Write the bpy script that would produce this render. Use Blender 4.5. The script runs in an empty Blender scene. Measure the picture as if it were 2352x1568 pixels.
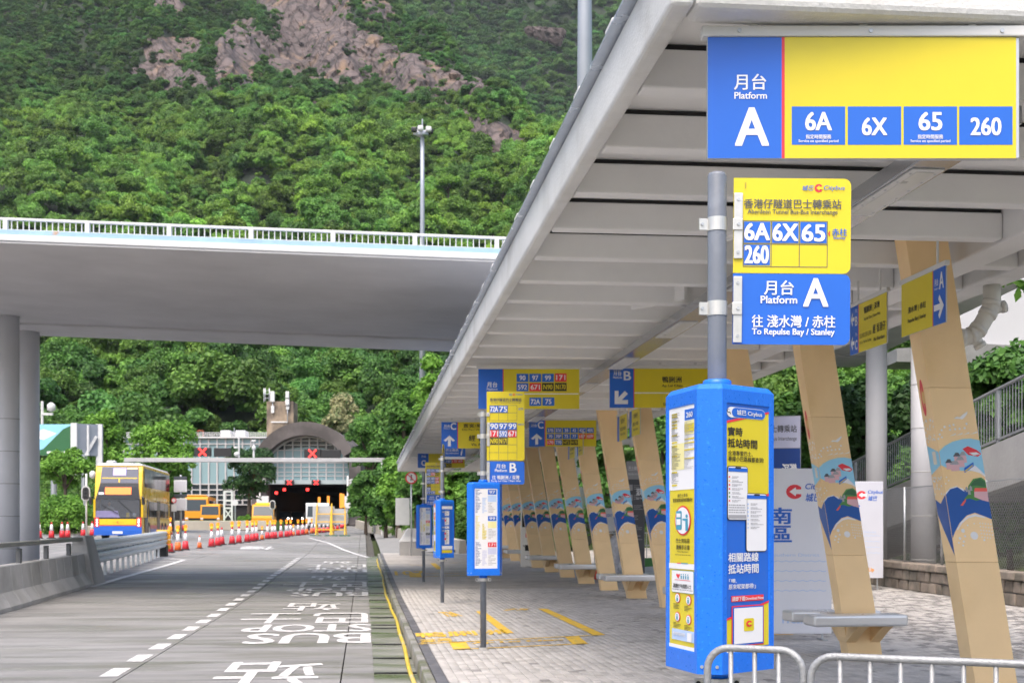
import bpy, math, random
import numpy as np
from mathutils import Vector, Matrix
R = math.radians
random.seed(7)
SC = bpy.context.scene
COL = SC.collection
# ---------------------------------------------------------------- camera
F, CX, HY, CZ = 3136.0, 1176.0, 1214.0, 1.636
YAW = math.atan(340 / F)
SA, CA = math.sin(YAW), math.cos(YAW)
cam = bpy.data.cameras.new('camera'); camo = bpy.data.objects.new('camera', cam); COL.objects.link(camo)
SC.camera = camo
cam.sensor_width = 36; cam.lens = 36 * F / 2352
cam.shift_y = 430 / 2352
cam.clip_start = 0.1; cam.clip_end = 6000
camo.location = (0, 0, CZ); camo.rotation_euler = (R(90), 0, -YAW)
cam.dof.use_dof = True; cam.dof.focus_distance = 5.6; cam.dof.aperture_fstop = 10
# ---------------------------------------------------------------- sky, sun, exposure
SUN_EL, SUN_AZ = R(62), R(205)          # azimuth clockwise from +Y: behind the camera, a little to the left
w = bpy.data.worlds.new('World'); SC.world = w; w.use_nodes = True
nt = w.node_tree; bg = nt.nodes['Background']
sky = nt.nodes.new('ShaderNodeTexSky'); sky.sky_type = 'NISHITA'; sky.sun_disc = False
sky.sun_elevation = SUN_EL; sky.sun_rotation = SUN_AZ
sky.air_density = 1.0; sky.dust_density = 6.0; sky.ozone_density = 1.0
nt.links.new(sky.outputs[0], bg.inputs[0]); bg.inputs[1].default_value = 0.15
sl = bpy.data.lights.new('sun', 'SUN'); sl.energy = .6; sl.angle = R(45); sl.color = (1, .96, .9)
so = bpy.data.objects.new('sun', sl); COL.objects.link(so)
sd = Vector((math.sin(SUN_AZ) * math.cos(SUN_EL), math.cos(SUN_AZ) * math.cos(SUN_EL), math.sin(SUN_EL)))
so.rotation_euler = sd.to_track_quat('Z', 'Y').to_euler(); so.location = (0, -20, 40)
vs = SC.view_settings; vs.view_transform = 'Standard'; vs.look = 'None'; vs.gamma = 1; vs.exposure = 1.2
SC.cycles.max_bounces = 8; SC.cycles.diffuse_bounces = 4; SC.cycles.use_denoising = True
SC.cycles.transparent_max_bounces = 8
# ---------------------------------------------------------------- measuring helpers
def at(x, y, d):
    r = (x - CX) / F * d
    return Vector((r * CA + d * SA, d * CA - r * SA, CZ + (HY - y) / F * d))
def dX(x, X): return X / ((x - CX) / F * CA + SA)
GP = [(-60, 0), (28, 0), (36, .06), (42, .15), (55, .3), (67, .47), (73, .64), (80, .85), (105, 1.08), (150, 1.95), (175, 2.3), (400, 4)]
def lerp_tab(t, x):
    if x <= t[0][0]: return t[0][1]
    for (a, p), (b, q) in zip(t, t[1:]):
        if x <= b: return p + (q - p) * (x - a) / (b - a)
    return t[-1][1]
def sstep(a, b, x):
    t = min(1, max(0, (x - a) / (b - a))); return t * t * (3 - 2 * t)
def gz(X, Y):
    z = lerp_tab(GP, Y)
    if X < -3: z += sstep(50, 72, Y) * .016 * min(-X - 3, 14)
    return z
def pz(X, Y): return gz(0, Y) + .15 + .06 * max(0, min(X, 14) - 7.2)
def gnd(x, d):
    p = at(x, HY, d); return Vector((p.x, p.y, gz(p.x, p.y)))
ORD = 'first second third fourth fifth sixth seventh eighth ninth tenth eleventh twelfth thirteenth fourteenth fifteenth sixteenth seventeenth eighteenth nineteenth twentieth'.split()
def ordw(i):
    if i < 20: return ORD[i]
    t = ['twenty', 'thirty', 'forty', 'fifty'][(i + 1) // 10 - 2]
    u = (i + 1) % 10
    return {'twenty': 'twentieth', 'thirty': 'thirtieth', 'forty': 'fortieth', 'fifty': 'fiftieth'}[t] if u == 0 else t + '-' + ORD[u - 1]
# ---------------------------------------------------------------- materials
MATS = {}
def sock(n, a, b=None):
    for i in n.inputs:
        if i.name == a: return i
def mat(name, col, rough=.5, metal=0, var=.06, vscale=6, bump=0, bscale=40, island=0, objrand=0, emit=None, estr=0, alpha=1, coords='Object', spec=.5, coat=0, stretch=None, col2=None, c2=(.45, .6)):
    if name in MATS: return MATS[name]
    m = bpy.data.materials.new(name); m.use_nodes = True; MATS[name] = m
    nt = m.node_tree; N = nt.nodes; L = nt.links; b = N['Principled BSDF']
    b.inputs['Roughness'].default_value = rough; b.inputs['Metallic'].default_value = metal
    b.inputs['Specular IOR Level'].default_value = spec
    if coat: b.inputs['Coat Weight'].default_value = coat; b.inputs['Coat Roughness'].default_value = .1
    tc = N.new('ShaderNodeTexCoord'); src = tc.outputs[coords] if coords != 'World' else N.new('ShaderNodeNewGeometry').outputs['Position']
    if stretch:
        mp = N.new('ShaderNodeMapping'); mp.inputs['Scale'].default_value = stretch; L.new(src, mp.inputs[0]); src = mp.outputs[0]
    cur = None
    rgb = N.new('ShaderNodeRGB'); rgb.outputs[0].default_value = (*col, 1); cur = rgb.outputs[0]
    if col2:
        n2 = N.new('ShaderNodeTexNoise'); n2.inputs['Scale'].default_value = vscale * .7; n2.inputs['Detail'].default_value = 6; L.new(src, n2.inputs[0])
        rp = N.new('ShaderNodeMapRange'); rp.inputs[1].default_value = c2[0]; rp.inputs[2].default_value = c2[1]; L.new(n2.outputs[0], rp.inputs[0])
        mx = N.new('ShaderNodeMix'); mx.data_type = 'RGBA'; L.new(rp.outputs[0], mx.inputs[0]); L.new(cur, mx.inputs[6]); mx.inputs[7].default_value = (*col2, 1); cur = mx.outputs[2]
    fac = None
    def addf(sck, amt):
        nonlocal fac
        mr = N.new('ShaderNodeMapRange'); mr.inputs[3].default_value = 1 - amt; mr.inputs[4].default_value = 1 + amt; L.new(sck, mr.inputs[0])
        if fac is None: fac = mr.outputs[0]
        else:
            mm = N.new('ShaderNodeMath'); mm.operation = 'MULTIPLY'; L.new(fac, mm.inputs[0]); L.new(mr.outputs[0], mm.inputs[1]); fac = mm.outputs[0]
    if var:
        n1 = N.new('ShaderNodeTexNoise'); n1.inputs['Scale'].default_value = vscale; n1.inputs['Detail'].default_value = 8; n1.inputs['Roughness'].default_value = .62
        L.new(src, n1.inputs[0])
        mr0 = N.new('ShaderNodeMapRange'); mr0.inputs[1].default_value = .25; mr0.inputs[2].default_value = .75; L.new(n1.outputs[0], mr0.inputs[0]); addf(mr0.outputs[0], var)
        mrr = N.new('ShaderNodeMapRange'); mrr.inputs[3].default_value = max(.03, rough - .1); mrr.inputs[4].default_value = min(1, rough + .1); L.new(n1.outputs[0], mrr.inputs[0]); L.new(mrr.outputs[0], b.inputs['Roughness'])
    if island: addf(N.new('ShaderNodeNewGeometry').outputs['Random Per Island'], island)
    if objrand: addf(N.new('ShaderNodeObjectInfo').outputs['Random'], objrand)
    if fac is not None:
        vm = N.new('ShaderNodeVectorMath'); vm.operation = 'SCALE'; L.new(cur, vm.inputs[0]); L.new(fac, vm.inputs['Scale']); cur = vm.outputs[0]
    L.new(cur, b.inputs['Base Color'])
    if bump:
        nb = N.new('ShaderNodeTexNoise'); nb.inputs['Scale'].default_value = bscale; nb.inputs['Detail'].default_value = 5; L.new(src, nb.inputs[0])
        bp = N.new('ShaderNodeBump'); bp.inputs['Strength'].default_value = bump; bp.inputs['Distance'].default_value = .02; L.new(nb.outputs[0], bp.inputs['Height']); L.new(bp.outputs[0], b.inputs['Normal'])
    if emit:
        b.inputs['Emission Color'].default_value = (*emit, 1); b.inputs['Emission Strength'].default_value = estr
    if alpha < 1: b.inputs['Alpha'].default_value = alpha
    return m
# ---------------------------------------------------------------- mesh helpers
class MB:
    def __init__(s): s.v = []; s.f = []
    def add(s, vs, fs):
        o = len(s.v); s.v.extend([tuple(p) for p in vs]); s.f.extend([tuple(i + o for i in f) for f in fs]); return s
    def hexa(s, p):   # 8 corners: bottom ccw 0-3, top 4-7
        return s.add(p, [(3, 2, 1, 0), (4, 5, 6, 7), (0, 1, 5, 4), (1, 2, 6, 5), (2, 3, 7, 6), (3, 0, 4, 7)])
    def box(s, x0, x1, y0, y1, z0, z1):
        return s.hexa([(x0, y0, z0), (x1, y0, z0), (x1, y1, z0), (x0, y1, z0), (x0, y0, z1), (x1, y0, z1), (x1, y1, z1), (x0, y1, z1)])
    def cbox(s, c, sx, sy, sz): return s.box(c[0] - sx / 2, c[0] + sx / 2, c[1] - sy / 2, c[1] + sy / 2, c[2] - sz / 2, c[2] + sz / 2)
    def prism(s, pts, ext):   # polygon points (3d) extruded by vector
        n = len(pts); e = Vector(ext); a = [Vector(p) for p in pts]; b = [p + e for p in a]
        return s.add(a + b, [tuple(range(n - 1, -1, -1)), tuple(range(n, 2 * n))] + [(i, (i + 1) % n, n + (i + 1) % n, n + i) for i in range(n)])
    def poly(s, pts): return s.add(pts, [tuple(range(len(pts)))])
    def tube(s, path, r, n=10, cap=True):
        path = [Vector(p) for p in path]; m = len(path)
        rs = r if isinstance(r, (list, tuple)) else [r] * m
        up = None; rings = []
        for i, p in enumerate(path):
            t = ((path[min(i + 1, m - 1)] - path[max(i - 1, 0)])).normalized()
            if up is None:
                up = Vector((0, 0, 1)) if abs(t.z) < .9 else Vector((1, 0, 0))
            a = t.cross(up).normalized(); bb = a.cross(t).normalized(); up = bb
            rings.append([p + (a * math.cos(2 * math.pi * k / n) + bb * math.sin(2 * math.pi * k / n)) * rs[i] for k in range(n)])
        vs = [q for rg in rings for q in rg]; fs = []
        for i in range(m - 1):
            for k in range(n):
                fs.append((i * n + k, i * n + (k + 1) % n, (i + 1) * n + (k + 1) % n, (i + 1) * n + k))
        if cap: fs += [tuple(range(n - 1, -1, -1)), tuple((m - 1) * n + k for k in range(n))]
        return s.add(vs, fs)
    def bar(s, a, b, w, h=None):
        h = h or w; a = Vector(a); b = Vector(b); t = (b - a).normalized()
        up = Vector((0, 0, 1)) if abs(t.z) < .95 else Vector((0, 1, 0))
        x = t.cross(up).normalized() * w / 2; y = x.cross(t).normalized() * h / 2
        return s.hexa([a - x - y, a + x - y, a + x + y, a - x + y, b - x - y, b + x - y, b + x + y, b - x + y])
    def lathe(s, prof, n=16, c=(0, 0, 0)):
        vs = []; fs = []; m = len(prof)
        for (r, z) in prof:
            for k in range(n):
                a = 2 * math.pi * k / n; vs.append((c[0] + r * math.cos(a), c[1] + r * math.sin(a), c[2] + z))
        for i in range(m - 1):
            for k in range(n): fs.append((i * n + k, i * n + (k + 1) % n, (i + 1) * n + (k + 1) % n, (i + 1) * n + k))
        fs += [tuple(range(n - 1, -1, -1)), tuple((m - 1) * n + k for k in range(n))]
        return s.add(vs, fs)
    def cyl(s, c, r, z0, z1, n=16): return s.lathe([(r, z0), (r, z1)], n, c)
    def disc_y(s, c, r, t, n=20, sx=1):   # short cylinder along y
        return s.prism([(c[0] + sx * r * math.cos(2 * math.pi * k / n), c[1], c[2] + r * math.sin(2 * math.pi * k / n)) for k in range(n)], (0, t, 0))
    def build(s, name, m, parent=None, smooth=False, bevel=0, seg=2, kind=None):
        me = bpy.data.meshes.new(name); me.from_pydata(s.v, [], s.f); me.update()
        return link(name, me, m, parent, smooth, bevel, seg, kind)
def link(name, me, m, parent=None, smooth=False, bevel=0, seg=2, kind=None):
    if m is not None and len(me.materials) == 0: me.materials.append(m)
    if smooth: me.shade_smooth() if hasattr(me, 'shade_smooth') else None
    o = bpy.data.objects.new(name, me); COL.objects.link(o)
    if parent is not None: o.parent = parent
    if bevel:
        b = o.modifiers.new('bevel', 'BEVEL'); b.width = bevel; b.segments = seg; b.limit_method = 'ANGLE'; b.angle_limit = R(35)
    if kind: o['kind'] = kind
    return o
def tag(o, label, cat, group=None):
    o['label'] = label; o['category'] = cat
    if group: o['group'] = group
    return o
def thing(name, label, cat, loc=(0, 0, 0), rz=0, group=None):
    o = bpy.data.objects.new(name, None); COL.objects.link(o); o.location = loc; o.rotation_euler = (0, 0, rz); o.empty_display_size = .2
    return tag(o, label, cat, group)
def dup(root, loc=None, rz=None, label=None, scale=None):
    r = root.copy(); COL.objects.link(r)
    if loc is not None: r.location = loc
    if rz is not None: r.rotation_euler = (0, 0, rz)
    if label: r['label'] = label
    if scale: r.scale = (scale,) * 3
    for ch in root.children:
        c = ch.copy(); COL.objects.link(c); c.parent = r
        for g in ch.children:
            d = g.copy(); COL.objects.link(d); d.parent = c
    return r
# ---------------------------------------------------------------- flat print (lettering) helpers
TC = {}
def glyphs(s, shear=0):
    k = (s, shear)
    if k not in TC:
        c = bpy.data.curves.new('t', 'FONT'); c.body = s; c.size = 1; c.fill_mode = 'FRONT'; c.resolution_u = 3; c.shear = shear
        o = bpy.data.objects.new('t', c); me = o.to_mesh()
        v = np.array([q.co[:2] for q in me.vertices]); f = [tuple(p.vertices) for p in me.polygons]
        o.to_mesh_clear(); bpy.data.objects.remove(o); bpy.data.curves.remove(c)
        v = v - v.min(0); TC[k] = (v, f, v.max(0))
    return TC[k]
class Print:
    """flat printing on a sign: pixel rectangle of the zoomed photograph mapped on a w x h panel"""
    def __init__(s, parent, rect, w, h, o=(0, 0, 0), u=(1, 0, 0), v=(0, 0, 1), n=(0, -1, 0), join=False):
        s.p = parent; s.r = rect; s.w = w; s.h = h; s.o = Vector(o); s.u = Vector(u); s.v = Vector(v); s.n = Vector(n); s.d = {}; s.join = join
    def xy(s, px, py):
        x0, y0, x1, y1 = s.r
        return ((px - x0) / (x1 - x0) * s.w, (y1 - py) / (y1 - y0) * s.h)
    def pt(s, a, b, lay): return s.o + s.u * a + s.v * b + s.n * (.0012 * lay)
    def mb(s, col, kind):
        k = (col, kind) if s.join or kind in ('small_print', 'grid_line', 'artwork_dots') else (col, kind, len(s.d))
        if k not in s.d: s.d[k] = MB()
        return s.d[k]
    def rect(s, x0, y0, x1, y1, col, lay=1, name='colour_field'):
        a0, b0 = s.xy(x0, y1); a1, b1 = s.xy(x1, y0)
        s.mb(col, name).poly([s.pt(a0, b0, lay), s.pt(a1, b0, lay), s.pt(a1, b1, lay), s.pt(a0, b1, lay)]); return s
    def poly(s, pts, col, lay=1, name='colour_field'):
        s.mb(col, name).poly([s.pt(*s.xy(*p), lay) for p in pts]); return s
    def disc(s, x, y, r, col, lay=1, n=24, name='colour_field', ry=None):
        ry = ry or r
        return s.poly([(x + r * math.cos(2 * math.pi * k / n), y - ry * math.sin(2 * math.pi * k / n)) for k in range(n)], col, lay, name)
    def rrect(s, x0, y0, x1, y1, r, col, lay=1, name='colour_field'):
        pts = []
        for (cx, cy, a0) in ((x1 - r, y0 + r, 0), (x0 + r, y0 + r, 90), (x0 + r, y1 - r, 180), (x1 - r, y1 - r, 270)):
            for k in range(6):
                a = R(a0 + 18 * k); pts.append((cx + r * math.cos(a), cy - r * math.sin(a)))
        return s.poly(pts, col, lay, name)
    def text(s, t, x0, y0, x1, y1, col, lay=3, bold=0, shear=0):
        v, f, mx = glyphs(t, shear); a0, b0 = s.xy(x0, y1); a1, b1 = s.xy(x1, y0)
        sx = (a1 - a0) / mx[0]; sy = (b1 - b0) / mx[1]; m = s.mb(col, 'lettering')
        offs = [(0, 0)]
        if bold:
            bold *= .55; e = bold * (b1 - b0); offs = [(-e, -e * .6), (e, e * .6), (e, -e * .6), (-e, e * .6), (0, 0)]
            sx *= 1 - 2 * e / max(1e-6, (a1 - a0)); sy *= 1 - 1.2 * bold
            a0 += e; b0 += e * .6
        for i, (ex, ey) in enumerate(offs):
            m.add([s.pt(a0 + q[0] * sx + ex, b0 + q[1] * sy + ey, lay + i * .12) for q in v], f)
        return s
    def lines(s, x0, y0, x1, y1, n, col, lay=2, fill=.45, seed=1, minw=.3):
        """rows of small print too fine to read"""
        rg = random.Random(seed); dy = (y1 - y0) / n
        for i in range(n):
            xe = x0 + (x1 - x0) * rg.uniform(minw, 1); x = x0
            while x < xe:
                ww = (x1 - x0) * rg.uniform(.05, .16); s.rect(x, y0 + i * dy, min(x + ww, xe), y0 + i * dy + dy * fill, col, lay, 'small_print'); x += ww + (x1 - x0) * .025
        return s
    def flush(s):
        for (col, kind, *_), m in s.d.items():
            m.build(kind, PRN[col], s.p, kind='stuff' if kind in ('small_print', 'grid_line', 'artwork_dots') else None)
def pm(name, c, rough=.35): return mat('print_' + name, c, rough, var=.03, vscale=3)
PRN = dict(blue=pm('blue', (.012, .125, .58)), yellow=pm('yellow', (.68, .56, .018)), white=pm('white', (.78, .78, .80)), red=pm('red', (.74, .03, .05)),
           black=pm('black', (.022, .02, .018)), navy=pm('navy', (.015, .06, .27)), grey=pm('grey', (.35, .35, .37)), skyblue=pm('skyblue', (.28, .60, .80)),
           sand=pm('sand', (.72, .44, .17), .6), sea=pm('sea', (.005, .085, .36)), pink=pm('pink', (.7, .42, .45)), green=pm('green', (.07, .25, .06)), dkgreen=pm('dkgreen', (.03, .13, .05)),
           coral=pm('coral', (.8, .12, .09)), paleyellow=pm('paleyellow', (.8, .74, .36)), lilac=pm('lilac', (.55, .56, .72)), paleblue=pm('paleblue', (.45, .58, .82)), orange=pm('orange', (.85, .35, .04)), teal=pm('teal', (.04, .30, .45)), cream=pm('cream', (.72, .66, .55)), dgrey=pm('dgrey', (.08, .085, .1)))
def citylogo(P, x, y, r, back, lay=2):
    n = 28; P.poly([(x + r * math.cos(R(38 + k * 284 / n)), y - r * math.sin(R(38 + k * 284 / n))) for k in range(n + 1)], 'red', lay)
    P.poly([(x - .62 * r, y), (x + .12 * r, y - .62 * r), (x + .2 * r, y - .3 * r), (x + 1.05 * r, y - .35 * r), (x + 1.05 * r, y + .35 * r), (x + .2 * r, y + .3 * r), (x + .12 * r, y + .62 * r)], back, lay + 1)
# ---------------------------------------------------------------- shared materials
STEEL = mat('galvanised', (.48, .5, .52), .42, .85, .12, 14, .08, 60)
STAINLESS = mat('stainless', (.70, .70, .70), .3, .5, .03, 2)
WPAINT = mat('white_metal', (.62, .62, .61), .4, 0, .05, 3, .05, 30)
CONC = mat('concrete', (.34, .335, .325), .8, 0, .14, 1.2, .25, 12)
DKCONC = mat('dark_concrete', (.22, .22, .215), .85, 0, .2, 1.5, .25, 12)
BLACK = mat('black_rubber', (.012, .012, .013), .6, 0, .1, 10)
GLASSD = mat('dark_glass', (.012, .015, .018), .06, 0, 0, 1, spec=.9)
# ================================================================ ground, road, platform
def struct(o): o['kind'] = 'structure'; return o
def position_mat(name, base, dark, light, rough=(.35, .75), streak=(.25, 2.2, 1), moss=None, mossx=None, wet=.5, tint=None, objrand=.07, pits=.15):
    m = bpy.data.materials.new(name); m.use_nodes = True; nt = m.node_tree; N = nt.nodes; L = nt.links; b = N['Principled BSDF']
    g = N.new('ShaderNodeNewGeometry')
    def noise(sc, det=6, vec=None, ro=.6):
        mp = N.new('ShaderNodeMapping'); mp.inputs['Scale'].default_value = sc; L.new(g.outputs['Position'], mp.inputs[0])
        n = N.new('ShaderNodeTexNoise'); n.inputs['Scale'].default_value = 1; n.inputs['Detail'].default_value = det; n.inputs['Roughness'].default_value = ro; L.new(mp.outputs[0], n.inputs[0]); return n.outputs[0]
    def rng(s, a, b_, c=0, d=1):
        r = N.new('ShaderNodeMapRange'); r.inputs[1].default_value = a; r.inputs[2].default_value = b_; r.inputs[3].default_value = c; r.inputs[4].default_value = d; L.new(s, r.inputs[0]); return r.outputs[0]
    def mix(f, a, c):
        x = N.new('ShaderNodeMix'); x.data_type = 'RGBA'; L.new(f, x.inputs[0])
        for v, i in ((a, 6), (c, 7)):
            if isinstance(v, tuple): x.inputs[i].default_value = (*v, 1)
            else: L.new(v, x.inputs[i])
        return x.outputs[2]
    st = noise(streak, 7); big = noise((.12, .2, .1), 4); fine = noise((6, 9, 6), 8, ro=.7)
    c = mix(rng(st, .42, .66), base, dark)
    c = mix(rng(big, .5, .72), c, light)
    c = mix(rng(fine, .56, .8, 0, .5), c, dark)
    if moss:
        f = rng(noise((.5, 1.6, 1), 6), .46, .62)
        if mossx:
            sx = N.new('ShaderNodeSeparateXYZ'); L.new(g.outputs['Position'], sx.inputs[0]); q = rng(sx.outputs[0], mossx[0], mossx[1])
            mm = N.new('ShaderNodeMath'); mm.operation = 'MULTIPLY'; L.new(f, mm.inputs[0]); L.new(q, mm.inputs[1]); f = mm.outputs[0]
        c = mix(f, c, moss)
    oi = N.new('ShaderNodeObjectInfo'); v = N.new('ShaderNodeVectorMath'); v.operation = 'SCALE'; L.new(c, v.inputs[0]); L.new(rng(oi.outputs['Random'], 0, 1, 1 - objrand, 1 + objrand), v.inputs['Scale'])
    L.new(v.outputs[0], b.inputs['Base Color'])
    wn = noise((.3, .8, 1), 5); L.new(rng(wn, .4, .65, rough[1], rough[0]), b.inputs['Roughness'])
    b.inputs['Specular IOR Level'].default_value = wet
    bp = N.new('ShaderNodeBump'); bp.inputs['Strength'].default_value = pits; bp.inputs['Distance'].default_value = .01; L.new(fine, bp.inputs['Height']); L.new(bp.outputs[0], b.inputs['Normal'])
    return m
ROADM = position_mat('road_concrete', (.255, .252, .25), (.165, .163, .161), (.30, .297, .295), moss=(.145, .147, .125), mossx=(-9, 1), rough=(.3, .8), objrand=.05, wet=.28)
GUTM = position_mat('gutter_concrete', (.24, .245, .22), (.12, .13, .10), (.28, .28, .26), moss=(.10, .125, .06), rough=(.15, .6))
PLATM = position_mat('paving_far', (.43, .40, .37), (.31, .29, .27), (.48, .45, .42), streak=(4, 1.6, 1))
KERBM = position_mat('kerb_stone', (.27, .265, .25), (.17, .165, .15), (.34, .33, .31), moss=(.14, .15, .09), streak=(1, 3, 3))
DSTRIP = position_mat('dark_granite', (.13, .13, .14), (.08, .08, .09), (.19, .19, .2), streak=(3, 3, 3))
GRASSM = mat('verge_soil', (.07, .10, .035), .95, 0, .35, .4, .4, 3, coords='World')
def sheet(name, xs, ys, zf, m, parent=None, thick=0, kind=None):
    vs = [(x, y, zf(x, y)) for y in ys for x in xs]; nx = len(xs)
    fs = [(j * nx + i, j * nx + i + 1, (j + 1) * nx + i + 1, (j + 1) * nx + i) for j in range(len(ys) - 1) for i in range(nx - 1)]
    b = MB().add(vs, fs)
    if thick:
        ring = [i for i in range(nx)] + [j * nx + nx - 1 for j in range(1, len(ys))] + [(len(ys) - 1) * nx + i for i in range(nx - 2, -1, -1)] + [j * nx for j in range(len(ys) - 2, 0, -1)]
        o = len(b.v); b.v += [(b.v[i][0], b.v[i][1], b.v[i][2] - thick) for i in ring]
        n = len(ring); b.f += [(ring[(k + 1) % n], ring[k], o + k, o + (k + 1) % n) for k in range(n)]
    return b.build(name, m, parent, kind=kind)
def fr(a, b, n): return [a + (b - a) * i / n for i in range(n + 1)]
struct(sheet('ground', [-1400, -200, -60, 0, 60, 200, 1700], [-300, -20, 0, 30, 60, 120, 180, 400, 1650], lambda x, y: (gz(0, y) if y < 200 else 2.6) - .6, GRASSM))
road = struct(sheet('road', [-75, -40, -20, -14, -8, -3, .5], [-15, 0, 10, 20, 28, 36, 42, 48, 55, 61, 67, 73, 80, 92, 105, 120, 135, 150, 178], lambda x, y: gz(x, y) - .09, mat('joint_dirt', (.07, .065, .055), .9, 0, .3, 2, coords='World')))
XJ = [-75, -48, -36, -26, -19, -14.2, -10.6, -7.0, -2.66, -.25, .12]
YJ = [-12, 2, 9, 16.3, 22.9, 30.4, 37.5, 44.8, 52, 59.5, 67, 74, 81, 90, 99, 108, 118, 128, 138, 149, 160, 176]
for i in range(len(XJ) - 1):
    for j in range(len(YJ) - 1):
        g = .008
        sheet('slab', fr(XJ[i] + g, XJ[i + 1] - g, 3), fr(YJ[j] + g, YJ[j + 1] - g, 4), lambda x, y: gz(x, y), ROADM, road, .1)
gut = struct(sheet('gutter', [.113, .35, .62], fr(0, 62, 62), lambda x, y: gz(0, y) - .004 - .006 * (x > .2), GUTM))
slot = mat('drain_slot', (.008, .008, .008), .5)
for yy in (9.5, 12.2, 13.9, 15.6, 17.4, 19.5, 22.7, 23.4, 25.4, 28.3, 31.2, 34, 37, 40):
    MB().box(.115, .595, yy - .04, yy + .04, gz(0, yy) - .02, gz(0, yy) + .004).build('drain_slot', slot, gut)
# painted markings
PAINT = mat('road_paint', (.64, .637, .635), .6, 0, .22, 8, .1, 40, coords='World', col2=(.44, .435, .43), c2=(.5, .68))
YPAINT = mat('yellow_paint', (.75, .47, .03), .7, 0, .2, 9, .1, 40, coords='World', col2=(.5, .40, .18), c2=(.52, .66))
def flatquad(pts, m, name, parent, zf=gz, dz=.005):
    return MB().poly([(x, y, zf(x, y) + dz) for x, y in pts]).build(name, m, parent)
y = 5.2
while y < 60:
    flatquad([(-2.92, y), (-2.72, y), (-2.72, y + .92), (-2.92, y + .92)], PAINT, 'lane_dash', road, dz=.005 if y < 26 else .013); y += 1.72
def road_text(t, xa, xb, ya, yb, n=1):
    v, f, mx = glyphs(t); b = MB(); e = (xb - xa) * .012
    for k, (ex, ey) in enumerate([(-e, 0), (e, 0), (0, -e * 2), (0, e * 2)] if len(t) < 3 else [(-e, 0), (e, 0), (0, e), (0, -e)]):
        q = []
        for p in v:
            x = xb - (xb - xa) * p[0] / mx[0] + ex; yv = yb - (yb - ya) * p[1] / mx[1] + ey
            q.append((x, yv, gz(x, yv) + (.005 if yv < 26 else .014) + .0006 * k))
        b.add(q, f)
    b.build('road_lettering', PAINT, road)
for k in range(4):
    o = 12.9 * k
    road_text('站', -1.63, -.5, 14.6 + o, 17.0 + o)
    if k < 3:
        road_text('BUS', -1.75, .08, 19.7 + o, 21.6 + o); road_text('STOP', -1.95, .1, 21.95 + o, 23.6 + o); road_text('士', -2.2, -1.15, 24 + o, 26.6 + o); road_text('巴', -.95, .06, 24 + o, 26.6 + o)
road_text('慢', -6.4, -4.6, 70, 73.5)
flatquad([(-2.9, 60.3), (-.3, 60.3), (-.3, 60.6), (-2.9, 60.6)], PAINT, 'stop_line', road, dz=.013)
def stripe(pts, wd, m, name, parent, zf=gz, dz=.013):
    b = MB()
    for (p, q) in zip(pts, pts[1:]):
        a = Vector((*p, 0)); c = Vector((*q, 0)); n = max(1, int((c - a).length / 4)); t = (c - a).normalized(); s = Vector((-t.y, t.x, 0)) * wd / 2
        for i in range(n):
            u = a + (c - a) * i / n; v = a + (c - a) * (i + 1) / n
            b.poly([(z.x, z.y, zf(z.x, z.y) + dz) for z in (u - s, u + s, v + s, v - s)])
    return b.build(name, m, parent)
stripe([(-7.25, 37.5), (-7.35, 57.2)], .22, PAINT, 'edge_line', road)
stripe([(-7.3, 57.4), (-8.6, 59.5)], .2, PAINT, 'edge_line', road)
stripe([(-8.5, 55.5), (-7.5, 55.6)], .25, PAINT, 'chevron_mark', road)
stripe([(-8.7, 58), (-7.6, 58.1)], .25, PAINT, 'chevron_mark', road)
stripe([(.2, 60.2), (-1.0, 70), (-2.6, 84), (-3.8, 96)], .16, PAINT, 'edge_line', road)
# hose lying along the kerb
rg = random.Random(3)
hp = [(.545 + .02 * math.sin(yy * .33) + .008 * math.sin(yy * 1.1), yy, gz(0, yy) + .02) for yy in fr(3, 58, 110)]
tag(MB().tube(hp, .026, 8).build('hose', mat('yellow_hose', (.62, .46, .05), .45, 0, .25, 1.5, coords='World', col2=(.5, .45, .3), c2=(.55, .7)), None, True), 'long yellow hose lying in the gutter along the kerb', 'hose')
# kerb and platform
kerb = struct(MB().box(.62, .70, -4, 62, -.3, -.05).build('kerb', DKCONC))
y = 2.0
while y < 61:
    z0, z1 = gz(0, y) + .15, gz(0, y + .9) + .15
    MB().hexa([(.59, y, z0 - .3), (.70, y, z0 - .3), (.70, y + .906, z1 - .3), (.59, y + .906, z1 - .3), (.61, y, z0), (.70, y, z0), (.70, y + .906, z1), (.61, y + .906, z1)]).build('kerb_stone', KERBM, kerb, bevel=.018)
    MB().hexa([(.706, y, z0 - .06), (.82, y, z0 - .06), (.82, y + .906, z1 - .06), (.706, y + .906, z1 - .06), (.706, y, z0), (.82, y, z0), (.82, y + .906, z1), (.706, y + .906, z1)]).build('edging_stone', DSTRIP, kerb, bevel=.004)
    y += .914
plat = struct(sheet('platform', [.69, .82, 3, 7.2, 9, 11, 14, 30], [-4, 0, 6, 12, 20, 28, 36, 42, 50, 56, 62], lambda x, y: pz(x, y) - .022, mat('mortar', (.16, .15, .135), .95, 0, .2, 3, coords='World')))
struct(sheet('platform_far_paving', [.826, 3, 7.2, 9, 11, 14, 22], [33.0, 36, 42, 50, 56, 62], lambda x, y: pz(x, y) - .001, PLATM)).parent = plat
struct(sheet('far_verge', [.8, 4, 12, 40], [62, 75, 100, 130, 180], lambda x, y: gz(0, y) - .02 + (0 if x < 1 else .3), DKCONC))
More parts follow.
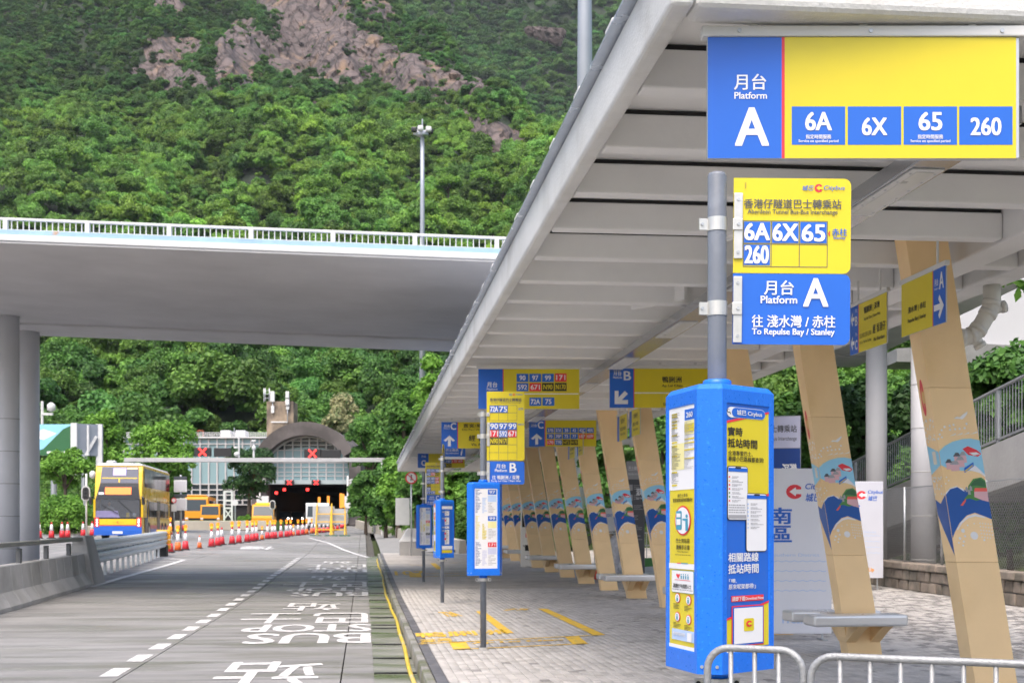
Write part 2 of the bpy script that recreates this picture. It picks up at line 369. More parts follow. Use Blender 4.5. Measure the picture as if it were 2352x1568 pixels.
def brick_mat():
    m = mat('paving_brick', (.455, .435, .415), .62, 0, .13, 5, .15, 60, coords='World', col2=(.355, .34, .32), c2=(.5, .66))
    nt = m.node_tree; N = nt.nodes; L = nt.links; b = N['Principled BSDF']
    at_ = N.new('ShaderNodeAttribute'); at_.attribute_name = 'tone'
    oi = N.new('ShaderNodeAttribute'); oi.attribute_type = 'OBJECT'; oi.attribute_name = 'tone'
    ad = N.new('ShaderNodeMath'); ad.operation = 'MAXIMUM'; L.new(at_.outputs['Fac'], ad.inputs[0]); L.new(oi.outputs['Fac'], ad.inputs[1])
    src = b.inputs['Base Color'].links[0].from_socket
    vm = N.new('ShaderNodeVectorMath'); vm.operation = 'SCALE'; L.new(src, vm.inputs[0]); L.new(ad.outputs[0], vm.inputs['Scale']); L.new(vm.outputs[0], b.inputs['Base Color'])
    return m
BRICKM = brick_mat()
def brick_shape(lx, ly, h=.03, c=.006):
    X, Y = lx / 2, ly / 2
    v = [(-X, -Y, -h), (X, -Y, -h), (X, Y, -h), (-X, Y, -h), (-X, -Y, -c), (X, -Y, -c), (X, Y, -c), (-X, Y, -c), (-X + c, -Y + c, 0), (X - c, -Y + c, 0), (X - c, Y - c, 0), (-X + c, Y - c, 0)]
    f = [(8, 9, 10, 11)]
    for a in (0, 4):
        for k in range(4): f.append((a + k, a + (k + 1) % 4, a + 4 + (k + 1) % 4, a + 4 + k))
    return v, f
bv, bf = brick_shape(.097, .196)
bme = bpy.data.meshes.new('brick'); bme.from_pydata(bv, [], bf); bme.materials.append(BRICKM)
bva = np.array(bv); rest_v = []; rest_f = []; tones = []; cand = []
rg = random.Random(11)
j = 0; x = .877
while x < 11.2:
    yy = 8.0 + (.1 if j % 2 else 0)
    while yy < 33.0:
        # visible part only (a wedge round the view, wide enough for a step to the side)
        if x < 2.2 + .42 * yy and (x < 10.6 + .05 * yy):
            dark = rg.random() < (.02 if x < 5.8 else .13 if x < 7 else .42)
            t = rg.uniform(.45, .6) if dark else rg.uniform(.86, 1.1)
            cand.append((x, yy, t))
        yy += .2
    x += .1; j += 1
def seen(c):
    p = Vector((c[0], c[1])); d = p.x * SA + p.y * CA; r = p.x * CA - p.y * SA
    return -.375 < r / d < .375 and d > 13.4
vis = sorted([c for c in cand if seen(c)], key=lambda c: c[1])[:300]
vset = set(vis)
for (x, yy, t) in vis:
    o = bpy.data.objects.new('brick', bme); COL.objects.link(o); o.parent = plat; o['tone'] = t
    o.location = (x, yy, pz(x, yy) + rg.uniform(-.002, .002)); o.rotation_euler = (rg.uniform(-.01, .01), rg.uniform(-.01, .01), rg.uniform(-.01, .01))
rest = [c for c in cand if c not in vset]
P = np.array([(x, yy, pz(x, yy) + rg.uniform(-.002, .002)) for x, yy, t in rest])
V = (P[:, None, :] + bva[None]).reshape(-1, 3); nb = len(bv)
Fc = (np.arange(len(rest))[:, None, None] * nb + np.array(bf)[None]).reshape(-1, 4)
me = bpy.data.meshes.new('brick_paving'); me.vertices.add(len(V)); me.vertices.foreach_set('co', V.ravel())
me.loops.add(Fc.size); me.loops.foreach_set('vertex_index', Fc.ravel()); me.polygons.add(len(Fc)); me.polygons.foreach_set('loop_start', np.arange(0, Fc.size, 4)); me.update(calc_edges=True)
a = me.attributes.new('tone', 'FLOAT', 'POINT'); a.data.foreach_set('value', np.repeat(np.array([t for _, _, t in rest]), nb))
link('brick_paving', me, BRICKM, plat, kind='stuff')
# yellow queue markings on the platform
def pl(pts, name='queue_line', wd=.1, m=YPAINT): return stripe(pts, wd, m, name, plat, pz, .006)
def pg(x, y):   # photo pixel on platform -> X, Y
    d = 1.486 * F / (y - HY); p = at(x, y, d); return (p.x, p.y)
def px8(x, y): return pg(823.2 + x * .3, 1176 + y * .3)
pl([px8(1410, 738), px8(1845, 940)], wd=.17); pl([px8(930, 758), px8(1150, 925)], wd=.15)
pl([px8(470, 1008), px8(1840, 940)], wd=.08); pl([px8(760, 1050), px8(1735, 1006)], wd=.08)
pl([px8(755, 990), px8(795, 1050)], wd=.22); pl([px8(1630, 950), px8(1700, 1008)], wd=.2)
def plat_text(t, a, b, c, d):   # corners in zoom pixels: left-bottom, right-bottom, left-top
    v, f, mx = glyphs(t); A = Vector(px8(*a)); B = Vector(px8(*b)); C = Vector(px8(*c)); mb = MB()
    for k, e in enumerate((-.012, .012)):
        q = []
        for p in v:
            w_ = A + (B - A) * (p[0] / mx[0]) + (C - A) * (p[1] / mx[1]); q.append((w_.x + e, w_.y, pz(w_.x, w_.y) + .006 + .0005 * k))
        mb.add(q, f)
    mb.build('queue_lettering', YPAINT, plat)
plat_text('鴨脷洲', (455, 962), (1150, 930), (440, 925), 0)
plat_text('深灣', (480, 1000), (720, 985), (470, 975), 0)
plat_text('72A', (690, 800), (800, 795), (610, 765), 0)
plat_text('Ap Lei Chau', (870, 1012), (1560, 985), (880, 995), 0)
plat_text('75', (1100, 755), (1290, 750), (1130, 740), 0)
pl([px8(285, 505), px8(885, 500)], wd=.12); pl([px8(420, 525), px8(890, 512)], wd=.12); pl([px8(570, 440), px8(625, 478)], wd=.2); pl([px8(390, 450), px8(500, 452)], wd=.1); pl([px8(700, 438), px8(785, 436)], wd=.1)
pl([px8(430, 500), px8(440, 525)], wd=.35)
plat_text('107', (285, 515), (520, 512), (275, 490), 0)
# ================================================================ canopy over the platform
CANM = mat('canopy_paint', (.78, .775, .765), .5, 0, .06, 1.2, .06, 25, coords='World')
FASM = mat('canopy_edge_paint', (.66, .66, .645), .45, 0, .1, 2.5, .3, 45, coords='World', col2=(.5, .49, .46), c2=(.5, .75))
GAPSHADE = mat('gap_shade_black', (.01, .01, .01), .5)  # near-black colour for the painted shadow gap over the ribs
can = thing('platform_canopy', 'long pale grey steel canopy with cross ribs roofing the bus platform', 'canopy', (4, 30, 0))
def cp(name, mb, m, **k):
    mb.v = [(x - 4, y - 30, z) for x, y, z in mb.v]; return mb.build(name, m, can, **k)
ZB = 4.146; YF, YE = 6.42, 60.0
cp('edge_beam', MB().box(1.462, 1.58, YF, YE, ZB, ZB + .35), FASM, bevel=.03, seg=3)
cp('edge_beam', MB().box(6.26, 6.6, YF, YE, ZB + .003, ZB + .3), FASM, bevel=.03, seg=3)
cp('end_beam', MB().box(1.583, 6.257, YF + .003, YF + .25, ZB - .003, ZB + .345), FASM, bevel=.045, seg=3)
cp('end_beam', MB().box(1.583, 6.257, YE - .2, YE - .003, ZB - .003, ZB + .345), FASM, bevel=.03)
cp('main_beam', MB().box(5.51, 5.86, YF + .26, YE - .21, ZB - .02, ZB + .3), CANM, bevel=.02)
cp('roof_deck', MB().box(1.59, 6.25, YF + .26, YE - .21, ZB + .262, ZB + .32), CANM)
cp('roof_sheet', MB().box(1.40, 6.66, YF - .03, YE + .03, ZB + .352, ZB + .37), mat('roof_sheet', (.45, .5, .58), .25, .3, .1, 3))
yy = 7.82; k = 0
rib = MB().box(1.58 - 4, 5.505 - 4, -.17, 0, 0, .225)
rib0 = None; rib1 = None; sea = None
clip = MB().box(-.03, .03, -.11, .11, 0, .05)
while yy < YE - .5:
    if rib0 is None:
        rib0 = rib.build('cross_rib', CANM, can, bevel=.012); rib0.location = (0, yy - 30, ZB + .002)
        rib1 = MB().box(5.865 - 4, 6.255 - 4, -.17, 0, 0, .225).build('cross_rib', CANM, can, bevel=.012); rib1.location = (0, yy - 30, ZB + .002)
        sea = MB().box(1.585 - 4, 5.5 - 4, -.15, -.02, .229, .2585).build('gap_shade_strip', GAPSHADE, can); sea.location = (0, yy - 30, ZB)  # black strip stands in for the shadow gap between rib and deck
        clp = clip.build('roof_clip', WPAINT, can, bevel=.012); clp.location = (1.44 - 4, yy - 30, ZB + .371)
    else:
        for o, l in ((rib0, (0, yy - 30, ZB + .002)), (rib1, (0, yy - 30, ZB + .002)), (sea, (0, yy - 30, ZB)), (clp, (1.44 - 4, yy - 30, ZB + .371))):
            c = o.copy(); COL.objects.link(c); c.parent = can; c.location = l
    yy += 1.22; k += 1
# stiffener brackets beside the light trough, the trough and its fittings
tro = cp('light_trough', MB().box(3.54, 3.82, 7.6, YE - .6, 3.995, 4.105), mat('trough_steel', (.42, .43, .45), .22, .9, .08, 2, .06, 5, coords='World'), bevel=.006)
yy = 8.6
while yy < YE - 2:
    f = cp('light_fitting', MB().box(3.57, 3.79, yy, yy + 1.3, 3.985, 3.994), WPAINT, bevel=.002)
    mb = MB().box(3.62, 3.74, yy + .06, yy + 1.24, 3.981, 3.9848); mb.v = [(x - 4, y - 30, z) for x, y, z in mb.v]
    mb.build('diffuser', mat('diffuser', (.55, .55, .52), .3), f)
    if yy < 16:
        for q in range(6):
            for xx in (3.595, 3.765):
                mb = MB().cbox((xx - 4, yy + .1 + q * .22 - 30, 3.983), .014, .014, .004); mb.build('screw', STEEL, f)
    yy += 3.32
yy = 7.735
while yy < YE - 1:
    cp('trough_hanger', MB().box(3.60, 3.76, yy - .02, yy + .02, 4.106, ZB + .001), CANM); yy += 1.22
for yy in (8.2, 11.9, 15.6):
    cp('stiffener', MB().bar((3.1, yy, ZB + .13), (3.55, yy - .75, ZB + .13), .05, .2), CANM)
# ---------------------------------------------------------------- tan columns with beach artwork
TAN = mat('tan_cladding', (.88, .63, .34), .55, 0, .06, 1.5, .03, 20, objrand=.05, col2=(.78, .53, .25), c2=(.5, .72))
LEAN = -.164
def make_column(i, Y):
    t = thing('canopy_column', 'tan clad leaning canopy column with beach and island artwork, ' + ('nearest the camera' if i == 0 else ordw(i) + ' from the front'), 'column', (5.8, Y, pz(5.8, Y)), 0, 'tan columns in a row under the canopy')
    H = ZB + .255 - pz(5.8, Y); w2, d2 = .2025, .125
    sec = ((-w2, -d2), (w2, -d2), (w2, d2), (-w2, d2))
    for z0, z1 in ((0, 1.18), (1.182, 2.78), (2.782, H)):
        MB().hexa([(x + LEAN * z0, y_, z0) for x, y_ in sec] + [(x + LEAN * z1, y_, z1) for x, y_ in sec]).build('cladding', TAN, t, bevel=.004)
    V = lambda v: 300 - v * 100
    P = Print(t, (0, 0, 100, 300), .405, 3.0, (-w2, -d2, 0), (1, 0, 0), (LEAN, 0, 1), (0, -1, 0), join=True)
    def pol(pts, col, lay): P.poly([(u, V(v)) for u, v in pts], col, lay, 'artwork_' + {'skyblue': 'sky', 'sea': 'sea', 'white': 'foam', 'red': 'boat', 'green': 'hill', 'dkgreen': 'trees', 'grey': 'roofs', 'pink': 'houses', 'coral': 'lobster', 'blue': 'bus', 'yellow': 'bus_stripe', 'sand': 'sand', 'dgrey': 'roofs_dark'}[col])
    pol([(0, 2.07), (10, 2.05), (30, 2.02), (70, 2.02), (100, 1.99), (100, 2.30), (80, 2.315), (60, 2.31), (35, 2.285), (15, 2.245), (0, 2.195)], 'skyblue', 1)
    pol([(62, 2.03), (80, 2.07), (100, 1.985), (100, 1.965), (88, 2.0)], 'white', 2)
    # village, boat, bus
    for (u0, u1, v0, v1, c1, c2) in ((12, 26, 2.03, 2.09, 'pink', 'dgrey'), (22, 42, 2.015, 2.075, 'pink', 'grey'), (38, 55, 2.05, 2.115, 'pink', 'grey'), (33, 48, 2.10, 2.15, 'pink', 'dgrey'), (48, 62, 2.09, 2.16, 'pink', 'grey')):
        pol([(u0, v0), (u1, v0 + .005), (u1, v1), (u0, v1)], c1, 2); pol([(u0 - 2, v1), (u1 + 1, v1 + .003), (u1 - 3, v1 + .035), (u0 + 5, v1 + .035)], c2, 3)
    pol([(56, 2.22), (70, 2.245), (90, 2.21), (102 if 0 else 99, 2.175), (90, 2.15), (68, 2.165)], 'red', 2); pol([(70, 2.185), (88, 2.19), (96, 2.172), (80, 2.16)], 'white', 3)
    pol([(52, 2.0), (76, 2.06), (77, 2.10), (53, 2.045)], 'blue', 4); pol([(54, 2.01), (74, 2.065), (74, 2.075), (54, 2.022)], 'yellow', 5)
    # sea
    pol([(0, 1.40), (0, 1.80), (12, 1.85), (30, 1.87), (42, 1.85), (60, 1.82), (100, 1.80), (100, 1.575), (85, 1.60), (62, 1.635), (42, 1.61), (22, 1.54), (8, 1.46)], 'sea', 1)
    pol([(30, 1.87), (42, 1.858), (46, 1.83), (42, 1.835), (34, 1.86)], 'white', 2)
    pol([(0, 1.80), (12, 1.85), (30, 1.87), (30, 1.88), (12, 1.86), (0, 1.815)], 'white', 2)
    pol([(40, 1.755), (52, 1.80), (56, 1.88), (70, 1.945), (90, 1.96), (99, 1.93), (99, 1.77), (70, 1.745), (55, 1.765)], 'green', 2)
    pol([(60, 1.88), (72, 1.93), (86, 1.95), (97, 1.92), (97, 1.87), (78, 1.885)], 'dkgreen', 3)
    pol([(66, 1.78), (68, 1.83), (99, 1.835), (99, 1.735), (84, 1.75)], 'pink', 4); pol([(67, 1.83), (71, 1.862), (99, 1.862), (99, 1.83)], 'coral', 5)
    for (a, b) in ((48, 1.845), (53, 1.82), (58, 1.855)): pol([(a, b - .02), (a + 6, b - .018), (a + 6, b + .015), (a + 3, b + .03), (a, b + .015)], 'grey', 4)
    pol([(30, 1.70), (38, 1.735), (46, 1.765), (44, 1.735), (36, 1.70)], 'coral', 3)
    # sand spit with foam line and dots
    pol([(12, 1.475), (26, 1.555), (44, 1.605), (62, 1.622), (80, 1.605), (88, 1.588), (80, 1.59), (62, 1.602), (44, 1.585), (28, 1.54), (16, 1.48)], 'white', 2)
    def dot(u, v, r): P.disc(u, V(v), r, 'white', 2, 14, 'artwork_dots', ry=r * .405)
    dot(52, 1.425, 9); dot(27, 1.47, 4.5); dot(17, 1.40, 3); dot(30, 1.42, 2.4); dot(25, 1.37, 2.4); dot(13, 1.36, 2); dot(22, 1.335, 2.2); dot(74, 1.385, 2.4); dot(40, 1.52, 1.8); dot(56, 1.535, 1.6)
    for q in range(5):
        for r_ in range(5 - (q > 3)): dot(70 + q * 6.4, 1.54 - r_ * .032 - q * .003, 1.5)
    for (u, v, r) in ((22, 2.42, 2.6), (34, 2.43, 2.6), (44, 2.44, 2.6), (34, 2.395, 2.4), (46, 2.40, 2.6), (57, 2.405, 2.4), (69, 2.41, 2.6), (75, 2.45, 2.6), (14, 2.39, 2.4), (8, 2.35, 2.4), (3, 2.31, 2.2), (12, 2.325, 2.2), (4, 1.90, 1.6), (12, 1.93, 1.6), (8, 1.96, 1.4)): dot(u, v, r)
    pol([(46, 2.495), (54, 2.515), (62, 2.51), (68, 2.53), (82, 2.565), (80, 2.54), (72, 2.505), (66, 2.49), (60, 2.497)], 'white', 2)
    for q in range(4): pol([(30 + q * 16, 2.335 + q * .006), (46 + q * 16 if q < 3 else 97, 2.35 + q * .006), (46 + q * 16 if q < 3 else 97, 2.362 + q * .006)], 'white', 2)
    P.flush()
    # left side face
    Q = Print(t, (0, 0, 100, 300), .25, 3.0, (-w2, d2, 0), (0, -1, 0), (LEAN, 0, 1), (-1, 0, 0), join=True)
    Q.poly([(4, V(1.99)), (96, V(2.07)), (96, V(2.19)), (4, V(2.26))], 'skyblue', 1, 'artwork_sky')
    Q.poly([(96, V(1.24)), (80, V(1.30)), (60, V(1.38)), (30, V(1.50)), (4, V(1.62)), (4, V(1.76)), (45, V(1.72)), (70, V(1.76)), (96, V(1.80))], 'sea', 1, 'artwork_sea')
    citylogo(Q, 35, V(2.70), 17, 'sand', 1)
    rq = random.Random(5)
    for q in range(26): Q.disc(rq.uniform(10, 90), V(rq.uniform(2.28, 2.5)), 4, 'white', 1, 8, 'artwork_dots', ry=1.1)
    for q in range(20): Q.disc(rq.uniform(10, 90), V(rq.uniform(1.80, 1.97)), 4, 'white', 1, 8, 'artwork_dots', ry=1.1)
    Q.rect(40, V(2.2), 70, V(2.08), 'cream', 2, 'artwork_script')
    Q.flush()
    return t
cols = []
for i in range(15): cols.append(12.14 + 3.32 * i)
colobj = [make_column(0, cols[0])]
for i in range(1, 15):
    c = dup(colobj[0], (5.8, cols[i], pz(5.8, cols[i])), label='tan clad leaning canopy column with beach and island artwork, ' + ordw(i) + ' from the front')
    c.scale = (1, 1, (ZB + .255 - pz(5.8, cols[i])) / (ZB + .255 - pz(5.8, cols[0]))); colobj.append(c)
# ---------------------------------------------------------------- steel benches bolted to every second column
def make_bench(Y, label):
    t = thing('bench', label, 'bench', (5.8, Y, pz(5.8, Y)), 0, 'steel benches on the columns')
    for s in (-1, 1):
        y0, y1 = (-.60, -.20) if s < 0 else (.20, .60)
        m = MB(); m.hexa([(-.78, y0, .385), (.32, y0, .385), (.32, y1, .385), (-.78, y1, .385), (-.78, y0, .515), (.32, y0, .515), (.32, y1, .515), (-.78, y1, .515)])
        m.build('seat_slab', STAINLESS, t, bevel=.03, seg=3)
    br = MB()
    for (xa, xb) in ((-.24, -.12), (.05, .17)):
        br.prism([(xa, -.55, .383), (xa, .55, .383), (xa, .42, .33), (xa, .128, .17), (xa, -.128, .17), (xa, -.42, .33)], (xb - xa, 0, 0))
    br.build('bracket', TAN, t, bevel=.004)
    return t
b0 = make_bench(cols[1], 'steel two-slab bench on the second tan column, nearest the camera')
for n_, i in enumerate((3, 5, 7, 9, 11, 13)):
    dup(b0, (5.8, cols[i], pz(5.8, cols[i])), label='steel two-slab bench on the tan column, ' + ordw(n_ + 1) + ' bench from the front')
# ---------------------------------------------------------------- hanging signs
ALU = mat('sign_aluminium', (.55, .56, .58), .35, .6, .05, 6)
def hang_sign(label, xa, ya, xb, yb, d, w=None):
    """sign whose photo rectangle (display pixels) is given, at camera depth d; returns Empty at bottom-left corner, w, h"""
    a = at(xa, yb, d); wd = (xb - xa) / F * d; h = (yb - ya) / F * d
    t = thing('hanging_sign', label, 'sign', a, -YAW, 'signs hanging from the canopy')
    MB().box(0, wd, .002, .05, 0, h).build('panel', ALU, t, bevel=.004)
    zt = h
    MB().box(-.03, wd + .03, -.015, .065, h + .002, h + .055).build('hanging_rail', WPAINT, t, bevel=.006)
    top = ZB - a.z
    if top > h + .06:
        for q in (.15, .5, .85): MB().box(wd * q - .02, wd * q + .02, .005, .045, h + .056, top).build('hanger', WPAINT, t)
    return t, wd, h
def z7(r): return (911.4 + .2625 * r[0], 823.2 + .2625 * r[1], 911.4 + .2625 * r[2], 823.2 + .2625 * r[3])
def arrow(P, x0, y0, x1, y1, ang, col='white', lay=3):
    cx, cy = (x0 + x1) / 2, (y0 + y1) / 2; hx, hy = (x1 - x0) / 2, (y1 - y0) / 2
    pts = [(0, 1), (.95, .1), (.62, -.12), (.24, .22), (.24, -1), (-.24, -1), (-.24, .22), (-.62, -.12), (-.95, .1)]
    c, s = math.cos(R(ang)), math.sin(R(ang))
    P.poly([(cx + hx * (p * c - q * s), cy - hy * (p * s + q * c)) for p, q in pts], col, lay, 'arrow')
# A: big sign nearest the camera
rA = (415, 230, 2325, 970)
t, wd, h = hang_sign('large blue and yellow hanging sign with white letter A and routes 6A 6X 65 260', 1470 + .375 * 415, .375 * 230, 1470 + .375 * 2325, .375 * 970, 6.78)
for q in (.1, .52, .94): MB().disc_y((wd * q, -.022, h + .028), .011, .008, 8).build('bolt', STEEL, t)
P = Print(t, rA, wd, h)
P.rect(415, 230, 868, 970, 'blue'); P.rect(868, 230, 886, 970, 'red'); P.rect(886, 230, 2303, 970, 'yellow')
P.text('月台', 575, 455, 772, 553, 'white', bold=.03); P.text('Platform', 577, 566, 777, 608, 'white', bold=.05); P.text('A', 580, 660, 790, 895, 'white', bold=.055)
for (x0, s, sub) in ((929, '6A', 1), (1272, '6X', 0), (1614, '65', 1), (1954, '260', 0)):
    P.rect(x0, 654, x0 + 327, 888, 'blue', 2, 'route_tile')
    c = x0 + 163; hw = {'6A': 82, '6X': 78, '65': 73, '260': 95}[s]
    P.text(s, c - hw, 688 if sub else 722, c + hw, 802 if sub else 832, 'white', 4, bold=.06)
    if sub: P.text('指定時間服務', c - 78, 826, c + 78, 853, 'white', 4, bold=.03); P.text('Service on specified period', c - 122, 857, c + 122, 879, 'white', 4, bold=.03)
P.flush()
# B: route sign
r = (713, 92, 1597, 440)
t, wd, h = hang_sign('blue and yellow hanging sign with tiles 90 97 99 171 above platform B post', *z7(r), 21)
P = Print(t, r, wd, h); P.rect(713, 92, 928, 440, 'blue'); P.rect(928, 92, 935, 440, 'red'); P.rect(935, 92, 1597, 440, 'yellow'); P.rect(935, 304, 1590, 313, 'white', 2, 'divider')
P.text('月台', 788, 205, 880, 252, 'white', bold=.04); P.text('Platform', 788, 258, 882, 276, 'white', bold=.05); P.text('B', 800, 310, 870, 415, 'white', bold=.05)
def tiles(P, items, w, h, name='route_tile'):
    for (x, y, s, c) in items:
        P.rect(x, y, x + w, y + h, c, 2, name); n = len(s); ww = min(w * .84, w * (.26 * n if n < 4 else .84))
        P.text(s, x + w / 2 - ww / 2, y + h * .2, x + w / 2 + ww / 2, y + h * .8, 'yellow' if c == 'black' else 'white', 4, bold=.05)
tiles(P, [(1048, 133, '90', 'blue'), (1160, 133, '97', 'blue'), (1271, 133, '99', 'blue'), (1383, 130, '171', 'red'), (1048, 214, '592', 'blue'), (1160, 214, '671', 'red'), (1271, 213, 'N90', 'black'), (1383, 212, 'N170', 'black'), (1161, 341, '72A', 'blue'), (1275, 340, '75', 'blue')], 103, 72)
P.flush()
# B: direction sign
r = (1862, 88, 2746, 430)
t, wd, h = hang_sign('blue and yellow hanging sign with letter B and white arrow pointing down left', *z7(r), 20.6)
P = Print(t, r, wd, h); P.rect(1862, 88, 2072, 430, 'blue'); P.rect(2072, 88, 2079, 430, 'red'); P.rect(2079, 88, 2746, 430, 'yellow'); P.rect(2079, 296, 2746, 305, 'white', 2, 'divider')
P.text('月台', 1895, 112, 1965, 150, 'white', bold=.04); P.text('Platform', 1893, 156, 1970, 174, 'white', bold=.05); P.text('B', 1985, 110, 2050, 190, 'white', bold=.05)
P.poly([(1906, 282), (1940, 282), (1940, 340), (1995, 282), (2022, 308), (1968, 362), (2022, 362), (2022, 398), (1906, 398)], 'white', 3, 'arrow')
P.text('鴨脷洲', 2323, 157, 2491, 211, 'black', bold=.03); P.text('Ap Lei Chau', 2319, 226, 2500, 254, 'black', bold=.04); P.text('深灣', 2355, 320, 2468, 374, 'black', bold=.03); P.text('Sham Wan', 2330, 386, 2490, 412, 'black', bold=.04); P.flush()
# C: direction sign left
r = (390, 555, 989, 785)
t, wd, h = hang_sign('blue and yellow hanging sign with letter C and up arrow beside platform B post', *z7(r), 31)
P = Print(t, r, wd, h); P.rect(390, 555, 531, 785, 'blue'); P.rect(531, 555, 537, 785, 'red'); P.rect(537, 555, 989, 785, 'yellow')
P.text('月台', 412, 577, 465, 602, 'white', bold=.04); P.text('Platform', 412, 605, 465, 616, 'white'); P.text('C', 470, 562, 520, 622, 'white', bold=.05); arrow(P, 408, 672, 512, 767, 0)
P.text('置富/華富', 583, 570, 790, 603, 'black', bold=.03); P.text('Chi Fu / Wah Fu', 570, 612, 800, 629, 'black', bold=.03); P.text('經 香港仔', 630, 668, 890, 722, 'black', bold=.04); P.text('Via Aberdeen', 650, 738, 860, 764, 'black', bold=.04); P.flush()
# C: route grid
r = (1157, 540, 1745, 768)
t, wd, h = hang_sign('blue and yellow hanging sign with letter C, up arrow and grid of routes', *z7(r), 31.2)
P = Print(t, r, wd, h); P.rect(1157, 540, 1295, 768, 'blue'); P.rect(1295, 540, 1301, 768, 'red'); P.rect(1301, 540, 1745, 768, 'yellow')
P.text('月台', 1174, 574, 1226, 598, 'white', bold=.04); P.text('C', 1233, 550, 1283, 612, 'white', bold=.05); arrow(P, 1172, 655, 1276, 752, 0)
it = []
for j, row in enumerate((('37B', '37X', '38', '42', '42C', '48X'), ('70', '70P', '72', '77', '107', '107P'), ('170', '770', 'N72', 'N170'))):
    for i, s in enumerate(row): it.append((1313 + 69.5 * i, 605 + 52.5 * j, s, 'red' if s[:2] in ('10', '17') else 'black' if s[0] == 'N' else 'blue'))
tiles(P, it, 63, 45); P.flush()
# bus information
r = (420, 785, 600, 880)
t, wd, h = hang_sign('small blue bus information sign with white letter i', *z7(r), 36)
P = Print(t, r, wd, h); P.rect(420, 785, 600, 858, 'blue'); P.rect(420, 858, 600, 880, 'white'); P.text('巴士資訊', 430, 790, 540, 813, 'white', bold=.03); P.text('Bus Information', 430, 820, 540, 833, 'white', bold=.03); P.text('i', 558, 790, 578, 845, 'white', bold=.06, shear=.2); P.flush()
# C: far sign
r = (183, 800, 595, 955)
t, wd, h = hang_sign('farthest hanging sign with blue letter C panel and red and black route tiles', *z7(r), 46)
P = Print(t, r, wd, h); P.rect(183, 800, 278, 955, 'blue'); P.rect(278, 800, 595, 955, 'yellow'); P.text('月台', 215, 845, 255, 865, 'white', bold=.04); P.text('C', 215, 888, 252, 936, 'white', bold=.05)
tiles(P, [(430, 880, '107', 'blue'), (482, 880, '170', 'red'), (532, 880, '107P', 'red'), (380, 880, '77', 'blue'), (430, 917, 'N72', 'black'), (380, 917, '770', 'blue')], 48, 33); P.flush()
# signs hung lengthways along the column row (they face the road side)
def side_sign(label, xfar, xnear, X=4.97, top=2.262, hh=.485):
    df, dn = dX(xfar, X), dX(xnear, X); yf = at(xfar, HY, df).y; yn = at(xnear, HY, dn).y
    t = thing('direction_sign', label, 'sign', (X, yf, CZ + top - hh), 0, 'direction signs hung along the column row')
    L = yf - yn
    MB().box(.002, .014, -L, 0, 0, hh).build('panel', ALU, t, bevel=.003)
    MB().box(-.012, .03, -L - .02, .03, hh + .002, hh + .045).build('hanging_rail', WPAINT, t, bevel=.006)
    for q in (.2, .8): MB().box(.005, .02, -L * q - .01, -L * q + .01, hh + .046, ZB - (CZ + top - hh)).build('hanger', WPAINT, t)
    return t, L, Print(t, (0, 0, 100, 100), L, hh, (0, 0, 0), (0, -1, 0), (0, 0, 1), (-1, 0, 0))
t, L, P = side_sign('yellow hanging direction sign with blue letter A end and right arrow', 2071, 2172)
P.rect(0, 0, 72, 100, 'yellow'); P.rect(72, 0, 73.5, 100, 'red'); P.rect(73.5, 0, 100, 100, 'blue'); P.text('月台', 77, 17, 85, 30, 'white', bold=.03); P.text('Platform', 77, 33, 86, 37, 'white'); P.text('A', 87, 8, 97, 38, 'white', bold=.05); arrow(P, 76, 46, 97, 92, -90)
P.text('淺水灣 | 赤柱', 16, 48, 58, 62, 'black', bold=.03); P.text('Repulse Bay | Stanley', 16, 70, 58, 80, 'black', bold=.03); P.flush()
t, L, P = side_sign('yellow hanging direction sign with blue B and C end and left arrows', 1953, 2037)
P.rect(25, 0, 100, 100, 'yellow'); P.rect(23.5, 0, 25, 100, 'red'); P.rect(0, 0, 23.5, 100, 'blue')
for q in (0, 50):
    arrow(P, 3, 10 + q, 13, 42 + q, 90); P.text('月台', 15, 6 + q, 21, 14 + q, 'white'); P.text('BC'[q > 0], 15, 22 + q, 21.5, 42 + q, 'white', bold=.05)
P.text('鴨脷洲 | 深灣', 40, 10, 82, 26, 'black', bold=.03); P.text('Ap Lei Chau | Sham Wan', 40, 32, 84, 40, 'black', bold=.03); P.text('經 香港仔', 64, 54, 97, 72, 'black', bold=.03); P.text('Via Aberdeen', 66, 80, 95, 88, 'black', bold=.03)
P.text('置富 華富 田灣 石排灣', 28, 62, 60, 72, 'black'); P.text('Chi Fu / Wah Fu / Tin Wan', 28, 78, 60, 84, 'black'); P.flush()
for lb, a, b, tp in (('small yellow lengthways sign right of the B arrow sign', 1418, 1440, 2.2), ('small yellow lengthways sign between tan columns behind the B arrow sign', 1446, 1470, 2.2), ('far small yellow lengthways sign under the C route grid, left one', 1305, 1320, 2.18), ('far small yellow lengthways sign under the C route grid, right one', 1325, 1339, 2.18)):
    t, L, P = side_sign(lb, a, b, 4.97, tp)
    P.rect(22, 0, 100, 100, 'yellow'); P.rect(0, 0, 22, 100, 'blue'); P.text('香港仔', 40, 14, 80, 34, 'black', bold=.03); P.text('置富 華富', 34, 48, 86, 62, 'black', bold=.03); P.text('Aberdeen', 36, 70, 84, 80, 'black', bold=.03); P.flush()
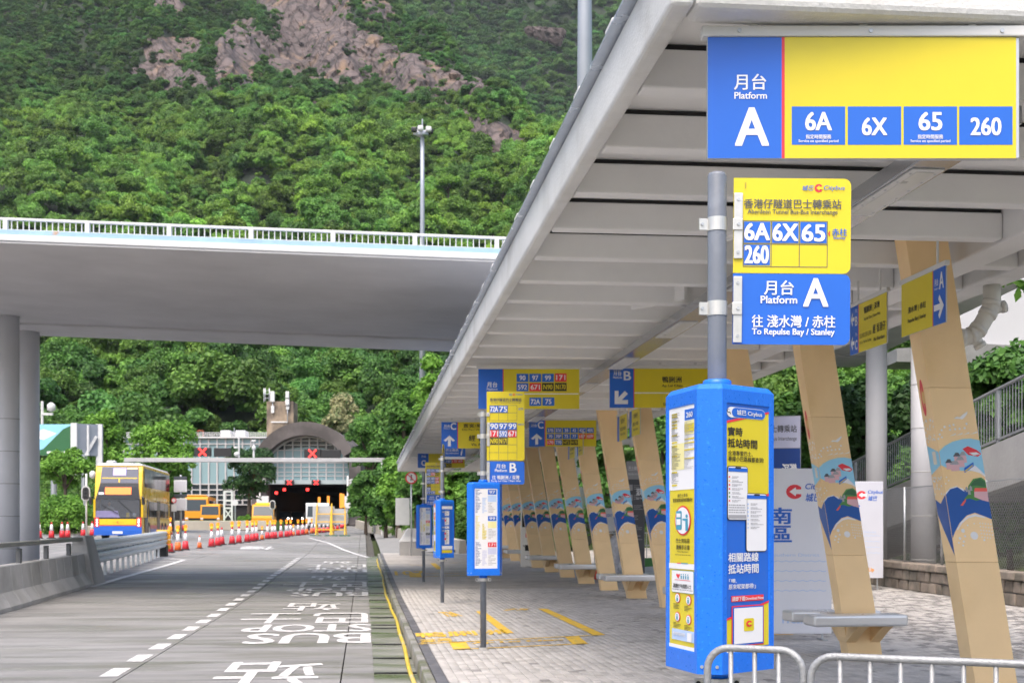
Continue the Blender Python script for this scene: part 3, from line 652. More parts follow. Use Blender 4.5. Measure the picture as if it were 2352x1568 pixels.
# white plastic drain pipe from the far canopy edge to the nearest column
PVC = mat('white_pvc', (.66, .65, .61), .35, 0, .05, 4)
t = thing('drain_pipe', 'white plastic drain pipe with elbows below the canopy edge at right', 'pipe', at(2280, 700, 13.2))
o = t.location; d = 13.2
path = [at(2278, 655, d), at(2279, 690, d), at(2272, 715, d), at(2250, 752, d), at(2238, 768, d), at(2215, 776, d), at(2172, 778, d)]
MB().tube([p - o for p in path], .082, 18).build('pipe', PVC, t, True)
for (i, s) in ((1, .35), (2, .3), (3, .5), (4, .3), (5, .4)):
    a = path[i] - o; b = a + (path[i + 1] - path[i]).normalized() * .05
    MB().tube([a, b], .09, 18).build('collar', PVC, t, True)
for (a, b) in (((2266, 716), (2306, 704)), ((2236, 768), (2252, 795))):
    p, q = at(*a, d) - o, at(*b, d) - o; MB().tube([p, q], .05, 14).build('access_cap', PVC, t, True); MB().tube([q - (q - p).normalized() * .03, q + (q - p).normalized() * .015], .06, 14).build('access_cap', PVC, t, True)
t = thing('drain_pipe', 'white drain pipe running high between far tan columns', 'pipe', at(1400, 1010, 36)); o = t.location
MB().tube([at(1385, 1018, 36) - o, at(1455, 1012, 36) - o], .09, 14).build('pipe', PVC, t, True); MB().tube([at(1448, 1005, 36) - o, at(1456, 1024, 36) - o], .1, 14).build('elbow', PVC, t, True)
# ================================================================ bus stop posts
POLEM = mat('grey_pole', (.15, .17, .205), .38, 0, .08, 8, .12, 120, col2=(.20, .225, .265), c2=(.55, .75))
BOXM = mat('blue_plastic', (.006, .155, .72), .3, 0, .06, 70, .06, 160, col2=(.02, .22, .84), c2=(.6, .72))
CLAMP = mat('clamp_steel', (.62, .61, .58), .33, .7, .08, 20)
def hexbox(t, rz, zb, zt, a=.345, b=.10):
    """blue timetable box: three wide recessed faces, three narrow ones; returns frames for the wide faces"""
    bx = thing_part('timetable_box', t)
    ra = (a + 2 * b) / (2 * math.sqrt(3)); rb = (2 * a + b) / (2 * math.sqrt(3))
    m = MB(); fr_ = []
    ang = [rz + R(60) * k for k in range(6)]
    pts = []
    for k in range(6):
        n = Vector((math.sin(ang[k]), -math.cos(ang[k]), 0)); u = Vector((math.cos(ang[k]), math.sin(ang[k]), 0))
        wide = k % 2 == 1; wd = a if wide else b; c = n * (ra if wide else rb)
        p0, p1 = c - u * wd / 2, c + u * wd / 2
        pts.append(p0); 
        if wide:
            e = .03; zt_, zb_ = zt - .055, zb + .085; dp = -n * .007
            q = [p0 + Vector((0, 0, zb)), p1 + Vector((0, 0, zb)), p1 + Vector((0, 0, zt)), p0 + Vector((0, 0, zt))]
            i = [p0 + u * e + Vector((0, 0, zb_)), p1 - u * e + Vector((0, 0, zb_)), p1 - u * e + Vector((0, 0, zt_)), p0 + u * e + Vector((0, 0, zt_))]
            j = [v + dp for v in i]
            m.add(q + i + j, [(0, 1, 5, 4), (1, 2, 6, 5), (2, 3, 7, 6), (3, 0, 4, 7), (4, 5, 9, 8), (5, 6, 10, 9), (6, 7, 11, 10), (7, 4, 8, 11), (8, 9, 10, 11)])
            fr_.append((j[0] + n * .0005, u, n, wd - 2 * e, zt_ - zb_))
        else:
            m.add([p0 + Vector((0, 0, zb)), p1 + Vector((0, 0, zb)), p1 + Vector((0, 0, zt)), p0 + Vector((0, 0, zt))], [(0, 1, 2, 3)])
            for s in (-.3, .3):
                pc = c + u * wd * s + n * .002 + Vector((0, 0, zb + .03)); MB().tube([pc - n * .01, pc + n * .004], .007, 8).build('screw', STEEL, bx)
    top = [p + Vector((0, 0, zt)) for p in pts]; s2 = [p * .9 + Vector((0, 0, zt + .022)) for p in pts]; s3 = [p.normalized() * .062 + Vector((0, 0, zt + .03)) for p in pts]
    m.add(top + s2 + s3, [(k, (k + 1) % 6, 6 + (k + 1) % 6, 6 + k) for k in range(6)] + [(6 + k, 6 + (k + 1) % 6, 12 + (k + 1) % 6, 12 + k) for k in range(6)] + [tuple(range(12, 18))])
    bot = [p + Vector((0, 0, zb)) for p in pts]; m.add(bot, [tuple(range(5, -1, -1))])
    m.build('housing', BOXM, bx, bevel=.009, seg=2)
    MB().lathe([(.052, zt + .02), (.058, zt + .028), (.058, zt + .052), (.05, zt + .058)], 20).build('collar', BOXM, bx, True)
    MB().lathe([(.05, zb - .035), (.05, zb)], 20).build('collar', BOXM, bx, True)
    m = MB().cyl((0, 0, 0), .056, zb - .075, zb - .037, 18); m.cbox((0, 0, zb - .056), .19, .012, .036); m.build('clamp', CLAMP, bx)
    for s in (-.08, .08): MB().disc_y((s, -.012, zb - .056), .009, .008, 8).build('bolt', BLACK, bx)
    return bx, fr_
def thing_part(name, parent):
    o = bpy.data.objects.new(name, None); COL.objects.link(o); o.parent = parent; o.empty_display_size = .1; return o
def rounded_flag(t, name, x0, x1, z0, z1, r, m, y=0):
    pts = [(x0, y, z0)]
    for (cx, cz, a0) in ((x1 - r, z0 + r, -90), (x1 - r, z1 - r, 0)):
        for k in range(7): a = R(a0 + 15 * k); pts.append((cx + r * math.cos(a), y, cz + r * math.sin(a)))
    pts.append((x0, y, z1))
    return MB().prism(pts, (0, .004, 0)).build(name, m, t)
def base_post(label, p, clamps, plates):
    t = thing('bus_stop_post', label, 'bus stop', p, 0, 'bus stop posts along the kerb')
    MB().lathe([(.0385, 0), (.0385, 2.925), (.034, 2.937), (.02, 2.942)], 24).build('pole', POLEM, t, True)
    MB().lathe([(.055, -.02), (.055, .012), (.04, .02)], 20).build('base_ring', CONC, t, True)
    return t
def add_clamps(t, fl, clamps, plates):
    for (z0, z1) in clamps:
        c = MB().cyl((0, 0, 0), .0415, z0, z1, 24); c.box(-.075, -.038, -.006, .006, z0 + .004, z1 - .004)
        c = c.build('clamp', CLAMP, t)
        MB().box(.038, .079, -.016, -.0095, z0 + .004, z1 - .004).build('clamp_ear', CLAMP, fl, bevel=.002)
        for xx, yy, par in ((-.063, -.007, t), (.062, -.017, fl)): MB().disc_y((xx, yy - .005, (z0 + z1) / 2), .007, .005, 6).build('bolt', STEEL, par)
    for (z0, z1) in plates:
        MB().box(.044, .080, -.009, -.0045, z0, z1).build('backing_plate', CLAMP, fl, bevel=.002)
        for q in (.1, .9): MB().disc_y((.062, -.013, z0 + (z1 - z0) * q), .007, .005, 6).build('bolt', STEEL, fl)
YELF, BLUF = PRN['yellow'], PRN['blue']
# ---- post A
pA = at(1647, HY, 5.58); pA.z = pz(pA.x, pA.y)
tA = base_post('nearest bus stop post with yellow and blue platform A flags and poster box', pA, None, None)
fl = thing_part('stop_flags', tA); fl.rotation_euler = (0, R(.5), -YAW)
K = .000507; zz = lambda y: 1.486 + (1214 - (376.3 + .28505 * y)) * 5.58 / F
rounded_flag(fl, 'yellow_flag', .043, .523, zz(877), zz(112), .03, YELF); rounded_flag(fl, 'blue_flag', .043, .523, zz(1450), zz(881), .03, BLUF)
add_clamps(tA, fl, [(zz(545), zz(437)), (zz(1225), zz(1110))], [(zz(765), zz(237)), (zz(1440), zz(907))])
P = Print(fl, (290, 112, 1237, 1450), .48, zz(112) - zz(1450), (.043, -.0003, zz(1450)))
for y0, y1 in ((640, 646), (455, 460), (823, 828)): P.rect(368, y0, 1050, y1, 'dgrey', 1, 'grid_line')
for x in (368, 593, 820, 1045): P.rect(x, 460, x + 5, 823, 'dgrey', 1.6, 'grid_line')
for (x0, x1, y0, y1) in ((375, 588, 464, 634), (602, 815, 464, 634), (829, 1042, 464, 634), (375, 586, 650, 814)): P.rect(x0, y0, x1, y1, 'blue', 1, 'route_tile')
P.text('6A', 376, 475, 584, 616, 'white', bold=.07); P.text('6X', 604, 477, 812, 620, 'white', bold=.07); P.text('65', 838, 480, 1030, 622, 'white', bold=.07); P.text('260', 380, 656, 577, 803, 'white', bold=.065)
P.text('香港仔隧道巴士轉乘站', 372, 282, 1158, 358, 'dgrey', bold=.03); P.text('Aberdeen Tunnel Bus-Bus Interchange', 402, 366, 1128, 412, 'dgrey', bold=.03)
P.text('城巴', 840, 170, 932, 212, 'blue', shear=.2, bold=.02); citylogo(P, 975, 190, 33, 'yellow', 1); P.text('Citybus', 1015, 170, 1185, 214, 'blue', shear=.2, bold=.02)
P.text('赤柱', 1083, 515, 1205, 574, 'blue', bold=.03); P.text('Stanley', 1095, 577, 1193, 607, 'blue', bold=.03); P.text('‹', 1054, 536, 1070, 574, 'red', bold=.08)
P.text('月台', 540, 935, 780, 1053, 'white', bold=.03); P.text('Platform', 513, 1060, 808, 1122, 'white', bold=.05); P.text('A', 855, 915, 1060, 1145, 'white', bold=.055)
P.text('往 淺水灣 / 赤柱', 443, 1215, 1117, 1314, 'white', bold=.03); P.text('To Repulse Bay / Stanley', 445, 1322, 1112, 1388, 'white', bold=.045); P.flush()
P = Print(fl, (0, 0, 10, 50), .005, .026, (.09, -.0003, zz(198)), (0, 0, -1), (1, 0, 0)); P.r = (0, 0, 50, 10); P.w = .026; P.h = .006; P.o = Vector((.088, -.0003, zz(148))); P.text('3968A', 0, 0, 50, 10, 'dgrey'); P.flush()
bx, fw = hexbox(tA, R(-22), .915, 2.036)
# wide faces come in order: +60, +180, +300 deg from the narrow one
def poster_right(bx, f):
    o, u, n, wd, h = f
    P = Print(bx, (690, 262, 1130, 2770), wd, h, o, u, (0, 0, 1), n)    # y continues into the second zoom (+1430)
    P.rect(690, 262, 1130, 2770, 'blue', 1)
    P.poly([(690, 460), (1130, 325), (1130, 1165), (690, 1280)], 'yellow', 2); P.poly([(690, 440), (1130, 310), (1130, 330), (690, 465)], 'red', 3); P.poly([(690, 1272), (1130, 1158), (1130, 1182), (690, 1296)], 'red', 3)
    P.rrect(694, 295, 1090, 402, 50, 'white', 3); P.rrect(742, 300, 1086, 397, 46, 'blue', 4)
    P.disc(708, 338, 17, 'black', 4); P.disc(708, 338, 12, 'white', 5); P.poly([(716, 350), (722, 346), (735, 366), (729, 371)], 'black', 4)
    P.text('城巴 Citybus', 790, 318, 1052, 382, 'white', 5, bold=.03)
    P.text('實時', 702, 498, 852, 588, 'black', 4, bold=.05); P.text('抵站時間', 702, 612, 1004, 705, 'black', 4, bold=.05)
    P.text('全港專營巴士、', 706, 735, 955, 785, 'black', 4, bold=.01); P.text('專線小巴路線都查到!', 706, 792, 1070, 845, 'black', 4, bold=.01)
    for (x0, y0, x1, y1) in ((694, 890, 905, 1440), (884, 1160, 1104, 1762)):
        P.rrect(x0, y0, x1, y1, 28, 'black', 4); P.rrect(x0 + 6, y0 + 8, x1 - 6, y1 - 8, 22, 'white', 5); P.rect(x0 + 8, y0 + 20, x1 - 8, y0 + 58, 'blue', 6); P.rrect((x0 + x1) / 2 - 30, y0 + 10, (x0 + x1) / 2 + 30, y0 + 26, 8, 'black', 7)
        for q in range(7):
            yy = y0 + 105 + q * 40; P.rect(x0 + 12, yy, x0 + 26, yy + 16, ('coral', 'orange', 'red', 'red', 'green', 'green', 'red')[q] if x0 < 800 else 'paleblue', 6); P.lines(x0 + 46, yy, x1 - 40, yy + 26, 2, 'grey', 6, .5, q + 3, .4)
    P.lines(706, 1280, 880, 1380, 4, 'grey', 6, .4, 9, .9); P.rect(702, 1385, 884, 1420, 'grey', 6)
    y0 = 1430
    P.text('相關路線', 708, 338 + y0, 1020, 432 + y0, 'white', 3, bold=.05); P.text('抵站時間', 708, 452 + y0, 1020, 550 + y0, 'white', 3, bold=.05)
    P.text('「嘩,', 716, 600 + y0, 790, 645 + y0, 'white', 3, bold=.02); P.text('原來呢架都得!」', 712, 655 + y0, 990, 708 + y0, 'white', 3, bold=.02)
    P.rect(738, 775 + y0, 1073, 835 + y0, 'red', 3); P.text('請即下載', 742, 782 + y0, 874, 828 + y0, 'white', 5, bold=.02); P.text('Download Now', 880, 792 + y0, 1070, 822 + y0, 'white', 5, bold=.03)
    P.poly([(690, 1010 + y0), (1130, 850 + y0), (1130, 1300 + y0), (690, 1325 + y0)], 'yellow', 2); P.poly([(690, 1000 + y0), (1130, 840 + y0), (1130, 862 + y0), (690, 1022 + y0)], 'red', 3)
    P.rect(740, 875 + y0, 1073, 1290 + y0, 'red', 4); P.rect(748, 888 + y0, 1066, 1278 + y0, 'blue', 5); P.rect(760, 900 + y0, 1056, 1262 + y0, 'white', 6)
    P.rrect(858, 1010 + y0, 962, 1140 + y0, 16, 'yellow', 7); citylogo(P, 910, 1065 + y0, 32, 'yellow', 8); P.rect(690, 1322 + y0, 1130, 1342 + y0, 'white', 4); P.flush()
def poster_left(bx, f):
    o, u, n, wd, h = f
    P = Print(bx, (105, 262, 405, 2780), wd, h, o, u, (0, 0, 1), n)
    P.rect(105, 262, 405, 2780, 'yellow', 1); P.rect(105, 262, 405, 1125, 'white', 2); P.rect(290, 302, 403, 412, 'blue', 3); P.text('260', 312, 332, 384, 388, 'white', 4, bold=.06)
    P.rect(140, 640, 285, 915, 'paleyellow', 3); P.rect(290, 420, 403, 560, 'paleyellow', 3); P.rect(290, 450, 403, 515, 'yellow', 4)
    for yy in (318, 345, 395, 430, 462, 540, 615, 655, 760, 930, 1065): P.rect(142, yy, 205, yy + 17, 'yellow', 4)
    P.lines(140, 320, 240, 610, 30, 'dgrey', 5, .4, 2); P.lines(140, 655, 250, 910, 26, 'dgrey', 5, .4, 3); P.lines(140, 940, 230, 1060, 12, 'dgrey', 5, .4, 4); P.lines(292, 430, 400, 700, 22, 'grey', 5, .4, 5)
    for yy in (520, 600, 640, 710, 800): P.rect(290, yy, 403, yy + 14, 'yellow', 4)
    P.lines(292, 730, 400, 920, 14, 'grey', 5, .35, 6)
    P.text('讓巴士車長', 205, 1165, 325, 1202, 'black', 3); P.text('更容易知道你的動向!', 152, 1212, 375, 1252, 'black', 3, bold=.02)
    P.disc(268, 1445, 92, 'red', 3, 30, ry=155); P.disc(268, 1445, 82, 'white', 4, 30, ry=138); P.rrect(195, 1345, 262, 1540, 12, 'teal', 5); P.rect(204, 1370, 252, 1410, 'white', 6); P.rect(204, 1430, 252, 1490, 'white', 6); P.disc(318, 1400, 12, 'teal', 5, ry=18); P.poly([(270, 1425), (330, 1425), (335, 1550), (305, 1550), (305, 1450), (270, 1440)], 'teal', 5)
    y0 = 1430
    P.text('巴士到站前', 190, 200 + y0, 346, 250 + y0, 'black', 3, bold=.02); P.text('請揮手示意', 190, 268 + y0, 346, 318 + y0, 'black', 3, bold=.02); P.text('Please flag before', 205, 330 + y0, 330, 350 + y0, 'black', 3); P.text('the bus arrives at the stop', 178, 362 + y0, 358, 382 + y0, 'black', 3)
    P.rect(105, 462 + y0, 405, 520 + y0, 'white', 3); P.rect(205, 455 + y0, 250, 464 + y0, 'red', 4); P.rect(250, 455 + y0, 330, 464 + y0, 'teal', 4)
    P.rrect(138, 535 + y0, 398, 768 + y0, 14, 'teal', 3); P.rrect(142, 539 + y0, 394, 764 + y0, 12, 'white', 4)
    P.poly([(220, 622 + y0), (196, 585 + y0), (205, 568 + y0), (220, 580 + y0), (235, 568 + y0), (243, 585 + y0)], 'red', 5)
    for q in range(4): P.disc(256 + q * 26, 575 + y0, 5, 'teal', 5, ry=8); P.rect(250 + q * 26, 588 + y0, 264 + q * 26, 622 + y0, 'teal', 5)
    P.rect(180, 632 + y0, 362, 637 + y0, 'red', 5); P.text('請讓座予有需要人士', 162, 672 + y0, 370, 718 + y0, 'black', 5, bold=.01); P.text('Please give your seat to anyone who needs it', 148, 726 + y0, 390, 744 + y0, 'black', 5)
    for (cx, cy) in ((208, 825), (335, 835), (206, 1022), (335, 1035)):
        P.disc(cx, cy + y0, 30, 'red', 3, ry=52); P.disc(cx, cy + y0, 25, 'white', 4, ry=44); P.disc(cx, cy - 20 + y0, 6, 'teal', 5, ry=9); P.rect(cx - 8, cy - 5 + y0, cx + 8, cy + 32 + y0, 'teal', 5); P.lines(cx - 48, cy + 62 + y0, cx + 48, cy + 120 + y0, 4, 'black', 3, .45, cx)
    P.rect(140, 1150 + y0, 398, 1265 + y0, 'paleblue', 3); P.text('查詢實時抵站時間', 160, 1180 + y0, 300, 1215 + y0, 'white', 5, bold=.02); P.rect(325, 1170 + y0, 376, 1260 + y0, 'white', 5); P.rect(105, 1312 + y0, 405, 1350 + y0, 'white', 3); P.flush()
def timetable(bx, f, nums, seed, dark=False):
    o, u, n, wd, h = f
    P = Print(bx, (0, 0, 100, 400), wd, h, o, u, (0, 0, 1), n)
    P.rect(0, 0, 100, 400, 'white', 1); k = len(nums)
    for i, (s, c) in enumerate(nums):
        y0 = 6 + i * 394 / k; P.rect(58, y0, 96, y0 + 24, c, 2, 'route_tile'); P.text(s, 64, y0 + 5, 90, y0 + 19, 'white', 4, bold=.05)
        P.rect(58, y0 + 28, 96, y0 + 60, ('paleblue', 'paleyellow', 'lilac')[i % 3], 2)
        P.lines(60, y0 + 66, 96, y0 + 118, 7, 'grey', 2, .4, seed + i); P.lines(4, y0, 30, y0 + 118, 16, ('navy', 'yellow', 'navy')[i % 3], 2, .45, seed + 7 + i); P.lines(33, y0 + 40, 54, y0 + 118, 10, ('paleblue', 'yellow', 'lilac')[i % 3], 2, .7, seed + 17 + i)
    P.flush()
def yellow_poster(bx, f):
    o, u, n, wd, h = f
    P = Print(bx, (0, 0, 100, 400), wd, h, o, u, (0, 0, 1), n); P.rect(0, 0, 100, 400, 'white', 1)
    for (a, b, c) in ((0, 90, 'orange'), (95, 130, 'orange'), (138, 250, 'yellow'), (298, 380, 'yellow')): P.rect(2, a, 98, b, c, 2)
    P.rect(14, 28, 86, 70, 'white', 3); P.disc(50, 195, 30, 'red', 3); P.disc(50, 195, 25, 'white', 4); P.rect(34, 180, 52, 212, 'teal', 5); P.text('請揮手示意', 14, 228, 86, 240, 'black', 3); P.lines(12, 305, 88, 370, 8, 'black', 3, .4, 4); P.rect(4, 386, 96, 398, 'teal', 2); P.flush()
def blue_poster(bx, f):
    o, u, n, wd, h = f
    P = Print(bx, (0, 0, 100, 400), wd, h, o, u, (0, 0, 1), n); P.rect(0, 0, 100, 400, 'blue', 1); P.rect(4, 18, 96, 42, 'white', 2)
    for (y0, y1) in ((56, 95), (108, 170), (180, 198), (208, 325)):
        P.rect(30, y0, 68, y1, 'white', 2); P.lines(34, y0 + 4, 66, y1 - 4, max(2, int((y1 - y0) / 9)), 'black', 3, .4, y0); P.rect(6, y0 + 4, 26, y0 + 14, 'grey', 2)
    for (a, b) in ((128, 140), (232, 244), (275, 290)): P.rect(26, a, 40, b, 'red', 4)
    P.rect(4, 338, 96, 366, 'white', 2); P.rect(4, 372, 96, 396, 'yellow', 2); P.flush()
poster_left(bx, fw[2]); poster_right(bx, fw[0]); timetable(bx, fw[1], [('6A', 'blue'), ('65', 'blue')], 50)
# ---- post B
def flagB(fl, s, grid1, grid2, letter, zh, en, zshift=0):
    K = .001415; z7z = lambda y: 1.486 + (1214 - (823.2 + .2625 * y)) * 16.9 / F
    rounded_flag(fl, 'yellow_flag', .043, .51, z7z(892), z7z(288), .03, YELF); rounded_flag(fl, 'blue_flag', .043, .51, z7z(1100), z7z(899), .03, BLUF)
    P = Print(fl, (795, 288, 1125, 1100), .467, z7z(288) - z7z(1100), (.043, -.0003, z7z(1100)))
    P.text('香港仔隧道巴士轉乘站', 822, 345, 1098, 377, 'dgrey', bold=.03); P.text('Aberdeen Tunnel Bus-Bus Interchange', 832, 380, 1092, 394, 'dgrey'); P.text('城巴', 988, 305, 1020, 324, 'blue', shear=.2); citylogo(P, 1035, 315, 11, 'yellow', 1); P.text('Citybus', 1050, 305, 1108, 325, 'blue', shear=.2)
    def grid(x0, x1, ys):
        for y in ys: P.rect(x0, y, x1, y + 2.5, 'dgrey', 1, 'grid_line')
        for q in range(4): x = x0 + (x1 - x0) * q / 3; P.rect(x, ys[0], x + 2.5, ys[-1], 'dgrey', 1.7, 'grid_line')
    def cells(rows, ys):
        for j, row in enumerate(rows):
            for i, s in enumerate(row):
                if not s: continue
                c = 'black' if s[0] == 'N' else 'red' if s in ('171', '671', '107', '170', '107P') else 'blue'; x0 = 821 + 79.5 * i
                P.rect(x0 + 2, ys[j] + 4, x0 + 76, ys[j + 1] - 2, c, 2.4, 'route_tile'); P.text(s, x0 + 5, ys[j] + 10, x0 + 73, ys[j + 1] - 8, 'yellow' if c == 'black' else 'white', 4, bold=.05)
    y1 = [408, 474, 540]; grid(818, 1058, y1); cells(grid1, y1); y2 = [558, 623, 688, 752, 820, 885]; grid(818, 1058, y2); cells(grid2, y2)
    P.text('深灣', 1070, 430, 1114, 450, 'blue'); P.text('鴨脷洲', 1068, 568, 1118, 584, 'blue')
    P.text('月台', 875, 920, 962, 960, 'white', bold=.03); P.text('Platform', 866, 965, 972, 990, 'white', bold=.04); P.text(letter, 995, 912, 1055, 995, 'white', bold=.05); P.text(zh, 842, 1020, 1080, 1056, 'white', bold=.03); P.text(en, 830, 1060, 1092, 1081, 'white', bold=.03); P.flush()
    return z7z
pB = at(1110, HY, 16.9); pB.z = pz(pB.x, pB.y)
tB = base_post('bus stop post with tall yellow route flag and blue platform B flag', pB, None, None)
fl = thing_part('stop_flags', tB); fl.rotation_euler = (0, 0, -YAW)
z7z = flagB(fl, 1, [('72A', '75', '')], [('90', '97', '99'), ('171', '592', '671'), ('N90', 'N171', '')], 'B', '往 鴨脷洲 / 深灣', 'To Ap Lei Chau / Sham Wan')
add_clamps(tB, fl, [(z7z(508), z7z(470)), (z7z(700), z7z(660)), (z7z(1022), z7z(985))], [(z7z(765), z7z(560)), (z7z(1098), z7z(905))])
bx, fw = hexbox(tB, R(-52), .915, 2.036); timetable(bx, fw[0], [('97', 'blue'), ('99', 'blue'), ('171', 'red')], 3); timetable(bx, fw[2], [('90', 'blue'), ('592', 'blue')], 20); timetable(bx, fw[1], [('75', 'blue')], 30)
# ---- posts C
pC = at(1016, HY, 27.2); pC.z = pz(pC.x, pC.y)
tC = base_post('third bus stop post with edge-on flag and blue poster box', pC, None, None)
fl = thing_part('stop_flags', tC); fl.rotation_euler = (0, 0, R(82)); flagB(fl, 1, [('37B', '37X', '38')], [('42', '170', ''), ('42C', '48X', '107'), ('70', '72', '')], 'C', '往 香港仔 / 華富', 'To Aberdeen / Wah Fu'); add_clamps(tC, fl, [(2.85, 2.9), (2.2, 2.25), (2.62, 2.66)], [(2.1, 2.8)])
bx, fw = hexbox(tC, R(-25), .915, 2.036); yellow_poster(bx, fw[2]); blue_poster(bx, fw[0]); timetable(bx, fw[1], [('70', 'blue')], 60)
pD = at(973, HY, 36.2); pD.z = pz(pD.x, pD.y)
tD = base_post('farthest bus stop post with yellow route flag and blue platform C flag', pD, None, None)
fl = thing_part('stop_flags', tD); fl.rotation_euler = (0, 0, -YAW); flagB(fl, 1, [('37B', '37X', '38'), ('42', '170', 'N72')], [('42C', '48X', '107'), ('70', '72', '107P'), ('N170', '', ''), ('70P', '', ''), ('77', '770', '')], 'C', '往 香港仔 / 華富', 'To Aberdeen / Wah Fu'); add_clamps(tD, fl, [(2.6, 2.65), (2.2, 2.25)], [(2.1, 2.9)])
bx, fw = hexbox(tD, R(-48), .915, 2.036); timetable(bx, fw[0], [('37B', 'blue'), ('107', 'red'), ('N72', 'black')], 71); timetable(bx, fw[2], [('42', 'blue')], 75); timetable(bx, fw[1], [('48X', 'blue')], 79)
# ================================================================ crowd barriers in front
GALV = mat('galvanised_tube', (.30, .31, .32), .5, .4, .16, 9, .25, 70, col2=(.36, .37, .38), c2=(.55, .7))
def barrier(label, a, b, top=1.06):
    a = Vector(a); b = Vector(b); L = (b - a).length; rz = math.atan2(b.y - a.y, b.x - a.x)
    t = thing('crowd_barrier', label, 'barrier', (a.x, a.y, pz(a.x, a.y)), rz, 'galvanised crowd barriers')
    r = .0135; c = .08; path = [(0, 0, .02), (0, 0, top - c)]
    path += [(c - c * math.cos(R(15 * k)), 0, top - c + c * math.sin(R(15 * k))) for k in range(1, 7)]
    path += [(L - c + c * math.sin(R(15 * k)), 0, top - c + c * math.cos(R(15 * k))) for k in range(0, 7)] + [(L, 0, .02)]
    MB().tube(path, r, 14).build('frame', GALV, t, True); MB().tube([(0, 0, .18), (L, 0, .18)], .012, 10).build('bottom_rail', GALV, t, True)
    n = max(2, round(L / .115)); q = [L * (i + 1) / (n + 1) for i in range(n)]
    for x in q: MB().tube([(x, 0, .18), (x, 0, top - .004)], .0085, 10).build('upright', GALV, t, True)
    for x in (.25, L - .25): MB().box(x - .02, x + .02, -.25, .25, 0, .012).build('foot', GALV, t)
    MB().tube([(L + .0, 0, top - .18), (L + .055, 0, top - .18)], .014, 10).build('coupling', GALV, t)
    return t
p0 = at(1625, 1480, 4.93); p1 = at(1845, 1480, 4.78); p2 = at(1862, 1480, 4.76); p3 = at(2520, 1480, 4.36)
barrier('short galvanised crowd barrier in front of the blue poster box', (p0.x, p0.y, 0), (p1.x, p1.y, 0)); barrier('long galvanised crowd barrier at the bottom right corner', (p2.x, p2.y, 0), (p3.x, p3.y, 0), 1.045)
# ================================================================ totems and platform furniture
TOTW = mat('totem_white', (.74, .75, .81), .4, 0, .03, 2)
def totem(label, xr, y0, y1, d, wpx, z0=None):
    p = at(xr - wpx, y1, d); w_ = wpx / F * d; h = (y1 - y0) / F * d; zb = pz(p.x, p.y)
    t = thing('information_board', label, 'board', (p.x, p.y, zb), -YAW * .7, 'white information boards'); g = max(.05, p.z - zb); h2 = p.z + h - zb
    MB().box(0, w_, 0, .06, g, h2).build('panel', TOTW, t, bevel=.01)
    for x in (.12, w_ - .12): MB().box(x - .03, x + .03, -.15, .2, 0, .02).build('foot', STEEL, t); MB().box(x - .012, x + .012, .02, .04, .02, g).build('leg', STEEL, t)
    P = Print(t, (0, 0, 100, 220), w_, h2 - g, (0, 0, g)); citylogo(P, 58, 31, 9.5, 'white', 1)
    P.text('Citybus', 70, 20, 99, 30, 'blue', shear=.2, bold=.03); P.text('城巴', 70, 33, 88, 44, 'blue', shear=.2, bold=.03); P.text('南', 28, 52, 55, 74, 'blue', bold=.06); P.text('區', 28, 76, 55, 98, 'blue', bold=.06)
    P.text('Southern District', 30, 113, 86, 117, 'paleblue'); P.text('Fresh', 44, 196, 70, 206, 'paleblue', bold=.06); P.text('Up', 71, 196, 82, 207, 'orange', bold=.06)
    for q, y in enumerate((122, 135, 148, 161)):
        pts = [(20 + k * 1.5, y + 1.6 * abs(math.sin(k * .5))) for k in range(50)]
        P.poly(pts + [(x, yy + .9) for x, yy in reversed(pts)], 'paleblue', 1, 'wave_line')
    P.flush(); return t
totem('tall white information board behind the second tan column', 1912, 1075, 1455, 18.2, 205)
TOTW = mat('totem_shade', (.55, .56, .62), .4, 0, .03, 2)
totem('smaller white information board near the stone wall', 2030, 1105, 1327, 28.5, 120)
def wayfinder(label, xr, y0, d, wpx, dark):
    p = at(xr - wpx, y0, d); zb = pz(p.x, p.y); H = p.z - zb; w_ = wpx / F * d
    t = thing('wayfinding_totem', label, 'totem', (p.x, p.y, zb), R(-14)); MB().box(0, w_, 0, .28, 0, H).build('body', mat('totem_grey' + str(dark), (.24, .25, .28) if not dark else (.16, .16, .17), .4, .2), t, bevel=.012)
    P = Print(t, (0, 0, 100, 400), w_, H, (0, -.0005, 0)); P.rect(2, 2, 98, 62, 'grey' if dark else 'lilac', 1); P.rect(2, 63, 98, 380, 'dgrey' if dark else 'navy', 1)
    P.text('巴士轉乘站', 14, 18, 90, 32, 'dgrey' if not dark else 'white', bold=.02); P.text('Bus-Bus Interchange', 14, 40, 90, 50, 'dgrey' if not dark else 'white'); P.text('深灣', 55, 92, 90, 118, 'white', bold=.04); P.text('Sham Wan', 55, 122, 90, 130, 'white')
    if dark:
        for q in range(6): P.rect(10, 80 + q * 34, 36, 100 + q * 34, 'grey', 2); P.lines(42, 82 + q * 34, 92, 100 + q * 34, 3, 'grey', 2, .4, q)
    P.flush()
wayfinder('grey and navy wayfinding totem rising behind the white board', 1838, 955, 21.5, 95, False); wayfinder('dark grey wayfinding totem between far tan columns', 1480, 1058, 38, 42, True)
p = at(1213, 1303, 46.5); t = thing('ticket_machine', 'slim stainless machine cabinet standing among the far tan columns', 'machine', (p.x, p.y, pz(p.x, p.y)), R(-8)); MB().box(-.25, .2, -.25, .25, 0, 2.35).build('body', STAINLESS, t, bevel=.02); MB().box(-.2, .15, -.262, -.25, 1.35, 2.0).build('screen', GLASSD, t); MB().box(-.08, .06, -.265, -.25, 1.0, 1.15).build('card_reader', PRN['red'], t); MB().box(-.1, .08, -.262, -.25, .55, .75).build('slot', BLACK, t)
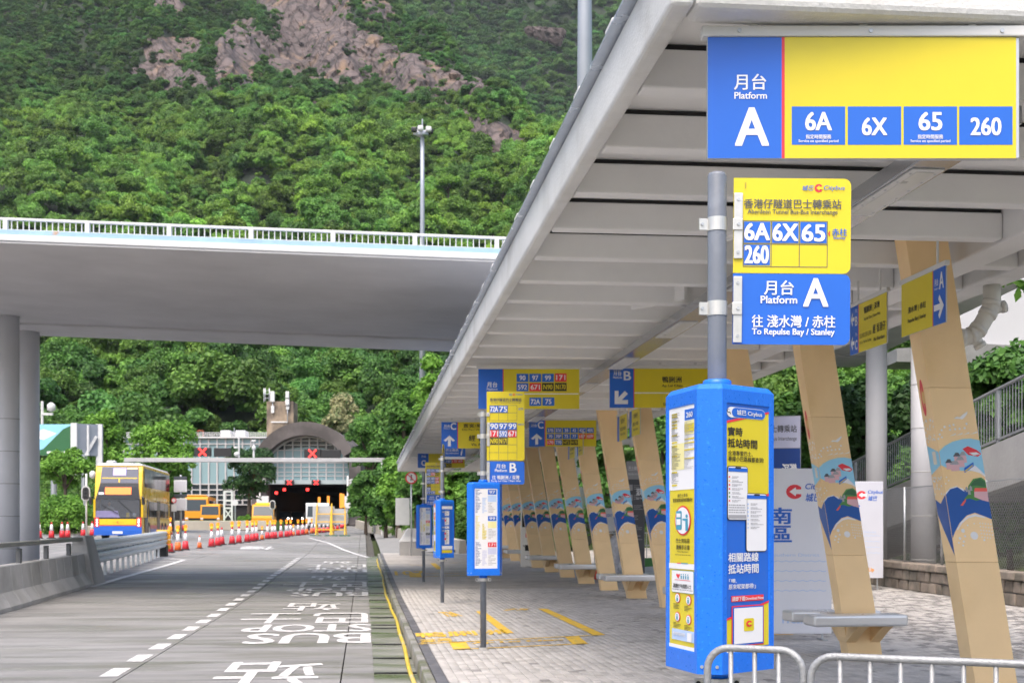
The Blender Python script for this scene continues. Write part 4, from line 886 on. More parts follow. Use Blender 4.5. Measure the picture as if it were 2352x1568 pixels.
# bagged red bollards behind the columns
p = at(1396, 1303, 38); t = thing('folded_barrier', 'orange red plastic post wrapped in clear bags behind the columns', 'barrier', (p.x, p.y, pz(p.x, p.y)), 0)
ORP = mat('orange_plastic', (.72, .09, .04), .5, 0, .08, 5); MB().tube([(-.28, 0, 0), (-.16, 0, 1.15)], [.11, .07], 12).build('post', ORP, t, True); MB().tube([(.0, .1, 0), (.02, .1, 1.0)], [.1, .06], 12).build('post', ORP, t, True)
bag = MB(); rg = random.Random(4); bag.lathe([(.03, .1), (.13, .16), (.1, .35), (.16, .55), (.12, .8), (.17, 1.0), (.1, 1.2), (.03, 1.26)], 12, (.2, -.05, 0)); bag.v = [(x + rg.uniform(-.03, .03), y + rg.uniform(-.03, .03), z) for x, y, z in bag.v]; bag.build('plastic_bag', mat('plastic_bag', (.55, .55, .58), .25, 0, .3, 9, .4, 8), t, True)
# no-pedestrian sign and its neighbours at the end of the platform
p = at(945, 1268, 58); zb = gz(p.x, p.y) + .1; t = thing('traffic_sign', 'round white no pedestrians sign with red ring and slash on grey post', 'sign', (p.x, p.y, zb), -YAW)
s = 58 / F; zc = at(947, 1097, 58).z - zb
MB().cyl((0, 0, 0), .04, 0, zc + .2, 10).build('post', STEEL, t, True); r_ = 14 * s
MB().disc_y((0, -.07, zc), r_, .02, 28).build('plate', WPAINT, t); P = Print(t, (-14, -14, 14, 14), 2 * r_, 2 * r_, (-r_, -.0705, zc - r_)); P.disc(0, 0, 14, 'red', 1, 30); P.disc(0, 0, 11, 'white', 2, 30); P.disc(0, -5.5, 1.6, 'black', 3, 10); P.poly([(-1.6, -3.5), (1.6, -3.5), (1.4, 1), (2.6, 7), (1, 7), (0, 2), (-1, 7), (-2.6, 7), (-1.4, 1)], 'black', 3); P.poly([(-9, -7.5), (-7.5, -9), (9, 7.5), (7.5, 9)], 'red', 4); P.flush()
MB().box(-10 * s - .5, -10 * s + .1, .1, .13, zc - 2.0 - .0, zc - 1.0 + .15).build('sign_back', mat('sign_back', (.5, .52, .52), .4, .3), t)
p = at(941, 1270, 59); t = thing('concrete_block', 'pale concrete block with sloping white top at the platform end', 'block', (p.x, p.y, gz(p.x, p.y) + .1), 0)
MB().hexa([(-.45, -.5, 0), (.5, -.5, 0), (.5, .5, 0), (-.45, .5, 0), (-.45, -.5, .62), (.5, -.5, .62), (.5, .5, .62), (-.45, .5, .62)]).build('base', CONC, t, bevel=.03); MB().hexa([(-.45, -.5, .625), (.5, -.5, .625), (.5, .5, .625), (-.45, .5, .625), (-.1, -.3, 1.2), (.45, -.3, 1.2), (.45, .4, 1.2), (-.1, .4, 1.2)]).build('sloping_top', WPAINT, t, bevel=.03)
# ================================================================ flyover across the road
SOFF = mat('soffit_concrete', (.53, .52, .525), .8, 0, .13, .5, .08, 6, coords='World', stretch=(1, 1, 1))
PIERM = mat('pier_paint', (.66, .66, .69), .7, 0, .07, 1.0, .1, 15)
EDGEW = mat('edge_white', (.60, .61, .62), .6, 0, .08, 3)
LBLUE = mat('edge_pale_blue', (.30, .46, .60), .6, 0, .15, 2, col2=(.45, .25, .12), c2=(.66, .74))
fo = at(0, 555, 29.0)
fly = thing('flyover', 'grey concrete flyover crossing the road with pale railing and pale blue edge', 'flyover', fo, -YAW)
SLP = -.0388
def fz(x): return SLP * x
def fbar(name, x0, x1, y0, y1, z0, z1, m, **k):
    return MB().hexa([(x0, y0, z0 + fz(x0)), (x1, y0, z0 + fz(x1)), (x1, y1, z0 + fz(x1)), (x0, y1, z0 + fz(x0)), (x0, y0, z1 + fz(x0)), (x1, y0, z1 + fz(x1)), (x1, y1, z1 + fz(x1)), (x0, y1, z1 + fz(x0))]).build(name, m, fly, **k)
A0, A1 = -9, 21.9
fbar('deck', A0, A1, .12, 15.0, .001, .155, SOFF); fbar('edge_coping', A0, A1, 0, .45, .03, .16, EDGEW, bevel=.01); fbar('kerb_band', A0, A1, .05, .4, .162, .27, LBLUE)
fbar('edge_lip', A0, A1, .03, .118, -.02, .028, SOFF); fbar('soffit_step', A0, A1, 12.4, 14.9, -.06, -.001, SOFF)
fbar('far_parapet', A0, A1, 14.6, 15.0, .158, .7, EDGEW)
fbar('top_rail', A0, A1, .16, .24, .50, .555, EDGEW, bevel=.008); fbar('bottom_rail', A0, A1, .18, .22, .285, .31, EDGEW)
pst = MB().box(-.05, .05, .15, .25, .271, .50); bal = MB().box(-.010, .010, .185, .215, .311, .50); p_o = b_o = None
x = A0 + .3
nbal = 0
while x < 20:
    if p_o is None: p_o = pst.build('rail_post', EDGEW, fly, bevel=.006)
    else: p_o = p_o.copy(); COL.objects.link(p_o); p_o.parent = fly
    p_o.location = (x, 0, fz(x))
    for k in range(1, 14):
        xx = x + 1.75 * k / 14
        if b_o is None: b_o = bal.build('baluster', EDGEW, fly)
        else: b_o = b_o.copy(); COL.objects.link(b_o); b_o.parent = fly
        b_o.location = (xx, 0, fz(xx))
    x += 1.75
def pier(label, xc, d, dia, ytop, m=PIERM, rings=False):
    p = at(xc, ytop, d); zb = min(gz(p.x, p.y), .1)
    t = thing('flyover_pier', label, 'pier', (p.x, p.y, zb), 0, 'round flyover piers'); H = p.z - zb + .1
    MB().cyl((0, 0, 0), dia / 2, 0, H, 32).build('shaft', m, t, True)
    if rings:
        for q in range(1, 6): MB().cyl((0, 0, 0), dia / 2 + .004, q * .95, q * .95 + .02, 32).build('joint_ring', CONC, t, True)
    MB().lathe([(dia / 2 + .1, 0), (dia / 2 + .1, .25), (dia / 2 + .02, .3)], 24).build('base_collar', CONC, t, True)
    return t
pier('round grey flyover pier at the left edge of the picture', 18, 40.2, .66, 735, PIERM, True); pier('round grey flyover pier just right of the leftmost pier', 67, 43, .63, 768)
pier('round grey flyover pier behind the yellow B and C sign', 2013, 31, .47, 672, mat('pier_grey', (.40, .40, .41), .7, 0, .07, 1, .1, 15)); pier('white ringed round pier behind the nearest tan column', 2121, 29.7, .53, 655, mat('pier_white', (.46, .46, .475), .6, 0, .05, 1), True)
# white ramp parapet seen under the canopy edge at right
RW = mat('ramp_white', (.50, .50, .52), .7, 0, .05, .6)
t = thing('ramp_parapet', 'white sloping ramp parapet wall below the canopy edge at far right', 'wall', at(2178, 790, 46.5)); o = t.location
pts = [at(x, y, 46.5) - o for x, y in ((2120, 690), (2262, 600), (2700, 560), (2700, 812), (2120, 786))]
bk = Vector((SA, CA, 0)) * .35
MB().prism(pts, bk).build('wall_face', RW, t); q = [at(x, y, 46.3) - o for x, y in ((2060, 800), (2240, 788), (2700, 814), (2700, 846), (2060, 830))]; MB().prism(q, bk * 6).build('soffit_edge', DKCONC, t)
# ================================================================ ramp with railing, chain link fence and stone wall at right
RX = 12.6
def rzr(Y): return CZ + 2.99 - .131 * (Y - 24.98)          # top of the hand rail
ramp = thing('ramp', 'grey concrete access ramp with vertical bar railing behind the fence at right', 'ramp', (RX, 30, 0)); o = ramp.location
def rl(name, y0, y1, x0, x1, a, b, m, **k):
    v = [(x0, y0, rzr(y0) + a), (x1, y0, rzr(y0) + a), (x1, y1, rzr(y1) + a), (x0, y1, rzr(y1) + a), (x0, y0, rzr(y0) + b), (x1, y0, rzr(y0) + b), (x1, y1, rzr(y1) + b), (x0, y1, rzr(y1) + b)]
    return MB().hexa([(p - o.x, q - o.y, r) for p, q, r in v]).build(name, m, ramp, **k)
RAILG = mat('rail_grey', (.30, .31, .32), .45, .4, .06, 5)
rl('side_wall', 12, 40, RX, RX + .25, -2.05, -1.12, CONC); rl('walkway', 12, 40, RX + .26, RX + 3, -2.0, -1.6, DKCONC); rl('hand_rail', 12, 40, RX + .02, RX + .09, -.05, 0, RAILG, bevel=.01); rl('bottom_rail', 12, 40, RX + .03, RX + .08, -1.06, -1.02, RAILG)
y = 12.2; k = 0; bmesh_ = None
while y < 40:
    big = k % 16 == 0; w_ = .035 if big else .01
    key = rl('rail_post' if big else 'railing_bar', y - w_, y + w_, RX + (.03 if big else .05), RX + (.08 if big else .06), -1.115 if big else -1.015, -.052, RAILG); y += .125; k += 1
# hillside retaining face under the ramp
GY = [(22.0, 10.75), (34.5, 11.6), (44, 12.2)]
def wx(Y): return lerp_tab([(a, b) for a, b in GY], Y) if Y > 22 else 10.75 - (22 - Y) * .06
STONE = mat('wall_stone', (.24, .20, .165), .85, 0, .28, 3, .5, 14, objrand=.2, coords='World', col2=(.15, .135, .11), c2=(.48, .64))
sw = thing('stone_wall', 'low wall of rough brown stone blocks below the chain link fence', 'wall', (11, 28, 0)); o = sw.location
core = MB()
ys = fr(14, 44, 15)
for a, b in zip(ys, ys[1:]):
    core.hexa([(wx(a) + .04 - o.x, a - o.y, pz(wx(a), a) - .1), (wx(a) + .3 - o.x, a - o.y, pz(wx(a), a) - .1), (wx(b) + .3 - o.x, b - o.y, pz(wx(b), b) - .1), (wx(b) + .04 - o.x, b - o.y, pz(wx(b), b) - .1), (wx(a) + .04 - o.x, a - o.y, pz(wx(a), a) + .5), (wx(a) + .3 - o.x, a - o.y, pz(wx(a), a) + .5), (wx(b) + .3 - o.x, b - o.y, pz(wx(b), b) + .5), (wx(b) + .04 - o.x, b - o.y, pz(wx(b), b) + .5)])
core.build('mortar_core', DKCONC, sw)
rg = random.Random(21)
for row, (z0, z1) in enumerate(((0, .2), (.215, .41), (.425, .56))):
    y = 14 + rg.uniform(0, .2)
    while y < 44:
        ln = rg.uniform(.28, .5) if row < 2 else rg.uniform(.4, .7); a, b = y, y + ln - .02; e = rg.uniform(0, .03); zz0 = pz(wx(a), a)
        xo = -.05 if row == 2 else 0
        MB().hexa([(wx(a) - e + xo - o.x, a - o.y, zz0 + z0), (wx(a) + .34 - o.x, a - o.y, zz0 + z0), (wx(b) + .34 - o.x, b - o.y, zz0 + z0), (wx(b) - e + xo - o.x, b - o.y, zz0 + z0), (wx(a) - e + xo + rg.uniform(0, .02) - o.x, a + rg.uniform(0, .02) - o.y, zz0 + z1), (wx(a) + .34 - o.x, a - o.y, zz0 + z1), (wx(b) + .34 - o.x, b - o.y, zz0 + z1), (wx(b) - e + xo + rg.uniform(0, .02) - o.x, b - rg.uniform(0, .02) - o.y, zz0 + z1)]).build('stone', STONE, sw, bevel=.02)
        y += ln
fn = thing('chain_link_fence', 'grey chain link fence on the stone wall in front of the ramp', 'fence', (11.2, 28, 0)); o = fn.location
y = 14.4; FH = 1.62
while y < 42:
    X = wx(y) + .15; MB().tube([(X - o.x, y - o.y, pz(X, y) + .5), (X - o.x, y - o.y, pz(X, y) + .5 + FH)], .028, 8).build('post', STEEL, fn, True); y += 2.2
wire = MB(); s_ = .075
def fpnt(u, v): X = wx(u) + .15; return (X - o.x, u - o.y, pz(X, u) + .58 + v)
n = int((42 - 14.4) / s_)
for i in range(-int(FH / s_), n):
    for sg in (1, -1):
        pts = []
        u0 = 14.4 + i * s_ + (0 if sg > 0 else FH)
        for q in range(3):
            v = (FH - .1) * q / 2; u = u0 + sg * v * .8
            if 14.4 <= u <= 42: pts.append(fpnt(u, v))
        if len(pts) > 1: wire.tube(pts, .0028, 3, False)
wire.build('wire_mesh', STEEL, fn, kind='stuff')
MB().tube([fpnt(14.4 + q * 2, FH - .1) for q in range(14)], .012, 6).build('top_wire', STEEL, fn)
# far railing with notice near the columns
p = at(1400, 1190, 44); t = thing('railing', 'white railing with paper notice and green mat behind far tan columns', 'railing', (p.x, p.y, pz(p.x, p.y)), -YAW)
for z in (.15, .75, 1.15): MB().box(-.5, 2.6, -.02, .02, z - .025, z + .025).build('rail', WPAINT, t)
for k in range(15): MB().box(-.5 + k * .21, -.475 + k * .21, -.012, .012, .1, 1.15).build('bar', WPAINT, t)
MB().box(-.3, .18, -.035, -.025, 1.2, 1.95).build('notice', PRN['white'], t); MB().box(-.28, -.25, -.03, -.02, 0, 1.9).build('notice_post', STEEL, t); MB().box(.7, 2.4, -.05, -.03, .02, .35).build('green_mat', PRN['green'], t)
P = Print(t, (0, 0, 10, 15), .48, .75, (-.3, -.0355, 1.2)); P.lines(2, 4, 8, 6, 2, 'blue', 1, .5, 2, .8); P.flush()
# ================================================================ concrete barrier and guardrail at left
JM = mat('jersey_concrete', (.43, .425, .415), .85, 0, .18, 1.1, .2, 12, col2=(.29, .285, .265), c2=(.5, .7), objrand=.08)
jb = thing('concrete_barrier', 'grey concrete road barrier with steel rail on top at the left edge', 'barrier', (-7.5, 30, 0)); o = jb.location
prof = [(.36, 0), (.36, .09), (.19, .36), (.13, .88), (-.13, .88), (-.19, .36), (-.36, .09), (-.36, 0)]
def jx(Y): return -7.25 - .035 * (Y - 26)
y = 20.0
while y < 39:
    y1 = y + .97; a, b = [], []
    for (px_, pz_) in prof: a.append((jx(y) + px_ - o.x, y - o.y, gz(0, y) + pz_)); b.append((jx(y1) + px_ - o.x, y1 - o.y, gz(0, y1) + pz_))
    n = len(prof); MB().add(a + b, [tuple(range(n - 1, -1, -1)), tuple(range(n, 2 * n))] + [(i, (i + 1) % n, n + (i + 1) % n, n + i) for i in range(n)]).build('segment', JM, jb, bevel=.012)
    if int(y) % 3 == 0: MB().box(jx(y + .7) - .05 - o.x, jx(y + .7) + .05 - o.x, y + .42 - o.y, y + .56 - o.y, gz(0, y) + .884, gz(0, y) + 1.2).build('rail_post', mat('dark_steel', (.12, .125, .13), .5, .5), jb, bevel=.01)
    y += 1.0
MB().hexa([(jx(20) - .09 - o.x, 20 - o.y, 1.2), (jx(20) + .09 - o.x, 20 - o.y, 1.2), (jx(39.6) + .09 - o.x, 39.6 - o.y, 1.32), (jx(39.6) - .09 - o.x, 39.6 - o.y, 1.32), (jx(20) - .09 - o.x, 20 - o.y, 1.3), (jx(20) + .09 - o.x, 20 - o.y, 1.3), (jx(39.6) + .09 - o.x, 39.6 - o.y, 1.42), (jx(39.6) - .09 - o.x, 39.6 - o.y, 1.42)]).build('top_rail', mat('rail_grey_dark', (.2, .205, .2), .5, .3), jb, bevel=.02)
ye = 38.2; xe = jx(ye) - o.x; zb = gz(0, ye)
MB().hexa([(xe - .4, 8.05, zb), (xe + .4, 8.05, zb), (xe + .38, 9.9, zb), (xe - .4, 9.9, zb), (xe - .16, 8.05, zb + 1.36), (xe + .16, 8.05, zb + 1.36), (xe + .1, 9.5, zb + 1.36), (xe - .16, 9.5, zb + 1.36)]).build('end_block', JM, jb, bevel=.03)
GRM = mat('guardrail_steel', (.58, .62, .65), .42, .25, .15, 5, .1, 30)
gr = thing('guardrail', 'galvanised guardrail with corrugated beams leading from the concrete barrier', 'guardrail', (-8.4, 50, 0)); o = gr.location
def gx(Y): return -8.0 - .037 * (Y - 40)
ys = fr(39.9, 61.5, 16)
def wbeam(side, zc):
    prof = [(0, -.16), (.05, -.12), (.05, -.05), (0, -.02), (0, .02), (.05, .05), (.05, .12), (0, .16)]; v = []; f = []
    for yy in ys:
        for (p, q) in prof: v.append((gx(yy) + side * (.12 + p) - o.x, yy - o.y, gz(0, yy) + zc + q))
    n = len(prof)
    for i in range(len(ys) - 1):
        for k in range(n - 1): f.append((i * n + k, i * n + k + 1, (i + 1) * n + k + 1, (i + 1) * n + k))
    b = MB().add(v, f).build('corrugated_beam', GRM, gr); s = b.modifiers.new('thick', 'SOLIDIFY'); s.thickness = .006
for sd in (1, -1):
    for zc in (.62, .98): wbeam(sd, zc)
top = MB()
for a, b in zip(ys, ys[1:]): top.poly([(gx(a) - .12 - o.x, a - o.y, gz(0, a) + 1.15), (gx(a) + .12 - o.x, a - o.y, gz(0, a) + 1.15), (gx(b) + .12 - o.x, b - o.y, gz(0, b) + 1.15), (gx(b) - .12 - o.x, b - o.y, gz(0, b) + 1.15)])
top.build('top_plate', GRM, gr)
for yy in fr(40.3, 61, 15): MB().box(gx(yy) - .04 - o.x, gx(yy) + .04 - o.x, yy - .05 - o.y, yy + .05 - o.y, gz(0, yy), gz(0, yy) + 1.14).build('post', GRM, gr)
for k in range(4): MB().box(gx(61.5) - .3 - o.x, gx(61.5) + .3 - o.x, 11.52, 11.8, gz(0, 61.5) + .35 + k * .22, gz(0, 61.5) + .55 + k * .22).build('end_marker', mat('amber_marker', (.8, .36, .02), .4), gr, bevel=.03)
MB().box(gx(61) - .35 - o.x, gx(61) + .2 - o.x, 10.9, 11.5, gz(0, 61), gz(0, 61) + .55).build('end_anchor', BLACK, gr, bevel=.03)
# ================================================================ tunnel portal and its surroundings
def hit(x, y):
    d = 20.0; best = None
    while d < 175:
        p = at(x, y, d)
        if p.z <= gz(p.x, p.y): return d
        d += .25
    return 175.0
TD = 150.0; TS = .2625 * TD / F
def frame2(name, label, cat, zx, zy, d, group=None):
    t = thing(name, label, cat, at(411.6 + .2625 * zx, 852.6 + .2625 * zy, d), -YAW, group); s = .2625 * d / F
    return t, (lambda x: (x - zx) * s), (lambda y: (zy - y) * s), s
CBROWN = mat('weathered_arch', (.125, .11, .108), .8, 0, .3, .5, .2, 3, col2=(.07, .062, .06), c2=(.45, .6))
PTEAL = mat('teal_glass', (.24, .36, .39), .12, 0, .06, .4, spec=.6); PDARK = mat('dark_pane', (.03, .045, .055), .1, 0, .1, .5, spec=.6)
MULL = mat('mullion', (.50, .49, .49), .5, 0, .08, 2)
t, lx, lz, s = frame2('tunnel_portal', 'arched tunnel portal with glazed front and dark road opening', 'tunnel', 1140, 1330, TD)
def arc(cx, cy, r, a0, a1, n): return [(cx + r * math.cos(R(a0 + (a1 - a0) * k / n)), cy - r * math.sin(R(a0 + (a1 - a0) * k / n))) for k in range(n + 1)]
out = arc(1130, 932, 477, 29, 151, 24); inn = arc(1128, 972, 402, 33, 147, 24)
m = MB(); n = 25; v = []
for (x, y) in out: v.append((lx(x), -2.5, lz(y)))
for (x, y) in inn: v.append((lx(x), -2.5, lz(y)))
for (x, y) in out: v.append((lx(x), 12, lz(y)))
for (x, y) in inn: v.append((lx(x), 12, lz(y)))
f = []
for k in range(n - 1):
    f += [(k, k + 1, n + k + 1, n + k), (k, 2 * n + k, 2 * n + k + 1, k + 1), (n + k, n + k + 1, 3 * n + k + 1, 3 * n + k), (2 * n + k, 3 * n + k, 3 * n + k + 1, 2 * n + k + 1)]
f += [(0, n, 3 * n, 2 * n), (n - 1, 2 * n - 1, 4 * n - 1, 3 * n - 1)]
m.add(v, f).build('arch_roof', CBROWN, t)
for (x0, x1) in ((665, 790), (1505, 1605)):
    MB().box(lx(x0), lx(x1), -2, 12, lz(1345), lz(745 if x0 < 800 else 730)).build('side_wall', CBROWN, t)
# glazing: upper arch and lower band
up = [(x, y) for x, y in arc(1128, 972, 396, 33, 147, 24)]
MB().prism([(lx(x), 0, lz(y)) for x, y in up] + [(lx(796), 0, lz(800)), (lx(1460), 0, lz(800))], (0, .2, 0)).build('upper_glazing', PDARK, t)
MB().prism([(lx(x), -.25, lz(y)) for x, y in ((850, 700), (1000, 672), (1130, 662), (1260, 672), (1400, 705), (1470, 760), (1500, 950), (800, 950), (810, 760))], (0, .15, 0)).build('lower_glazing', PTEAL, t)
for x in (865, 925, 998, 1070, 1142, 1215, 1290, 1365, 1440):
    dy = math.sqrt(max(0, 396 ** 2 - (x - 1128) ** 2)); MB().box(lx(x) - .07, lx(x) + .07, -.35, -.05, lz(950), lz(972 - dy)).build('mullion', MULL, t)
for y in (608, 645, 690, 800, 840, 882, 915):
    hw = min(360, math.sqrt(max(0, 396 ** 2 - (972 - y) ** 2))) if y < 760 else 345; MB().box(lx(1132 - hw), lx(1132 + hw), -.33, -.06, lz(y) - .05, lz(y) + .05).build('transom', MULL, t)
rimo = arc(1128, 972, 402, 30, 150, 24); rimi = arc(1128, 972, 390, 30, 150, 24)
MB().prism([(lx(x), -.6, lz(y)) for x, y in rimo] + [(lx(x), -.6, lz(y)) for x, y in reversed(rimi)], (0, .4, 0)).build('arch_rim', MULL, t)
MB().box(lx(755), lx(1560), -1.2, .3, lz(988), lz(952)).build('lintel', mat('lintel', (.36, .42, .43), .6, 0, .1, 1), t)
DARKT = mat('tunnel_lining', (.02, .02, .021), .9)
MB().box(lx(1480), lx(1506), .35, 60, lz(1345), lz(985)).build('tunnel_wall', DARKT, t); MB().box(lx(768), lx(792), .35, 60, lz(1345), lz(985)).build('tunnel_wall', DARKT, t); MB().box(lx(768), lx(1506), .36, 60, lz(985), lz(960)).build('tunnel_ceiling', DARKT, t); MB().box(lx(760), lx(1510), 60, 60.5, lz(1345), lz(960)).build('tunnel_end', DARKT, t)
OSTREAK = mat('orange_lamp_streak', (.3, .12, .03), .5, emit=(1, .35, .06), estr=.8)
for (x, y, ln) in ((1000, 1090, 2.2), (1090, 1080, 2.2), (1215, 1065, 2.6), (1236, 1065, 2.4), (1295, 1060, 2.2)): MB().cbox((lx(x), 20, lz(y) - .4), .28, .3, ln * .7).build('tunnel_lamp_streak', OSTREAK, t)  # orange streaks of lamp light and its reflections, drawn as glowing bars
REDL = mat('red_signal', (.5, .01, .01), .4, emit=(1, .035, .03), estr=2.0); AMB = mat('amber_light', (.8, .35, .02), .4, emit=(1, .4, .03), estr=.6); DARKBOX = mat('signal_box', (.018, .018, .02), .5)
def xsign(t, cx, cz, w_, h, y, bright=True):
    MB().box(cx - w_ / 2, cx + w_ / 2, y, y + .25, cz - h / 2, cz + h / 2).build('signal_box', DARKBOX, t, bevel=.03)
    if bright:
        c = h * .42
        MB().bar((cx - c, y - .03, cz - c), (cx + c, y - .03, cz + c), .06, h * .17).build('red_cross_arm', REDL, t); MB().bar((cx - c, y - .055, cz + c), (cx + c, y - .055, cz - c), .06, h * .17).build('red_cross_arm', REDL, t)
for cx in (985, 1216): xsign(t, lx(cx), lz(976), 1.0, .55, -1.6)
for (x, y) in ((928, 1034), (1130, 1034), (858, 1063)): MB().cbox((lx(x), -.6, lz(y)), .3, .1, .3).build('red_light', REDL, t)
for x in (742, 1497):   # masts with speakers and lights beside the opening
    MB().cyl((lx(x), -2.4, 0), .09, lz(1330), lz(920), 10).build('mast', WPAINT, t, True)
    for q in range(4): MB().tube([(lx(x) + .2, -2.5, lz(960 + q * 22)), (lx(x) + .55, -2.9, lz(960 + q * 22))], [.08, .2], 10).build('horn_speaker', WPAINT, t)
    MB().box(lx(x) - .3, lx(x) + 1.0, -2.8, -2.5, lz(1200), lz(1095)).build('cabinet', WPAINT, t, bevel=.03)
# stone tower with aerials
t, lx, lz, s = frame2('stone_tower', 'square brown stone tower with white aerial panels behind the portal', 'tower', 880, 620, 164)
MB().box(lx(765), lx(1000), 0, 3.2, lz(900), lz(262)).build('shaft', mat('tower_stone', (.27, .21, .15), .9, 0, .4, .8, .6, 4, col2=(.13, .105, .085), c2=(.45, .62)), t, bevel=.05)
for (x, w_, y0, y1) in ((822, 36, 178, 268), (952, 30, 178, 236), (952, 34, 245, 298)): MB().box(lx(x - w_ / 2), lx(x + w_ / 2), -.6, -.2, lz(y1), lz(y0)).build('aerial_panel', WPAINT, t, bevel=.04)
for (x, y0, y1) in ((745, 150, 270), (757, 150, 262), (793, 150, 262), (822, 265, 360), (952, 296, 445)): MB().cyl((lx(x), -.3, 0), .06, lz(y1), lz(y0), 8).build('aerial_pole', STEEL, t, True)
MB().box(lx(805), lx(952), -.15, -.02, lz(448), lz(438)).build('cable_tray', WPAINT, t)
for y in (170, 200, 235): MB().box(lx(745), lx(793), -.33, -.27, lz(y) - .03, lz(y) + .03).build('brace', STEEL, t)
for (x, y) in ((822, 318), (822, 350), (952, 320)): MB().cbox((lx(x), -.25, lz(y)), .35, .3, .4).build('radio_unit', WPAINT, t)
# office block
t, lx, lz, s = frame2('control_building', 'glass fronted tunnel control building with white roof railing left of the portal', 'building', 400, 1330, 152)
X0, X1 = -480, 775
MB().box(lx(X0), lx(X1), .3, 14, lz(1345), lz(585)).build('core', mat('bldg_core', (.10, .11, .12), .6), t); MB().box(lx(X0), lx(X1), -.5, 14, lz(585), lz(572)).build('roof_slab', EDGEW, t); MB().box(lx(X0), lx(X1), -.02, .28, lz(985), lz(588)).build('glass_wall', PTEAL, t); MB().box(lx(X0), lx(X1), -.02, .28, lz(1165), lz(992)).build('dark_windows', PDARK, t); MB().box(lx(X0), lx(X1), .1, .28, lz(1345), lz(1168)).build('garage_wall', DARKT, t)
for k in range(18):
    x = X0 + 74 * k; MB().box(lx(x) - .07, lx(x) + .07, -.2, -.025, lz(1165), lz(588)).build('mullion', MULL, t)
for y in (635, 985, 1035, 1080, 1125, 1165): MB().box(lx(X0), lx(X1), -.18, -.03, lz(y) - .06, lz(y) + .06).build('transom', MULL, t)
for y in (537, 555): MB().box(lx(X0), lx(X1), -.4, -.34, lz(y) - .03, lz(y) + .03).build('roof_rail', EDGEW, t)
for k in range(84): MB().box(lx(X0 + 15 * k) - .02, lx(X0 + 15 * k) + .02, -.39, -.35, lz(572), lz(537)).build('railing_bar', EDGEW, t)
for (a, b) in ((350, 440), (482, 570)): MB().box(lx(a), lx(b), .5, 2.5, lz(572), lz(512)).build('roof_unit', EDGEW, t, bevel=.08)
for (a, b) in ((146, 150), (194, 198)): MB().box(lx(a), lx(b), .5, 1.2, lz(572), lz(510)).build('roof_frame', mat('rust', (.35, .1, .04), .7), t)
MB().box(lx(146), lx(198), .5, 1.2, lz(516), lz(510)).build('roof_frame', mat('rust', (.35, .1, .04), .7), t); MB().cyl((lx(466), 1, 0), .06, lz(572), lz(485), 8).build('aerial', STEEL, t)
# gantry with lane signals
GD = 105
t, lx, lz, s = frame2('signal_gantry', 'long white overhead gantry carrying red cross lane signals', 'gantry', 600, 775, GD)
MB().box(lx(-480), lx(1795), 0, .45, lz(792), lz(756)).build('beam', mat('gantry_grey', (.42, .42, .43), .55, 0, .1, .5), t, bevel=.03)
for k in range(26): MB().box(lx(-480 + 90 * k) - .02, lx(-480 + 90 * k) + .02, -.012, -.002, lz(792), lz(755)).build('panel_joint', STEEL, t)
for x in (-470, 1788):
    p = t.matrix_basis @ Vector((lx(x), .2, 0)) if False else at(411.6 + .2625 * x, 1060, GD); MB().box(lx(x) - .2, lx(x) + .2, .05, .4, gz(p.x, p.y) - t.location.z, lz(796)).build('leg', EDGEW, t)
xsign(t, lx(204), lz(704), 148 * s, 76 * s, .0); xsign(t, lx(378), lz(707), 152 * s, 76 * s, .0, False); xsign(t, lx(1166), lz(718), 146 * s, 78 * s, .0); xsign(t, lx(1327), lz(722), 170 * s, 76 * s, .0, False)
MB().cyl((lx(518), .2, 0), .07, lz(752), lz(565), 8).build('camera_pole', EDGEW, t); MB().cyl((lx(648), .2, 0), .08, lz(752), lz(600), 8).build('camera_pole', EDGEW, t); MB().box(lx(478), lx(510), 0, .3, lz(672), lz(657)).build('camera', EDGEW, t, bevel=.02); MB().box(lx(632), lx(668), 0, .3, lz(614), lz(598)).build('camera', EDGEW, t, bevel=.02); MB().lathe([(.05, 0), (.16, .1), (.16, .3), (.05, .4)], 10, (lx(650), .2, lz(690))).build('dome_camera', EDGEW, t, True); MB().lathe([(.05, 0), (.22, .12), (.22, .3), (.05, .4)], 10, (lx(500), .2, lz(745))).build('dome_camera', EDGEW, t, True)
# ================================================================ traffic cones
CR = mat('cone_red', (.66, .03, .045), .45, 0, .06, 5, objrand=.15); CO = mat('cone_orange', (.78, .14, .025), .45, 0, .06, 5); CW = mat('cone_white', (.72, .72, .74), .4, 0, .06, 6); CLB = mat('cone_base', (.03, .03, .032), .7); LY = mat('lamp_yellow', (.8, .55, .03), .35); LO = mat('lamp_orange', (.85, .25, .015), .3, emit=(1, .3, .02), estr=.25)
def make_cone(body, lamp, small=False):
    t = thing('traffic_cone', 'x', 'cone', (0, 0, 0), 0, 'traffic cones closing the lanes')
    MB().prism([(-.2, -.2, 0), (.2, -.2, 0), (.2, .2, 0), (-.2, .2, 0)], (0, 0, .05)).build('base', CLB, t, bevel=.02)
    MB().lathe([(.175, .05), (.118, .44)], 16).build('lower_body', body, t, True); MB().lathe([(.1175, .441), (.06, .82)], 16).build('reflective_sleeve', CW, t, True); MB().lathe([(.0595, .821), (.045, .93), (.03, .95)], 16).build('tip', body, t, True)
    if lamp:
        MB().box(-.08, .08, -.06, .06, .94, 1.06).build('lamp_battery', LY, t, bevel=.02); MB().disc_y((0, -.04, 1.15), .1, .08, 16).build('lamp_lens', LO, t, bevel=.01)
    return t
protos = {}
